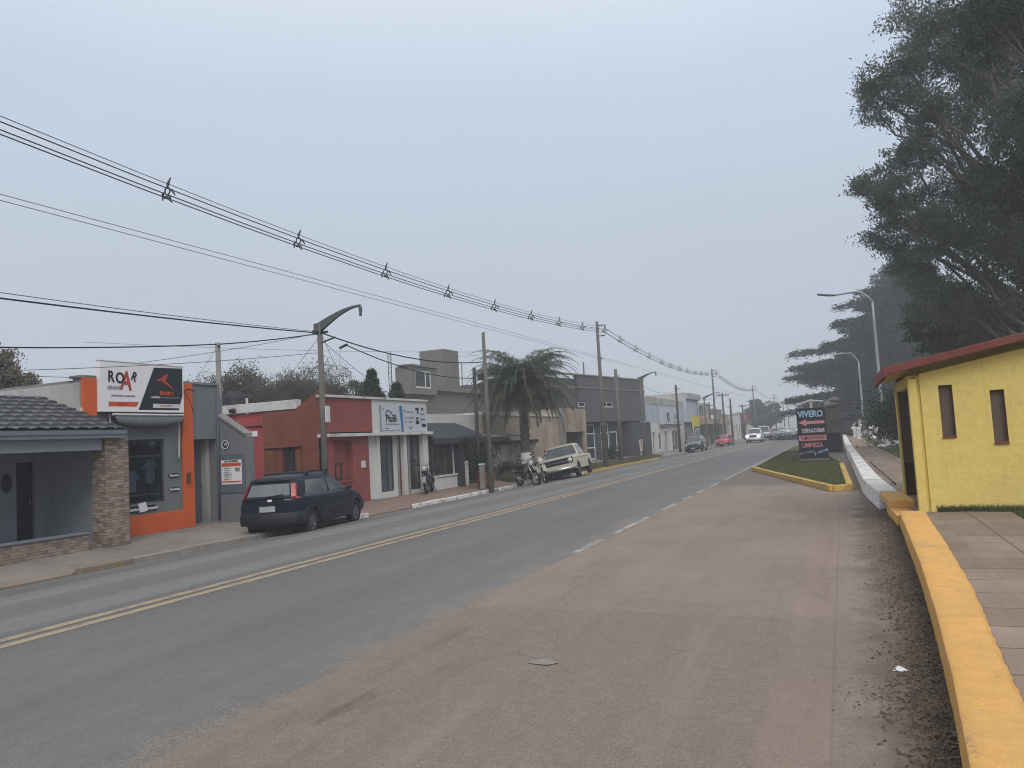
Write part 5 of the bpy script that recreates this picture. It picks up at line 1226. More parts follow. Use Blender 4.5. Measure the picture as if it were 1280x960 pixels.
arm_lamp(1.98, 85, 7.75, 2.15, .95, 'shorter slender street lamp between the black sign and the shelter', head=False)
# whitewashed stones, stumps and plant pots along the walk
def white_stones(x, y, n, r, label, seed, spread=.45, name='painted_stones'):
    t = thing(name, label, 'stones', (x, y, .26)); rr = random.Random(seed)
    for k in range(n):
        b = MB(); q = r * rr.uniform(.6, 1.2); b.ell((x + rr.uniform(-spread, spread), y + rr.uniform(-spread, spread), .26 + q * .5 + (r * .7 if k > n * .6 else 0)), (q * rr.uniform(.8, 1.3), q, q * rr.uniform(.55, .9)), 7, 5, .22)
        b.build('stone', M['white_wall'], t)
    return t
white_stones(2.15, 45, 11, .17, 'heap of whitewashed stones beside the walkway by the dark bush', 1)
white_stones(1.9, 84.2, 6, .3, 'whitewashed stones at the foot of the shorter lamp', 2, .5)
t = thing('stone_urn', 'white round-topped stone urn between the lamp foot and the stone heap', 'urn', (2.25, 68, .26))
MB().lathe((2.25, 68, .26), [(.38, 0), (.36, .1), (.14, .16), (.14, .4), (.33, .56), (.4, .78), (.28, 1.0), (0, 1.08)], n=14).build('urn', M['white_wall'], t, smooth=True)
t = thing('marker_post', 'white knobbed marker post above the stone heap', 'post', (2.45, 53.6, .26))
b = MB(); b.tube([(2.45, 53.6, .2), (2.45, 53.6, 1.25)], .08, 8); b.ell((2.45, 53.6, 1.35), (.13, .13, .16), 8, 6); b.build('post', M['white_wall'], t)
for i, (x, y, hh, lab) in enumerate(((1.2, 72, 1.2, 'nearest white bollard beyond the whitewashed wall'), (1.0, 80, 1.7, 'white slab post beyond the monument, left of the shorter lamp'), (1.6, 84, 1.9, 'tall white post farther along the walk behind the shorter lamp'), (2.1, 90, 2.6, 'far white cross-shaped post at the end of the walk'))):
    t = thing('white_post', lab, 'post', (x, y, .26)); MB().box(x - .13, x + .13, y - .1, y + .1, .2, hh).build('shaft', M['white_wall'], t, bev=.02)
    MB().box(x - .3 if i in (1, 3) else x - .17, x + .3 if i in (1, 3) else x + .17, y - .12, y + .08, hh * .6, hh * .72).build('crosspiece', M['white_wall'], t)
s = far_house(96, 106, 3.2, 9.5, M['olive'], 'small dark house behind the walk at the far right', seed=21)
# litter
o = MB().add([(.18, 5.86, .012), (.24, 5.83, .02), (.28, 5.88, .014), (.22, 5.93, .03), (.19, 5.9, .02), (.23, 5.88, .035)], [(0, 1, 5), (1, 2, 5), (2, 3, 5), (3, 4, 5), (4, 0, 5)]).build('paper_scrap', M['paper'])
tag(o, 'crumpled white paper scrap on the soil by the yellow wall', 'litter')
o = MB().add([(-2.34, 5.52, .006), (-2.18, 5.5, .008), (-2.12, 5.58, .006), (-2.22, 5.64, .012), (-2.36, 5.6, .006)], [(0, 1, 2, 3, 4)]).build('flattened_rag', M['kerb'])
tag(o, 'pale flattened scrap lying out on the brown road shoulder', 'litter')

for x0, z0, y0, y1, lab in ((-12.9, 5.6, 170, 171, 'upper wire crossing the far street beyond the round tree'), (-13, 5.0, 118, 121, 'lower wire crossing the street above the white oncoming car')):
    span((x0, y0, z0), (9, y1, z0 + .3), .35, .016, 'wire', lab)
for x, y, hh, lab in ((-3.2, 230, 7.5, 'faint pole on the road edge in the fog left of the black sign'), (-14.2, 92, 4.9, 'thin service pole against the pale two-storey house'), (-14.4, 112, 5.1, 'thin service pole against the beige low house'), (-13.6, 140, 6.0, 'pole just left of the far round tree')):
    t = tapered_pole('utility_pole', lab, 'utility pole', x, y, hh, .11, .08, M['pole_wood'], z0=-.2)
    MB().box(x - .45, x + .45, y - .04, y + .04, hh - .4, hh - .32).build('crossarm', M['pole_wood'], t)
def shop_board(y0, y1, x, z0, z1, mat, label):
    t = thing('shop_board', label, 'sign', (x, (y0 + y1) / 2, z0)); MB().box(x, x + .12, y0, y1, z0, z1).build('panel', M[mat], t, bev=.01)
    MB().box(x - .35, x, y0 + .2, y0 + .28, z0 + .1, z0 + .18).build('bracket', M['iron'], t)
shop_board(88, 91, -14.7, 2.75, 3.3, 'ink_pink', 'dull pink board on the grey brown two-storey building')
shop_board(95, 98.5, -14.6, 2.9, 3.5, 'sign_white', 'white board on the pale house behind the red car')
shop_board(103, 106, -14.4, 2.7, 3.2, 'kerb_yellow', 'faded yellow board on the grey flat house')
shop_board(130, 136, -14.8, 3.0, 3.8, 'ink_red', 'reddish board on the brick coloured building')

flush_text()

# ------------------------------------------------------------------ vegetation
def leaf_quads(rng, C, length, width, droop=0.0, flat=0.0, D=None):
    """diamond leaves at centres C; droop pulls them to hang, flat lays them level"""
    n = len(C)
    d = rng.normal(size=(n, 3)) if D is None else D + rng.normal(size=(n, 3)) * .45
    d[:, 2] = d[:, 2] * (1 - flat) - droop * 1.6
    d /= np.linalg.norm(d, axis=1, keepdims=True) + 1e-9
    w = np.cross(d, rng.normal(size=(n, 3)) + np.array([0, 0, 2.5 * flat]))
    w /= np.linalg.norm(w, axis=1, keepdims=True) + 1e-9
    L = length * rng.uniform(.6, 1.3, (n, 1)); W = width * rng.uniform(.7, 1.3, (n, 1))
    q = np.stack([C - d * L / 2, C + w * W / 2, C + d * L / 2, C - w * W / 2], 1)
    return q.reshape(-1, 3)

def limb(b, a, c, r0, r1, rr, n=6, wob=.08, sag=0.0, sides=6):
    a, c = Vector(a), Vector(c); L = (c - a).length; pts = []
    for k in range(n + 1):
        u = k / n; p = a.lerp(c, u)
        if 0 < k < n: p += Vector((rr.uniform(-1, 1), rr.uniform(-1, 1), rr.uniform(-1, 1))) * L * wob
        p.z += sag * math.sin(math.pi * u); pts.append(p)
    b.tube(pts, [r0 + (r1 - r0) * k / n for k in range(n + 1)], sides); return pts

def gum_tree(name, label, base, trunk_top, tips, seed, leaf, length=.2, width=.075, per=150, spread=.75, r0=.4, sub=5, droop=.55, cat='tree', bark='bark_pale', flat=0.0):
    """tapering trunk, a limb to every clump of leaves, twigs inside the clumps"""
    rr = random.Random(seed); rng = np.random.default_rng(seed)
    t = thing(name, label, cat, base)
    b = MB(); bx, by, bz = base; top = Vector(trunk_top)
    tp = limb(b, (bx, by, bz - .3), top, r0, r0 * .35, rr, 8, .015, sides=9)
    C = []
    for tip in tips:
        tip = Vector(tip)
        zz = min(max(tip.z - rr.uniform(2.0, 4.0) - abs(tip.x - bx) * .35, bz + (top.z - bz) * .3), top.z)
        k = max(0, min(len(tp) - 1, int((zz - bz) / max(.1, (top.z - bz)) * (len(tp) - 1))))
        lp = limb(b, tp[k], tip, r0 * .26 * rr.uniform(.7, 1.1), .02, rr, 6, .05, sides=5)
        for m_ in range(sub):
            q = tip.lerp(lp[4], rr.random() * .8) + Vector((rr.gauss(0, 1), rr.gauss(0, 1), rr.gauss(0, .75))) * spread * .5
            limb(b, lp[rr.choice((3, 4, 5))], q, .028, .008, rr, 3, .08, sides=4)
            s_ = spread * rr.uniform(.17, .38)
            n = int(per * rr.uniform(.5, 1.3)); X = rng.normal(size=(n, 3)) * np.array([s_, s_, s_ * .6]); X[:, 2] -= .12 * (X[:, 0] ** 2 + X[:, 1] ** 2) / max(s_, .1)
            C.append(X + np.array(q))
    b.build('trunk', M[bark], t, smooth=True)
    C = np.concatenate(C)
    np_mesh('crown', leaf_quads(rng, C, length, width, droop, flat), 4, M[leaf], t)
    return t

rr = random.Random(21)
# the big gum whose lobed left outline shows against the sky: one limb to every lobe (x, z, radius)
LOBES = [(4.14, 17.57, 1.35), (5.01, 16.18, 1.54), (2.81, 15.41, 1.23), (2.28, 14.36, 0.77), (3.58, 14.23, 1.31), (4.0, 12.5, 1.39), (2.83, 12.24, 1.08), (1.72, 11.13, 0.73), (2.24, 10.37, 0.93), (3.16, 11.03, 0.93), (2.02, 9.42, 0.69), (2.84, 8.8, 0.93), (3.8, 9.55, 1.16), (3.31, 7.76, 1.08), (2.54, 8.04, 0.54), (4.98, 13.58, 1.46), (5.27, 10.64, 1.73), (4.49, 8.54, 1.54), (3.73, 6.11, 1.23), (5.08, 5.95, 1.6), (6.07, 8.3, 1.73), (6.19, 15.07, 1.85), (6.84, 12.53, 1.93), (7.12, 16.59, 1.93), (5.6, 17.33, 1.23), (3.36, 15.78, 0.85), (2.14, 15.23, 0.54), (1.45, 11.51, 0.46), (2.58, 9.82, 0.77), (7.5, 10.5, 1.6), (8.4, 13.5, 1.7), (8.8, 8.6, 1.7), (8.6, 17.2, 1.6), (10.0, 11.5, 1.6), (9.8, 15.4, 1.5), (7.6, 18.9, 1.3)]
t = thing('gum_tree', 'tall open-crowned gum tree with lobed foliage and sky showing through at its left edge', 'tree', (7.4, 34.5, .3))
b = MB(); rng = np.random.default_rng(31); C = []
tp = limb(b, (7.4, 34.5, 0), (7.0, 34.5, 17.0), .42, .14, rr, 10, .012, sides=10)
for x, z, r in LOBES:
    c_ = Vector((x, 34 + rr.uniform(-1.6, 2.0), z)); k = max(2, min(9, int((z - 2.2 - abs(x - 7.2) * .55) / 17 * 10)))
    lp = limb(b, tp[k], c_, .09 + .03 * r, .025, rr, 6, .04, sag=-.25, sides=6)
    for m_ in range(int(9 + 13 * r * r)):
        d = Vector((rr.gauss(0, 1), rr.gauss(0, 1), rr.gauss(0, 1))).normalized() * (r * rr.random() ** .45); d.z *= .8
        q = c_ + d; limb(b, lp[rr.choice((4, 5, 6, 6))], q, .022, .006, rr, 3, .07, sides=3)
        s_ = rr.uniform(.13, .27) * (.75 + .3 * r); n = int(84 * (s_ / .2) ** 1.5); X = rng.normal(size=(n, 3)) * np.array([s_, s_, s_ * .62]); C.append(X + np.array(q))
b.build('trunk', M['bark_pale'], t, smooth=True)
np_mesh('crown', leaf_quads(rng, np.concatenate(C), .15, .06, .5, 0), 4, M['gum_leaf'], t)
# a nearer, darker one filling the right edge
tipsB = [(4.6, 27.5, 15.2), (5.0, 27.2, 14.6), (5.4, 27.6, 15.6), (4.9, 27.8, 16.3)]
for k in range(46):
    a = rr.uniform(0, 2 * math.pi); q = rr.uniform(.3, 3.2)
    tipsB.append((7.3 + q * math.cos(a) * .85, 28 + q * math.sin(a), rr.uniform(5.2, 17)))
gum_tree('gum_tree', 'dense dark gum tree filling the right edge above the shelter roof', (7.6, 28, .3), (7.4, 28, 15.5), tipsB, 37, 'dark_leaf', .165, .075, 170, .95, .42, 8)
tipsC = []
for k in range(26):
    a = rr.uniform(0, 2 * math.pi); q = rr.uniform(.5, 3.6)
    tipsC.append((8.5 + q * math.cos(a), 42 + q * math.sin(a), rr.uniform(5.5, 15.5)))
tipsC = [p for p in tipsC if p[0] > 6.6]
for p in ((5.6, 42, 6.0), (6.0, 41.5, 7.2)): tipsC.append(p)
gum_tree('gum_tree', 'third gum tree standing behind the other two, right of the cedar', (8.4, 42, .3), (8.4, 42, 14), tipsC, 41, 'dark_leaf', .2, .09, 200, .85, .42, 5)
tipsD = [(6.0 + 3.2 * math.cos(a) * q, 38 + 2.2 * math.sin(a) * q, z) for a, q, z in [(rr.uniform(0, 6.28), rr.uniform(.3, 1), rr.uniform(2.2, 7.2)) for _ in range(42)]]
gum_tree('broad_tree', 'low dark bushy tree showing over the shelter roof under the gums', (6.0, 38, .3), (6.0, 38, 6.0), tipsD, 43, 'dark_leaf', .18, .085, 170, .75, .26, 5, .3, bark='bark')

def cedar(label, base, H_, R0, seed, leaf, zmin=1.8, per=22.0, step=1.0, ls=1.0, group=None):
    rr = random.Random(seed); rng = np.random.default_rng(seed)
    t = thing('cedar', label, 'tree', base); bx, by, bz = base; b = MB()
    b.tube([(bx, by, bz - .3), (bx + .1, by, bz + H_ * .5), (bx, by, bz + H_)], [.5, .28, .04], 10)
    C = []; D = []
    z = zmin
    while z < H_ - .2:
        f = 1 - ((z - zmin * .6) / (H_ - zmin * .6)) ** 1.9; nb = rr.choice((10, 11, 12)); ph = rr.uniform(0, 6.28)
        for k in range(nb):
            a = ph + k * 2 * math.pi / nb + rr.uniform(-.25, .25); L = max(.5, R0 * f * rr.uniform(.55, 1.12)); dz = rr.uniform(-.10, .12) * L
            dirv = Vector((math.cos(a), math.sin(a), 0)); side = Vector((-math.sin(a), math.cos(a), 0)); st = Vector((bx, by, bz + z + rr.uniform(-.8, .8) * step))
            pts = [st + dirv * (L * u) + UP * (dz * math.sin(u * 2.0) - .05 * L * u * u) for u in (0, .25, .5, .75, 1)]
            b.tube(pts, [.09, .07, .05, .03, .012], 5)
            n = int(per * L * L) + 60
            u = np.clip(rng.beta(1.6, 1.35, n) + rng.normal(0, .02, n), 0, 1.04); wv = (rng.random(n) * 2 - 1) * (.36 * L * np.clip(1 - u, 0, 1) ** .75 * np.minimum(1, u * 3.2) + .05)
            tw = np.abs(wv) ; wv = np.round(wv / (.22 * ls)) * .22 * ls * .75 + wv * .25 + rng.normal(0, .04 * ls, n)
            P = np.array(st)[None] + np.outer(u * L, np.array(dirv)) + np.outer(wv, np.array(side))
            P[:, 2] += dz * np.sin(u * 2.0) - .05 * L * u * u + .16 * ls * np.sin(u * L * 1.9 + a * 7) * (1 - u) - .10 * tw + rng.normal(0, .13 * ls, n) - rng.random(n) ** 3 * .3 * ls
            C.append(P); D.append(np.tile(np.array(dirv) * .9, (n, 1)) + np.outer(np.sign(wv) * .5, np.array(side)))
        z += rr.uniform(.42, .62) * step
    b.build('trunk', M['bark'], t, smooth=True)
    C = np.concatenate(C); D = np.concatenate(D)
    np_mesh('crown', leaf_quads(rng, C, .3 * ls, .10 * ls, .12, .32, D), 4, M[leaf], t)
    return t
cedar('great spreading cedar with layered level branches behind the street lamps', (8.2, 98, .3), 20.5, 15.0, 51, 'cedar_leaf', 2.6, 15, 1.15, 1.3)
cedar('hazy cedar farthest along the walk', (6, 150, .3), 15, 9.0, 55, 'cedar_leaf', 1.6, 7, 1.6, 1.9)

def bush(label, base, rx, ry, h_, seed, leaf, n, length=.12, width=.05, name='bush', cat='bush', droop=.1, group=None):
    rng = np.random.default_rng(seed); rr = random.Random(seed); t = thing(name, label, cat, base, group); b = MB(); C = []; bx, by, bz = base
    for k in range(max(7, int(h_ * 6))):
        a = rr.uniform(0, 6.28); q = math.sqrt(rr.random()); e_ = Vector((bx + rx * q * math.cos(a) * .8, by + ry * q * math.sin(a) * .8, bz + h_ * rr.uniform(.35, .95) * (1 - .35 * q)))
        limb(b, (bx + rr.uniform(-.1, .1) * rx, by + rr.uniform(-.1, .1) * ry, bz - .05), e_, .03, .008, rr, 4, .05, sides=4)
        m_ = max(8, n // max(7, int(h_ * 6))); s_ = .28 * (rx + h_ * .5) * rr.uniform(.6, 1.1)
        X = rng.normal(size=(m_, 3)) * np.array([s_, s_ * ry / rx, s_ * .7]) + np.array(e_); X[:, 2] = np.maximum(X[:, 2], bz + .02); C.append(X)
    b.build('stems', M['twig'], t)
    np_mesh('foliage', leaf_quads(rng, np.concatenate(C), length, width, droop), 4, M[leaf], t); return t
bush('large dark bush beside the walkway behind the stone heap', (3.4, 47.5, .28), 1.35, 1.6, 3.4, 61, 'dark_leaf', 9000, .17, .08)
bush('dark bush pressed against the far side of the bus shelter', (2.75, 40, .28), .9, 1.2, 2.5, 62, 'dark_leaf', 5000, .15, .07)
bush('dark bush at the foot of the great cedar, left of the lamp', (3.4, 80, .28), 1.3, 1.5, 2.8, 63, 'dark_leaf', 4000, .18, .08)
for i, (x, y, hh, lab) in enumerate(((5.6, 58, 4.4, 'dark hedge bush behind the large one by the stone heap'), (8.2, 52, 4.6, 'dark hedge bush under the gum trees, right of the other hedge bush'), (4.8, 92, 3.8, 'far dark bush under the great cedar beside the white posts'), (7.6, 46, 3.2, 'dark bush under the third gum tree'), (6.0, 31, 2.9, 'dark bush behind the shelter back wall'))):
    bush(lab, (x, y, .3), 1.9, 1.6, hh, 64 + i, 'dark_leaf', 6000, .22, .1)

# ------------------------------------------------------------------ palm
def palm(label, base, h_, seed, nf=46, L=2.9):
    rr = random.Random(seed); rng = np.random.default_rng(seed); t = thing('palm_tree', label, 'tree', base); bx, by, bz = base
    b = MB(); prof = []
    for k in range(23):
        u = k / 22; prof.append((.235 - .05 * u + (.025 if k % 2 else -.015) + (.05 if u > .85 else 0), -.2 + (h_ + .2) * u))
    b.lathe((bx, by, bz), prof, n=14); b.build('trunk', M['palm_bark'], t)
    b = MB()
    for k in range(15):
        a = k * 2.4; z = h_ * (.78 + .2 * (k / 15)); d = Vector((math.cos(a), math.sin(a), 0)); s0 = Vector((bx, by, bz + z))
        Ls = rr.uniform(.35, .75); b.tube([s0 + d * .22, s0 + d * (.22 + Ls * .5) + UP * Ls * .5, s0 + d * (.22 + Ls * .75) + UP * Ls], [.06, .04, .03], 5)
    b.build('frond_stubs', M['palm_bark'], t)
    b = MB(); Q = []
    crown = Vector((bx, by, bz + h_ + .1))
    for k in range(nf):
        a = k * 2.39996 + rr.uniform(-.2, .2); el = R_(rr.choice((78, 62, 48, 30, 12, -8))) + rr.uniform(-.1, .1); Lk = L * rr.uniform(.8, 1.1) * (.85 if el < .2 else 1.0)
        d = Vector((math.cos(a), math.sin(a), 0)); pts = []; p = crown.copy(); ang = el
        n = 16
        for i in range(n + 1):
            pts.append(p.copy()); p = p + (d * math.cos(ang) + UP * math.sin(ang)) * (Lk / n); ang -= (.058 + .085 * (i / n)) * (1.32 if el > .6 else 1.0)
            ang = max(ang, -1.45)
        b.tube(pts, [.035 - .03 * i / n for i in range(n + 1)], 4)
        side = d.cross(UP).normalized()
        for i in range(2, n + 1):
            for m_ in range(4):
                f = m_ / 4; base_p = pts[i - 1].lerp(pts[i], f); tg = (pts[i] - pts[i - 1]).normalized(); u = (i - 1 + f) / n
                ll = .62 * math.sin(min(1, u * 1.15 + .12) * math.pi) ** .6 * rr.uniform(.8, 1.15) + .1
                for sg in (-1, 1):
                    dv = (side * sg * .75 + tg * .55 + Vector((rr.gauss(0, .15), rr.gauss(0, .15), rr.gauss(0, .12)))).normalized()
                    tip1 = base_p + dv * ll * .55; tip2 = tip1 + (dv * .6 - UP * .7).normalized() * ll * .55
                    wv = tg * .015
                    Q += [base_p - wv, base_p + wv, tip1 + wv * .8, tip1 - wv * .8, tip1 - wv * .8, tip1 + wv * .8, tip2 + wv * .1, tip2 - wv * .1]
    b.build('midribs', M['palm_leaf'], t)
    np_mesh('fronds', np.array([tuple(q) for q in Q]), 4, M['palm_leaf'], t)
    MB().lathe((bx, by, bz), [(.29, -.1), (.285, .9), (.25, 1.15)], n=14, cap=False).build('whitewashed_base', M['white_wall'], t)
    return t
palm('shaggy feather palm with drooping fronds and whitewashed trunk foot', (-13.5, 32.9, -.02), 3.95, 71, 96, 3.45)

# ------------------------------------------------------------------ trees and shrubs behind the left houses
def twig_tree(name, label, base, h_, spread, seed, leaf, n_leaf, nb=16, weep=0.0, cat='tree', r0=.16, lsize=.12):
    rr = random.Random(seed); rng = np.random.default_rng(seed); t = thing(name, label, cat, base); b = MB(); C = []; bx, by, bz = base
    limb(b, (bx, by, bz - .2), (bx, by, bz + h_ * .45), r0, r0 * .7, rr, 3, .02)
    for k in range(nb):
        a = rr.uniform(0, 6.28); q = rr.uniform(.3, 1) * spread
        e_ = Vector((bx + q * math.cos(a), by + q * math.sin(a), bz + h_ * rr.uniform(.62, 1.0)))
        lp = limb(b, (bx, by, bz + h_ * rr.uniform(.2, .45)), e_, r0 * .35, .02, rr, 6, .05, sag=.3 * weep, sides=5)
        for m_ in range(9):
            s0 = lp[rr.choice((3, 4, 5, 6))]; q2 = s0 + Vector((rr.gauss(0, .55), rr.gauss(0, .55), rr.uniform(-.2, .8) - weep * rr.uniform(.3, 1.4)))
            sp_ = limb(b, s0, q2, .018, .006, rr, 4, .08, sag=.25 * weep, sides=4)
            for w_ in range(3):
                q3 = sp_[rr.choice((2, 3, 4))] + Vector((rr.gauss(0, .3), rr.gauss(0, .3), rr.uniform(-.1, .4) - weep * .6)); limb(b, sp_[2], q3, .009, .004, rr, 3, .08, sides=3)
                m2 = n_leaf // (nb * 27)
                if m2 > 0: C.append(rng.normal(size=(m2, 3)) * .16 + np.array(q3))
    b.build('branches', M['twig'], t)
    if C: np_mesh('foliage', leaf_quads(rng, np.concatenate(C), lsize, .05, .4), 4, M[leaf], t)
    return t
tips = [(-20.3 + 1.4 * q * math.cos(a), 12.9 + 1.1 * q * math.sin(a), z) for a, q, z in [(random.uniform(0, 6.28), random.uniform(.1, 1), random.uniform(2.8, 5.2)) for _ in range(60)] if q < 1.2 - (z - 2.8) * .28]
gum_tree('garden_tree', 'pale grey-leaved garden tree rising over the porch roof at the left edge', (-20.3, 12.9, 0), (-20.3, 12.9, 3.6), tips, 81, 'dry_leaf', .085, .045, 130, .42, .1, 6, .2, bark='bark')
twig_tree('bare_tree', 'half bare weeping tree just left of the water tank', (-22, 24.3, 0), 5.1, 1.6, 82, 'dull_leaf', 52000, 40, .7, lsize=.08)
twig_tree('bare_tree', 'half bare weeping tree just right of the water tank', (-22, 26.6, 0), 5.2, 1.6, 83, 'dull_leaf', 52000, 40, .7, lsize=.08)
twig_tree('bare_tree', 'scrubby leafy tree over the brick gable', (-22.5, 29.2, 0), 5.0, 1.5, 84, 'dull_leaf', 40000, 30, .2, lsize=.08)
tips = [(-21.8 + random.uniform(-1.1, 1.1), 32.0 + random.uniform(-1.3, 1.3), random.uniform(3.0, 5.3)) for _ in range(22)]
gum_tree('garden_tree', 'round green garden tree left of the small conifer', (-21.8, 32.0, 0), (-21.8, 32.0, 3.6), tips, 85, 'conifer_leaf', .13, .06, 150, .6, .14, 4, .1, bark='bark')
def conifer(label, base, h_, r, seed):
    rng = np.random.default_rng(seed); t = thing('conifer', label, 'tree', base); b = MB(); bx, by, bz = base
    b.tube([(bx, by, bz), (bx, by, bz + h_)], [.12, .02], 7); b.build('trunk', M['bark'], t)
    n = 9000; u = rng.random(n) ** .8; lev = np.floor(u * 14) / 14; a = rng.random(n) * 6.28; q = np.sqrt(rng.random(n)) * r * (1 - lev) * (1 - .25 * np.cos(a * 5 + lev * 20)) + .05
    C = np.stack([bx + q * np.cos(a), by + q * np.sin(a), bz + h_ * (.12 + .88 * lev) - q * .18 + rng.normal(0, .1, n)], 1)
    D = np.stack([np.cos(a), np.sin(a), -.2 + 0 * a], 1)
    np_mesh('crown', leaf_quads(rng, C, .26, .08, .05, .3, D), 4, M['conifer_leaf'], t); return t
conifer('small pointed conifer behind the red shop roof', (-20.0, 30.3, 0), 5.5, 1.6, 86)
conifer('lower bushy conifer beside the olive house bay', (-20.2, 32.8, 0), 5.0, 1.9, 87)
t = thing('radio_mast', 'thin lattice radio mast behind the conifer', 'mast', (-30, 48, 0))
b = MB()
for dx, dy in ((-.12, -.1), (.12, -.1), (0, .12)): b.tube([(-30 + dx, 48 + dy, 0), (-30 + dx, 48 + dy, 8.6)], .025, 4)
for k in range(20): b.tube([(-30.12, 47.9, .4 + k * .41), (-29.88, 47.9, .8 + k * .41)], .015, 4)
b.build('mast', M['iron'], t)
# far round tree and hazy trees at the end of the street
tips = [(-13.6 + 3.6 * q * math.cos(a), 148 + 3.6 * q * math.sin(a), z) for a, q, z in [(random.uniform(0, 6.28), random.uniform(.1, 1) ** .6, random.uniform(2.2, 6.6)) for _ in range(60)]]
tips = [p for p in tips if ((p[0] + 13.6) / 3.9) ** 2 + ((p[1] - 148) / 3.9) ** 2 + ((p[2] - 4.2) / 2.7) ** 2 < 1]
gum_tree('round_tree', 'round clipped street tree far down the left pavement', (-13.8, 148, -.2), (-13.8, 148, 4.4), tips, 91, 'far_leaf', .34, .18, 110, .7, .26, 5, .1, bark='bark')
for i, (x, y, hh) in enumerate(((-9.5, 330, 9), (-2.5, 380, 11), (-22, 260, 9), (4, 300, 10), (-6, 420, 12))):
    tips = [(x + random.gauss(0, 2.6), y + random.gauss(0, 2.6), random.uniform(3, hh)) for _ in range(26)]
    gum_tree('hazy_tree', ['pale ghost of a tree at the end of the road', 'tallest pale tree closing the end of the road', 'faint tree above the far left roofs', 'faint tree behind the black sign, far off', 'palest tree dissolving into the fog'][i], (x, y, -.2), (x, y, hh * .7), tips, 92 + i, 'far_leaf', .7, .4, 40, 1.3, .3, 4, .1, bark='bark')
# small planting by the gate
bush('climbing plant tangled over the gate posts', (-14.2, 27.9, 1.5), .35, .5, .45, 101, 'dark_leaf', 900, .09, .05)
bush('small dark shrub against the graffiti wall', (-14.0, 31.6, 0), .5, .8, .75, 102, 'dark_leaf', 1800, .1, .05)
bush('low yellow-green tuft at the palm foot', (-13.1, 30.6, -.03), .45, .6, .4, 103, 'grass', 1500, .16, .025)
bush('grey-green shrub beside the parked motorcycles', (-13.4, 31.6, -.03), .4, .5, .75, 104, 'far_leaf', 1500, .1, .04)
bush('dark shrub under the grey building windows', (-15.2, 53, 0), .6, 1.0, .8, 105, 'dark_leaf', 1500, .13, .06)
bush('leggy plant in the red planter', (-13.0, 27.4, .45), .4, .5, 1.0, 106, 'dark_leaf', 1500, .1, .045)
t = thing('planter', 'round dark red planter beside the short white post', 'planter', (-13.0, 27.4, -.05))
MB().lathe((-13.0, 27.4, -.05), [(.22, 0), (.3, .1), (.36, .35), (.34, .5), (.38, .53), (.38, .58), (.3, .58), (.28, .5), (0, .48)], n=16).build('pot', M['terracotta'], t, smooth=True)

# ------------------------------------------------------------------ ground cover
def blades(name, pts, h_, wd, mat, seed):
    rng = np.random.default_rng(seed); P = np.asarray(pts); n = len(P); a = rng.random(n) * 6.28; hh = h_ * rng.uniform(.5, 1.4, n)
    w = np.stack([np.cos(a), np.sin(a), 0 * a], 1) * wd; tip = P + np.stack([rng.normal(0, .35, n) * hh, rng.normal(0, .35, n) * hh, hh], 1)
    o = np_mesh(name, np.stack([P - w, P + w, tip], 1).reshape(-1, 3), 3, mat); o['kind'] = 'stuff'; return o
rng = np.random.default_rng(5)
def inside(poly, P):
    x, y = P[:, 0], P[:, 1]; c = np.zeros(len(P), bool); j = len(poly) - 1
    for i in range(len(poly)):
        xi, yi = poly[i]; xj, yj = poly[j]; k = ((yi > y) != (yj > y)) & (x < (xj - xi) * (y - yi) / (yj - yi + 1e-12) + xi); c ^= k; j = i
    return c
P = np.stack([rng.uniform(-3.5, .1, 90000), rng.uniform(20.8, 50, 90000)], 1); P = P[inside(ISL, P)]
blades('grass', np.column_stack([P, np.full(len(P), .12)]), .05, .008, M['grass'], 1)
y = rng.uniform(8, 34, 60000); x = np.interp(y, [0, 8.2, 10.5, 14.7, 20, 30, 50, 80], [2.25, 2.22, 2.2, 2.25, 2.1, 1.95, 1.6, 1.5]) + .02 + np.abs(rng.normal(0, 1.0, 60000))
k = ~((x > 1.1) & (x < 5.2) & (y > 13.5) & (y < 17)); P = np.column_stack([x, y, np.full(len(x), .25)])[k]
blades('grass', P, .06, .007, M['grass'], 2)
x = np.abs(rng.normal(0, .35, 5000)); y = 13.58 - np.abs(rng.normal(0, .22, 5000)) * (.3 + x); x = 1.25 + rng.random(5000) * 4
blades('grass', np.column_stack([x, 13.58 - np.abs(rng.normal(0, .10, 5000)) * np.clip((x - 1.6) * 1.2, .1, 2), np.full(5000, .24)]), .09, .007, M['grass'], 3)
y = rng.uniform(1.5, 13.2, 70000); x = 2.2 + rng.random(70000) ** 1.4 * 4.5; blades('grass', np.column_stack([x, y, np.interp(x, [2.1, 2.4, 3.2, 5], [.235, .26, .29, .3])]), .05, .006, M['grass'], 8)
y = rng.uniform(38.5, 58, 16000); x = rng.uniform(-14.0, -12.65, 16000); blades('grass', np.column_stack([x, y, np.interp(x, [-14.1, -13.6, -13.1, -12.6], [.01, .015, 0, -.07])]), .09, .012, M['grass'], 4)
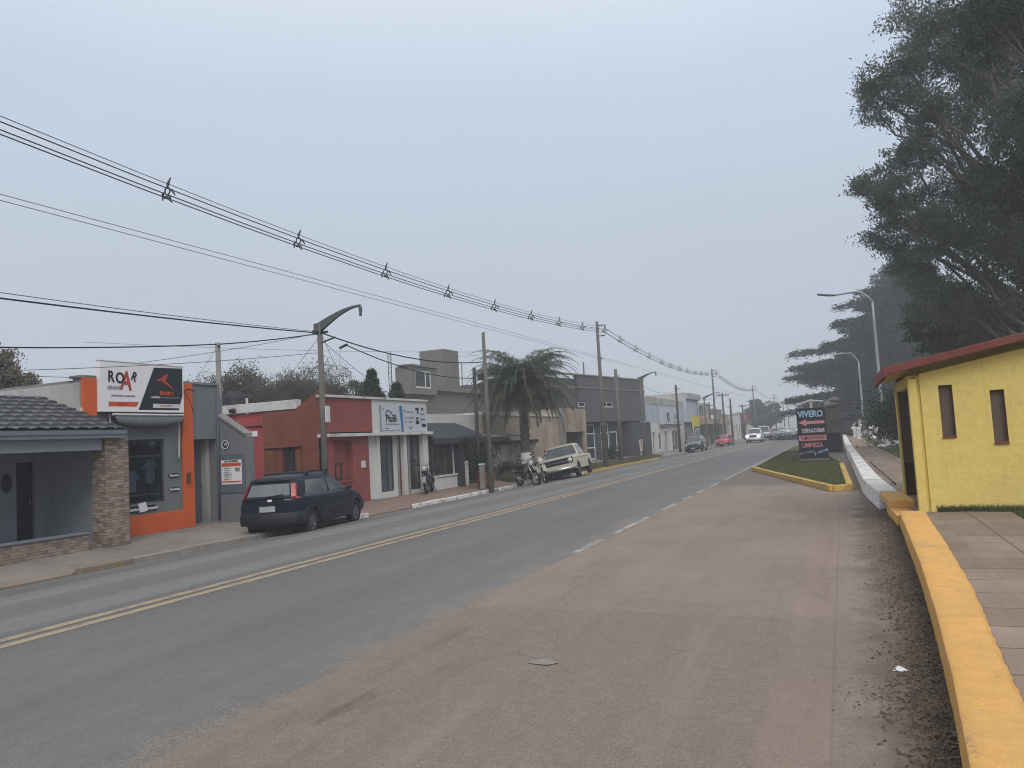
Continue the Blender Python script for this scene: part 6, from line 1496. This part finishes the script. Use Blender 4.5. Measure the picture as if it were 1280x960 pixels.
# swept soil, dead leaves and grit in the gutter of the yellow wall
n = 9000; y = 2.6 + rng.random(n) ** 1.3 * 16; w0 = np.interp(y, [p[1] for p in WALL], [p[0] for p in WALL]); off = np.abs(rng.normal(0, .16, n)) + .01
gz = lambda x: np.maximum(0, x - .05) * .0714
cl = np.sin(y * 5.1) * .5 + np.sin(y * 2.3 + 1) * .5; off *= (1 + .6 * cl)
C = np.column_stack([w0 - off, y, gz(w0 - off) + .008 + .02 * rng.random(n) * np.exp(-off / .1)])
o = np_mesh('dead_leaves', leaf_quads(rng, C, .024, .012, 0, .7), 4, M['litter']); o['kind'] = 'stuff'
def clods(name, n, xf, yf, size, mat, seed):
    rng = np.random.default_rng(seed); y = yf(rng, n); x = xf(rng, n, y); s = size * rng.uniform(.4, 1.6, n) ** 1.5; T = np.array([[1, 0, 0], [-.5, .87, 0], [-.5, -.87, 0], [0, 0, .9]])
    a = rng.random(n) * 6.28; Rz = np.stack([np.cos(a), -np.sin(a), np.sin(a), np.cos(a)], 1).reshape(n, 2, 2)
    V = np.tile(T, (n, 1, 1)) * rng.uniform(.6, 1.3, (n, 4, 1)); V[:, :, :2] = np.einsum('nij,nkj->nki', Rz, V[:, :, :2]); V *= s[:, None, None]; V += np.stack([x, y, np.maximum(0, x - .05) * .0714 + .001], 1)[:, None]
    F = V[:, [0, 1, 3, 1, 2, 3, 2, 0, 3]].reshape(-1, 3); o = np_mesh(name, F, 3, mat); o['kind'] = 'stuff'; return o
clods('soil_clods', 9000, lambda r, n, y: np.interp(y, [p[1] for p in WALL], [p[0] for p in WALL]) - np.abs(r.normal(0, .13, n)) - .005, lambda r, n: 2.8 + r.random(n) ** 1.2 * 13, .011, M['litter'], 6)
clods('gravel', 1500, lambda r, n, y: r.uniform(-3.4, .3, n), lambda r, n: 2.6 + r.random(n) ** 1.7 * 14, .0042, M['gravel'], 7)

# ------------------------------------------------------------------ vehicles (local space: x right, y forward, z up)
def lerp(a, c, u): return a + (c - a) * u
def interp(pts, y): return float(np.interp(y, [p[0] for p in pts], [p[1] for p in pts]))

def make_car(name, label, cat, loc, yaw, roll, sc, S, group=None):
    t = thing(name, label, cat, loc, group, rot=(0, roll, yaw), scale=sc)
    t.rotation_mode = 'XYZ'
    L, W, H, r = S['L'], S['W'], S['H'], S['r']; yr, yf = S['yr'], S['yf']; sill = S.get('sill', .27); deck = S['deck']; boxy = S.get('boxy', 0.0)
    yrb, yrt, yft, yfb = S['cab']; belt = S['belt']; wt = S['wt']; ra = r + S.get('gap', .06)
    paint, bump = M[S['paint']], M[S.get('bumper', 'grey_plastic')]
    def hw(y):                                  # half width in plan
        q = abs(y) / (L / 2); return W / 2 * (1 - (.13 - .11 * boxy) * q ** 5 - (.03 if not boxy else 0) * q ** 2)
    def zb(y):
        z = sill + .10 * max(0, abs(y) / (L / 2) - .82) / .18
        for yc in (yr, yf):
            if abs(y - yc) < ra: z = max(z, r + math.sqrt(max(0, ra * ra - (y - yc) ** 2)))
        return z
    def xs(y, z):
        zt = interp(deck, y); q = (z - (sill + .25)) / max(.2, zt - sill); return hw(y) * (1 - (.05 - .03 * boxy) * q * q)
    ys = sorted(set(list(np.linspace(-L / 2, L / 2, 31)) + [yc + ra * math.cos(a) for yc in (yr, yf) for a in np.linspace(0, math.pi, 15)]))
    rows = []
    for y in ys:
        z0, zt = zb(y), interp(deck, y); z0 = min(z0, zt - .12); half = []
        for j in range(8):
            z = lerp(z0, zt - .045, j / 7); half.append((xs(y, z), y, z))
        w = xs(y, zt); half += [(w - .018, y, zt - .012), (w - .06, y, zt), (w * .6, y, zt + .02 * (1 - boxy * .5)), (0, y, zt + .03 * (1 - boxy * .5))]
        rows.append([(-x, yy, z) for x, yy, z in half] + [(x, yy, z) for x, yy, z in half[::-1][1:]])
    b = MB(); b.grid(rows); b.poly(rows[0]); b.poly(rows[-1]); b.build('body', paint, t, smooth=False, bev=0, local=True).data.polygons.foreach_set('use_smooth', [True] * (len(b.f) - 2) + [False, False])
    MB().box(-W / 2 + .22, W / 2 - .22, -L / 2 + .25, L / 2 - .25, .22, .62).build('underbody', M['black_plastic'], t, local=True)
    # greenhouse
    wb = min(xs(yrb, belt), xs(yfb, belt)) - .012
    def cx(z): return lerp(wb, wt, max(0, min(1, (z - belt) / (H - belt))) ** 1.15)
    def ch(y):
        ym = (yrt + yft) / 2; hl = (yft - yrt) / 2 + .2
        if y < yrt: return lerp(belt, H - S.get('roofdrop', .03), (y - yrb) / max(.01, yrt - yrb))
        if y > yft: return lerp(belt, H - .03, (yfb - y) / max(.01, yfb - yft))
        return H - S.get('roofdrop', .03) * (max(0, (ym + .1 - y)) / hl) ** 2 - .03 * (max(0, y - ym) / hl) ** 2
    cols = list(np.linspace(yrb, yrt, 5)) + list(np.linspace(yrt, yft, 7))[1:] + list(np.linspace(yft, yfb, 6))[1:]; rows = []
    for y in cols:
        h_ = ch(y); half = [(cx(lerp(belt - .03, h_ - .03, k / 4)), y, lerp(belt - .03, max(belt - .03, h_ - .03), k / 4)) for k in range(5)]
        w = cx(h_); half += [(w - .04, y, h_), (w * .5, y, h_ + .018), (0, y, h_ + .024)]
        rows.append([(-x, yy, z) for x, yy, z in half] + [(x, yy, z) for x, yy, z in half[::-1][1:]])
    b = MB(); b.grid(rows); b.build('cabin', M[S.get('roof', S['paint'])], t, smooth=True, local=True)
    glass = M[S.get('glass', 'car_glass')]
    def side_panel(sx, y0b, y0t, y1b, y1t, z0, z1, nm):
        out = []
        for k in range(5): z = lerp(z0, z1, k / 4); out.append((lerp(y0b, y0t, k / 4), z))
        out2 = [(lerp(y1b, y1t, k / 4), lerp(z0, z1, k / 4)) for k in range(4, -1, -1)]
        pts = [(sx * (cx(z) + .006), y, z) for y, z in out + out2]; n = len(pts); b = MB()
        for k in range(4): b.add([pts[k], pts[k + 1], pts[n - 2 - k], pts[n - 1 - k]], [(0, 1, 2, 3)])
        return b.build(nm, glass, t, local=True)
    z0, z1 = belt + .035, H - .12 - S.get('roofdrop', .03) * .4
    fb = lambda z: lerp(yfb, yft, (z - belt) / (H - belt)); rb = lambda z: lerp(yrb, yrt, (z - belt) / (H - belt))
    yp = S.get('pillar')
    for sx in (-1, 1):
        e0b, e0t = rb(z0) + S.get('cpil', .16), rb(z1) + S.get('cpil', .16); e1b, e1t = fb(z0) - .13, fb(z1) - .11
        if yp is None: side_panel(sx, e0b, e0t, e1b, e1t, z0, z1, 'side_window')
        else:
            side_panel(sx, e0b, e0t, yp - .04, yp - .05, z0, z1, 'side_window'); side_panel(sx, yp + .04, yp + .03, e1b, e1t, z0, z1, 'side_window')
    def slope_panel(f, sgn, nm, zz0, zz1, mrg):
        b = MB(); n = 6; rws = []
        for k in range(4):
            z = lerp(zz0, zz1, k / 3); x = cx(z) - mrg; rws.append([(x * (2 * i / n - 1), f(z) + sgn * (.012 + .03 * (1 - (2 * i / n - 1) ** 2) * 0), z + .008 + .02 * (1 - (2 * i / n - 1) ** 2) * 0) for i in range(n + 1)])
        b.grid(rws); return b.build(nm, glass, t, local=True)
    slope_panel(fb, 1, 'windscreen', belt + .05, H - .09, .06); slope_panel(rb, -1, 'rear_window', belt + .06, H - .11 - S.get('roofdrop', .03), .12)
    # wheels
    for sx in (-1, 1):
        for yc in (yr, yf):
            x = sx * (W / 2 - .115 - .03 * (1 - boxy)); b = MB(); wd = S.get('ww', .19)
            b.lathe((x - sx * wd / 2, yc, r), [(r * .62, 0), (r * .95, .0), (r, .03), (r, wd - .03), (r * .94, wd), (r * .64, wd), (r * .6, wd - .03)], (sx, 0, 0), 26, cap=False)
            w_ = b.build('wheel', M['rubber'], t, local=True, smooth=True)
            b = MB(); b.lathe((x + sx * (wd / 2 - .035), yc, r), [(r * .63, -.02), (r * .62, .02), (r * .55, .012), (r * .50, -.005), (r * .3, .012), (r * .16, .022), (0, .022)], (sx, 0, 0), 22, cap=False)
            for k in range(7):
                a = k * 2 * math.pi / 7; b.obox((x + sx * (wd / 2 - .022), yc + math.cos(a) * r * .38, r + math.sin(a) * r * .38), (.02, r * .34, .035), (a, 0, 0))
            b.build('rim', M[S.get('rimmat', 'rim')], w_, local=True)
            if S.get('flare', True):
                pts = [(yc + (ra + .01) * math.cos(a), r + (ra + .01) * math.sin(a)) for a in np.linspace(-.05, math.pi + .05, 17)]
                b = MB(); b.tube([(sx * (xs(y, z) - .012), y, z) for y, z in pts], .03, 6); b.build('arch_trim', bump if not S.get('painted_arch') else paint, t, local=True, smooth=True)
    # bumpers follow the plan outline
    def bumper(sgn, z0_, z1_, mat, depth=.42, out=.022, nm='bumper'):
        yy = np.linspace(sgn * (L / 2 - depth), sgn * L / 2, 7); o_ = [(hw(y) + out * .6, y) for y in yy]; ring = [(x, y + (sgn * out if k > 4 else 0)) for k, (x, y) in enumerate(o_)]
        plan = ring + [(-x, y) for x, y in ring[::-1]]; inn = [(x * .9, y - sgn * .10) for x, y in plan]; b = MB(); rws = []
        for z, o2 in ((z0_, -.02), (z0_ + .04, 0), ((z0_ + z1_) / 2, .008), (z1_ - .03, 0), (z1_, -.02)): rws.append([(x * (1 + o2 * .8), y + sgn * o2, z) for x, y in plan])
        b.grid(rws); b.grid([rws[-1], [(x, y, z1_) for x, y in inn]]); b.grid([rws[0], [(x, y, z0_) for x, y in inn]])
        return b.build(nm, mat, t, local=True, smooth=True)
    bz = S.get('bz', (.33, .60)); bumper(-1, *bz, bump); bumper(1, *S.get('bzf', bz), bump)
    # lamps
    lit = S.get('lit', False)
    hy, hz, hx, hr = S.get('head', (L / 2 - .14, .68, W / 2 - .30, (.15, .06, .075)))
    for sx in (-1, 1):
        MB().ell((sx * hx, hy, hz), hr, 12, 8).build('headlight', M['headlight'] if lit else M['lens_clear'], t, local=True, smooth=True)
        if S.get('tall_tail'):
            b = MB(); b.grid([[(sx * (cx(z) + .012 - (.085 if k < 2 else 0)), rb(z) - (.03 if k < 2 else -.03 - .06 * (k - 2)) , z) if z > belt else (sx * (xs(-L / 2 + .2, z) + .008 - (.13 if k < 2 else 0)), -L / 2 + (.03 if k < 2 else .10 + .08 * (k - 2)), z) for k in range(4)] for z in np.linspace(belt - .02, H - .10 - S.get('roofdrop', .03), 7)]); b.build('tail_light', M['lens_red'], t, local=True)
        else: MB().obox((sx * (hw(-L / 2) - .12), -L / 2 - .0, S.get('tz', .74)), (.2, .06, .16)).build('tail_light', M['lens_red'], t, local=True, bev=.01)
        ym = fb(belt) - .22; mx = MB(); mx.ell((sx * (wb + .13), ym, belt + .08), (.085, .06, .075), 10, 6); mx.tube([(sx * (wb - .01), ym, belt + .02), (sx * (wb + .1), ym, belt + .06)], .02, 5); mx.build('mirror', M[S.get('mirror', 'black_plastic')], t, local=True, smooth=True)
        for yh in S.get('handles', ()):
            zh = belt - .12; x = sx * (xs(yh, zh) + .012); MB().obox((x, yh, zh), (.025, .17, .035)).build('door_handle', M[S.get('handmat', 'black_plastic')], t, local=True, bev=.006)
    b = MB()
    for yv in S.get('seams', ()):
        for sx in (-1, 1): b.tube([(sx * (xs(yv, z) + .001), yv, z) for z in np.linspace(sill + .06, interp(deck, yv) - .03, 6)], .004, 4)
    if S.get('seams'): b.build('door_seams', M['ink'], t, local=True)
    for sgn, on in ((-1, S.get('plate_r', True)), (1, S.get('plate_f', True))):
        if on:
            zp = S.get('pz', .72) if sgn < 0 else .42; MB().box(-.2, .2, sgn * (L / 2 + .02) - .012, sgn * (L / 2 + .02) + .012, zp - .065, zp + .065).build('number_plate', M['plate'], t, local=True)
    g_ = S.get('grille')
    if g_:
        x, za, zc = g_; MB().box(-x, x, L / 2 - .06, L / 2 + .012, za, zc).build('grille', M['black_plastic'], t, local=True, bev=.01)
        b = MB()
        for k in range(S.get('gbars', 3)): z = lerp(za, zc, (k + .5) / S.get('gbars', 3)); b.box(-x + .02, x - .02, L / 2 + .012, L / 2 + .022, z - .008, z + .008)
        b.build('grille_bars', M['chrome'] if S.get('gchrome') else M['grey_plastic'], t, local=True)
    t['hwL'] = L
    return t, dict(cx=cx, rb=rb, fb=fb, xs=xs, hw=hw)

HATCH = dict(L=3.78, W=1.68, H=1.47, roofdrop=.10, r=.31, yr=-1.22, yf=1.24, deck=[(-1.89, .86), (-1.86, .93), (-1.6, .96), (.9, .95), (1.2, .90), (1.6, .79), (1.8, .66), (1.89, .52)], cab=(-1.86, -1.60, .12, 1.06), belt=.93, wt=.55, paint='navy_car',
             glass='glass_pale', pillar=-.12, cpil=.50, tall_tail=True, handles=(-.62, .38), seams=(-1.0, -.16, .86), pz=.70, head=(1.58, .72, .56, (.14, .2, .08)), mirror='black_plastic', plate_f=False)
car, fn = make_car('parked_car', 'dusty dark navy hatchback with roof bars parked in front of the red shop', 'car', (-12.42, 15.72, -.215), R_(10.3), R_(-1.2), .965, HATCH)
b = MB(); b.grid([[(x, -1.885 - .004, z) for x in (-.52, 0, .52)] for z in (.64, .82)]); b.build('plate_recess', M['black_plastic'], car, local=True)
for y in (-.95, .05):
    b = MB(); b.tube([(-.62, y, 1.50), (.62, y, 1.50)], .022, 8)
    for sx in (-1, 1): b.tube([(sx * .56, y, 1.40), (sx * .58, y, 1.51)], .028, 6)
    b.build('roof_bar', M['black_plastic'], car, local=True)
MB().obox((.06, -1.885, .895), (.115, .03, .055)).build('badge', M['sign_white'], car, local=True, bev=.01)
b = MB(); b.obox((.52, -1.865, .90), (.2, .02, .03)); b.obox((.48, -1.875, .82), (.14, .02, .03)); b.build('name_badge', M['chrome'], car, local=True)
MB().tube([(-.06, -1.875, .98), (.18, -1.85, 1.0), (.40, -1.83, 1.02)], .016, 5).build('rear_wiper', M['ink'], car, local=True)
MB().obox((.0, -1.62, 1.355), (.92, .14, .03), (.12, 0, 0)).build('roof_spoiler', M['navy_car'], car, local=True, bev=.01)
for sx in (-1, 1):
    MB().tube([(sx * (fn['xs'](y, .58) + .008), y, .58) for y in np.linspace(-.85, .85, 9)], .022, 5).build('side_moulding', M['black_plastic'], car, local=True)

PICK = dict(L=4.95, W=1.98, H=1.78, r=.36, yr=-1.62, yf=1.45, sill=.42, boxy=1.0, deck=[(-2.47, 1.10), (-.6, 1.10), (-.4, 1.14), (.9, 1.14), (2.35, 1.10), (2.44, 1.08), (2.47, 1.0)], cab=(-.62, -.52, .52, .98), belt=1.14, wt=.72, paint='cream_car',
            bumper='chrome', bz=(.46, .60), cpil=.12, painted_arch=True, flare=False, gap=.10, ww=.22, rimmat='rim', glass='glass_pale', head=(2.49, .92, .80, (.115, .05, .115)), mirror='chrome', handles=(-.3,), handmat='chrome', seams=(-.5, .72), grille=(.68, .76, 1.05), gbars=5, gchrome=False, plate_r=False, plate_f=False, tz=.9)
car, fn = make_car('pickup_truck', 'old faded cream pickup truck parked facing the camera in front of the palm', 'pickup truck', (-11.83, 33.95, -.15), R_(187.0), R_(10), .855, PICK)
b = MB()
for sx in (-1, 1): b.box(sx * .68 if sx > 0 else -.96, .96 if sx > 0 else -.68, 2.44, 2.485, .76, 1.06)
b.build('lamp_surround', M['black_plastic'], car, local=True, bev=.01)
MB().box(-.9, .9, 2.42, 2.47, .6, .75).build('valance', M['cream_car'], car, local=True)
MB().box(-.70, .70, 2.47, 2.50, .885, .925).build('grille_divider', M['chrome'], car, local=True)
MB().tube([(-.97, 2.49, 1.07), (.97, 2.49, 1.07)], .018, 6).build('grille_top_trim', M['chrome'], car, local=True)
b = MB(); b.box(-.86, .86, -2.4, -.7, .95, 1.112); b.build('load_bed', M['black_plastic'], car, local=True)
b = MB()
for sx in (-1, 1): b.tube([(sx * (fn['xs'](y, .98) + .004), y, .98) for y in np.linspace(-2.4, 2.3, 12)], .012, 4)
b.build('side_crease', M['chrome'], car, local=True)
MB().box(-.93, .93, -2.56, -2.48, .5, .62).build('rear_bumper', M['black_plastic'], car, local=True)

SUV = dict(L=4.4, W=1.8, H=1.62, r=.34, yr=-1.32, yf=1.35, sill=.26, deck=[(-2.2, .95), (-2.1, 1.05), (.9, 1.03), (1.5, .98), (1.95, .86), (2.15, .7), (2.2, .55)], cab=(-2.1, -1.7, .2, 1.08), belt=1.03, wt=.6, paint='grey_car', pillar=-.2, handles=(-.6, .5), seams=(-1.0, -.15, .9), grille=(.55, .62, .8), head=(2.0, .80, .66, (.17, .14, .07)), gbars=3, cpil=.3)
make_car('parked_car', 'dark grey car parked nose toward the camera in front of the white shop', 'car', (-11.88, 68.5, -.16), R_(181), R_(7.5), .865, SUV)
RED = dict(L=4.0, W=1.66, H=1.45, r=.3, yr=-1.2, yf=1.25, deck=[(-2.0, .82), (-1.9, .94), (.85, .93), (1.35, .86), (1.8, .74), (1.95, .6), (2.0, .5)], cab=(-1.85, -1.4, .2, 1.1), belt=.92, wt=.56, paint='red_car', bumper='red_car', pillar=-.15, handles=(-.6, .4), seams=(-.9, -.1, .85), head=(1.78, .70, .6, (.15, .14, .07)), grille=(.4, .58, .66), gbars=1)
make_car('parked_car', 'bright red car parked behind the grey one under the tall power pole', 'car', (-11.85, 86, -.15), R_(176), R_(6), .865, RED)
WPK = dict(L=4.9, W=1.8, H=1.72, r=.36, yr=-1.6, yf=1.5, sill=.34, boxy=.5, deck=[(-2.45, 1.0), (-.9, 1.02), (.85, 1.05), (1.9, 1.0), (2.25, .9), (2.4, .75), (2.45, .6)], cab=(-1.0, -.8, .25, .95), belt=1.05, wt=.62, paint='white_car', bumper='white_car', bz=(.36, .62), lit=True, head=(2.36, .80, .66, (.17, .1, .10)), pillar=-.25, grille=(.42, .70, .90), gbars=3, gap=.09, handles=(-.5, .4), seams=(-.2, .7))
make_car('oncoming_car', 'white pickup driving toward the camera with both headlamps lit', 'car', (-9.15, 90.4, .0), R_(180), 0, .93, WPK)
VAN = dict(WPK, H=1.9, lit=False, paint='white_car', bumper='grey_plastic')
make_car('oncoming_car', 'white vehicle with unlit lamps right behind the lit white pickup', 'car', (-9.4, 104, 0), R_(180), 0, .95, VAN)
far = [('parked_car', 'red car parked beneath the far round tree', (-11.3, 133, -.1), 180, 3, dict(RED)), ('parked_car', 'silver car parked just beyond the red one by the round tree', (-11.2, 147, -.1), 180, 3, dict(RED, paint='silver_car', bumper='silver_car')),
       ('parked_car', 'pale grey car parked third in the line by the round tree', (-11.2, 160, -.1), 180, 3, dict(SUV, paint='silver_car', bumper='silver_car')), ('parked_car', 'white car parked last in the row in the fog', (-11.2, 176, -.1), 180, 3, dict(RED, paint='white_car', bumper='white_car')),
       ('oncoming_car', 'small dark oncoming car with bright headlamps far down the road', (-9.3, 192, 0), 180, 0, dict(RED, paint='grey_car', lit=True))]
for nm, lab, loc, yw, rl, S in far: make_car(nm, lab, 'car', loc, R_(yw), R_(rl), .95, S)
TRK = dict(L=5.4, W=2.1, H=2.75, r=.42, yr=-1.7, yf=1.7, sill=.45, boxy=1.0, deck=[(-2.7, 1.5), (2.6, 1.5), (2.7, 1.4)], cab=(-2.65, -2.6, 2.3, 2.62), belt=1.5, wt=.94, paint='red_car', bumper='white_car', bz=(.5, .72), lit=True, head=(2.72, .95, .78, (.2, .06, .14)), grille=(.5, .9, 1.2), gbars=3, gap=.1, cpil=2.0)
make_car('lorry', 'red lorry coming out of the fog with lit headlamps beside the black sign', 'lorry', (-6.3, 196, 0), R_(180), 0, 1.0, TRK)

# ------------------------------------------------------------------ motorcycles
def motorcycle(label, loc, yaw, lean, sc, main, white, trail=True, scoot=False):
    t = thing('motorcycle', label, 'motorcycle', loc, rot=(0, lean, yaw), scale=sc); m_, w_ = M[main], M[white]
    wb = 1.32; rw = .30; rf = .33 if trail else .29
    for y, r in ((-wb / 2, rw), (wb / 2, rf)):
        b = MB(); ring = [(0, y + (r - .045) * math.cos(a), r + (r - .045) * math.sin(a)) for a in np.linspace(0, 2 * math.pi, 29)]
        b.tube(ring, .05, 8); q = b.build('wheel', M['rubber'], t, local=True, smooth=True)
        b = MB(); b.tube([(0, y + (r - .1) * math.cos(a), r + (r - .1) * math.sin(a)) for a in np.linspace(0, 2 * math.pi, 25)], .014, 6)
        for k in range(12): a = k * math.pi / 6; b.tube([(.03 * (-1) ** k, y, r), (0, y + (r - .1) * math.cos(a + .2), r + (r - .1) * math.sin(a + .2))], .004, 3)
        b.lathe((-.06, y, r), [(.06, 0), (.06, .12)], (1, 0, 0), 12); b.build('rim', M['chrome'], q, local=True)
    yf = wb / 2; b = MB()
    for sx in (-1, 1): b.tube([(sx * .075, yf, rf), (sx * .08, yf - .16, rf + .34), (sx * .075, yf - .30, .98)], [.026, .024, .02], 8)
    b.build('fork', M['chrome'] if trail else M['iron'], t, local=True, smooth=True)
    b = MB(); aa = np.linspace(.35, 2.5, 9); dz = .10 if trail else .02
    b.grid([[(x, yf + (rf + .05) * math.cos(a), rf + dz + (rf + .05) * math.sin(a) - abs(x) * .2) for x in (-.08, -.04, 0, .04, .08)] for a in aa]); b.build('front_mudguard', w_, t, local=True, smooth=True)
    b = MB(); b.grid([[(x, -wb / 2 + (rw + .08) * math.cos(a), rw + .05 + (rw + .10) * math.sin(a) - abs(x) * .2) for x in (-.08, 0, .08)] for a in np.linspace(.9, 2.7, 8)]); b.build('rear_mudguard', M['black_plastic'], t, local=True, smooth=True)
    b = MB(); b.tube([(0, yf - .30, .95), (0, .30, .62), (0, .12, .34), (0, -.22, .34), (0, -.30, .62)], .028, 7); b.tube([(0, yf - .32, .88), (0, .05, .76), (0, -.35, .74), (0, -.72, .80)], .024, 7)
    for sx in (-1, 1): b.tube([(sx * .09, -.2, .38), (sx * .1, -wb / 2, rw)], .022, 6); b.tube([(sx * .12, -wb / 2 + .05, rw + .03), (sx * .13, -.48, .72)], .028, 7)
    b.build('frame', M['iron'], t, local=True, smooth=True)
    b = MB(); b.obox((0, .05, .42), (.26, .34, .22), (.1, 0, 0)); b.lathe((-.16, .02, .40), [(.11, 0), (.12, .03), (.12, .29), (.11, .32)], (1, 0, 0), 14); b.obox((0, .14, .60), (.16, .16, .2), (-.35, 0, 0)); b.build('engine', M['iron'], t, local=True, bev=.015)
    b = MB(); b.tube([(.06, .2, .6), (.12, .3, .42), (.15, .05, .26), (.16, -.4, .33), (.17, -.85, .48)], [.022, .022, .024, .045, .05], 8); b.build('exhaust', M['chrome'], t, local=True, smooth=True)
    b = MB(); rows = []
    for k, (y, w, zt, zc) in enumerate(((.36, .07, .92, .76), (.26, .13, .96, .70), (.08, .14, .93, .68), (-.1, .10, .84, .70))):
        rows.append([(w * math.sin(a), y, (zt + zc) / 2 + (zt - zc) / 2 * math.cos(a)) for a in np.linspace(0, 2 * math.pi, 13)])
    b.grid(rows); b.poly(rows[0]); b.poly(rows[-1]); b.build('fuel_tank', m_, t, local=True, smooth=True)
    for sx in (-1, 1):
        b = MB(); b.prism([(sx * .12, .34, .9), (sx * .13, .46, .72), (sx * .13, .2, .58), (sx * .14, .02, .68)], (sx * .02, 0, 0)); b.build('side_panel', w_, t, local=True)
    b = MB(); b.grid([[(x, y, z - x * x * 2) for x in (-.13, -.07, 0, .07, .13)] for y, z in ((-.02, .85), (-.15, .82), (-.4, .82), (-.62, .86), (-.78, .87))]); b.prism([(-.12, -.02, .74), (.12, -.02, .74), (.12, -.02, .83), (-.12, -.02, .83)], (0, -.76, .03)); b.build('seat', M['rubber'], t, local=True, smooth=False)
    b = MB(); b.tube([(-.36, .22, 1.12), (-.2, .3, 1.1), (-.08, .34, 1.02), (.08, .34, 1.02), (.2, .3, 1.1), (.36, .22, 1.12)], .014, 7); b.build('handlebar', M['iron'], t, local=True)
    for sx in (-1, 1):
        MB().tube([(sx * .27, .26, 1.11), (sx * .38, .2, 1.125)], .022, 8).build('grip', M['rubber'], t, local=True)
        b = MB(); b.tube([(sx * .24, .28, 1.11), (sx * .3, .28, 1.26)], .006, 5); b.ell((sx * .31, .28, 1.29), (.06, .015, .04), 10, 6); b.build('mirror', M['black_plastic'], t, local=True)
    b = MB(); b.prism([(-.1, .46, .84), (.1, .46, .84), (.12, .42, 1.02), (.05, .36, 1.14), (-.05, .36, 1.14), (-.12, .42, 1.02)], (0, .06, -.01)); b.build('headlamp_cowl', w_, t, local=True, bev=.02)
    MB().ell((0, .51, .94), (.08, .03, .08), 12, 8).build('headlamp', M['lens_clear'], t, local=True, smooth=True)
    MB().obox((0, -.86, .80), (.14, .05, .07)).build('tail_light', M['lens_red'], t, local=True); MB().obox((0, -.95, .62), (.18, .01, .12), (.3, 0, 0)).build('number_plate', M['plate'], t, local=True)
    MB().tube([(-.1, 0, .3), (-.3, .05, .01)], .014, 6).build('kick_stand', M['iron'], t, local=True)
    return t
motorcycle('black motorcycle with white cowl leaning by the white shop front', (-14.02, 24.75, 0), R_(-160), R_(7), .95, 'black_plastic', 'ink_grey', False)
motorcycle('black and white trail motorcycle parked nearest on the kerb before the pickup', (-11.72, 28.7, -.135), R_(-128), R_(9), 1.0, 'black_plastic', 'moto_white')
motorcycle('cream fendered motorcycle squeezed between the trail bike and the pickup', (-11.75, 30.3, -.14), R_(-146), R_(9), 1.0, 'ink', 'moto_cream')

# ------------------------------------------------------------------ fog: one even volume round everything
g = G('fog'); pv = g.n('VolumePrincipled', {'Color': (.90, .93, .98, 1), 'Density': .0023, 'Anisotropy': .15}); g.t.links.new(pv.outputs[0], g.out.inputs['Volume'])
b = MB(); b.box(-960, 960, -160, 1160, -1.7, 24); o = b.build('haze', g.m); o['kind'] = 'stuff'
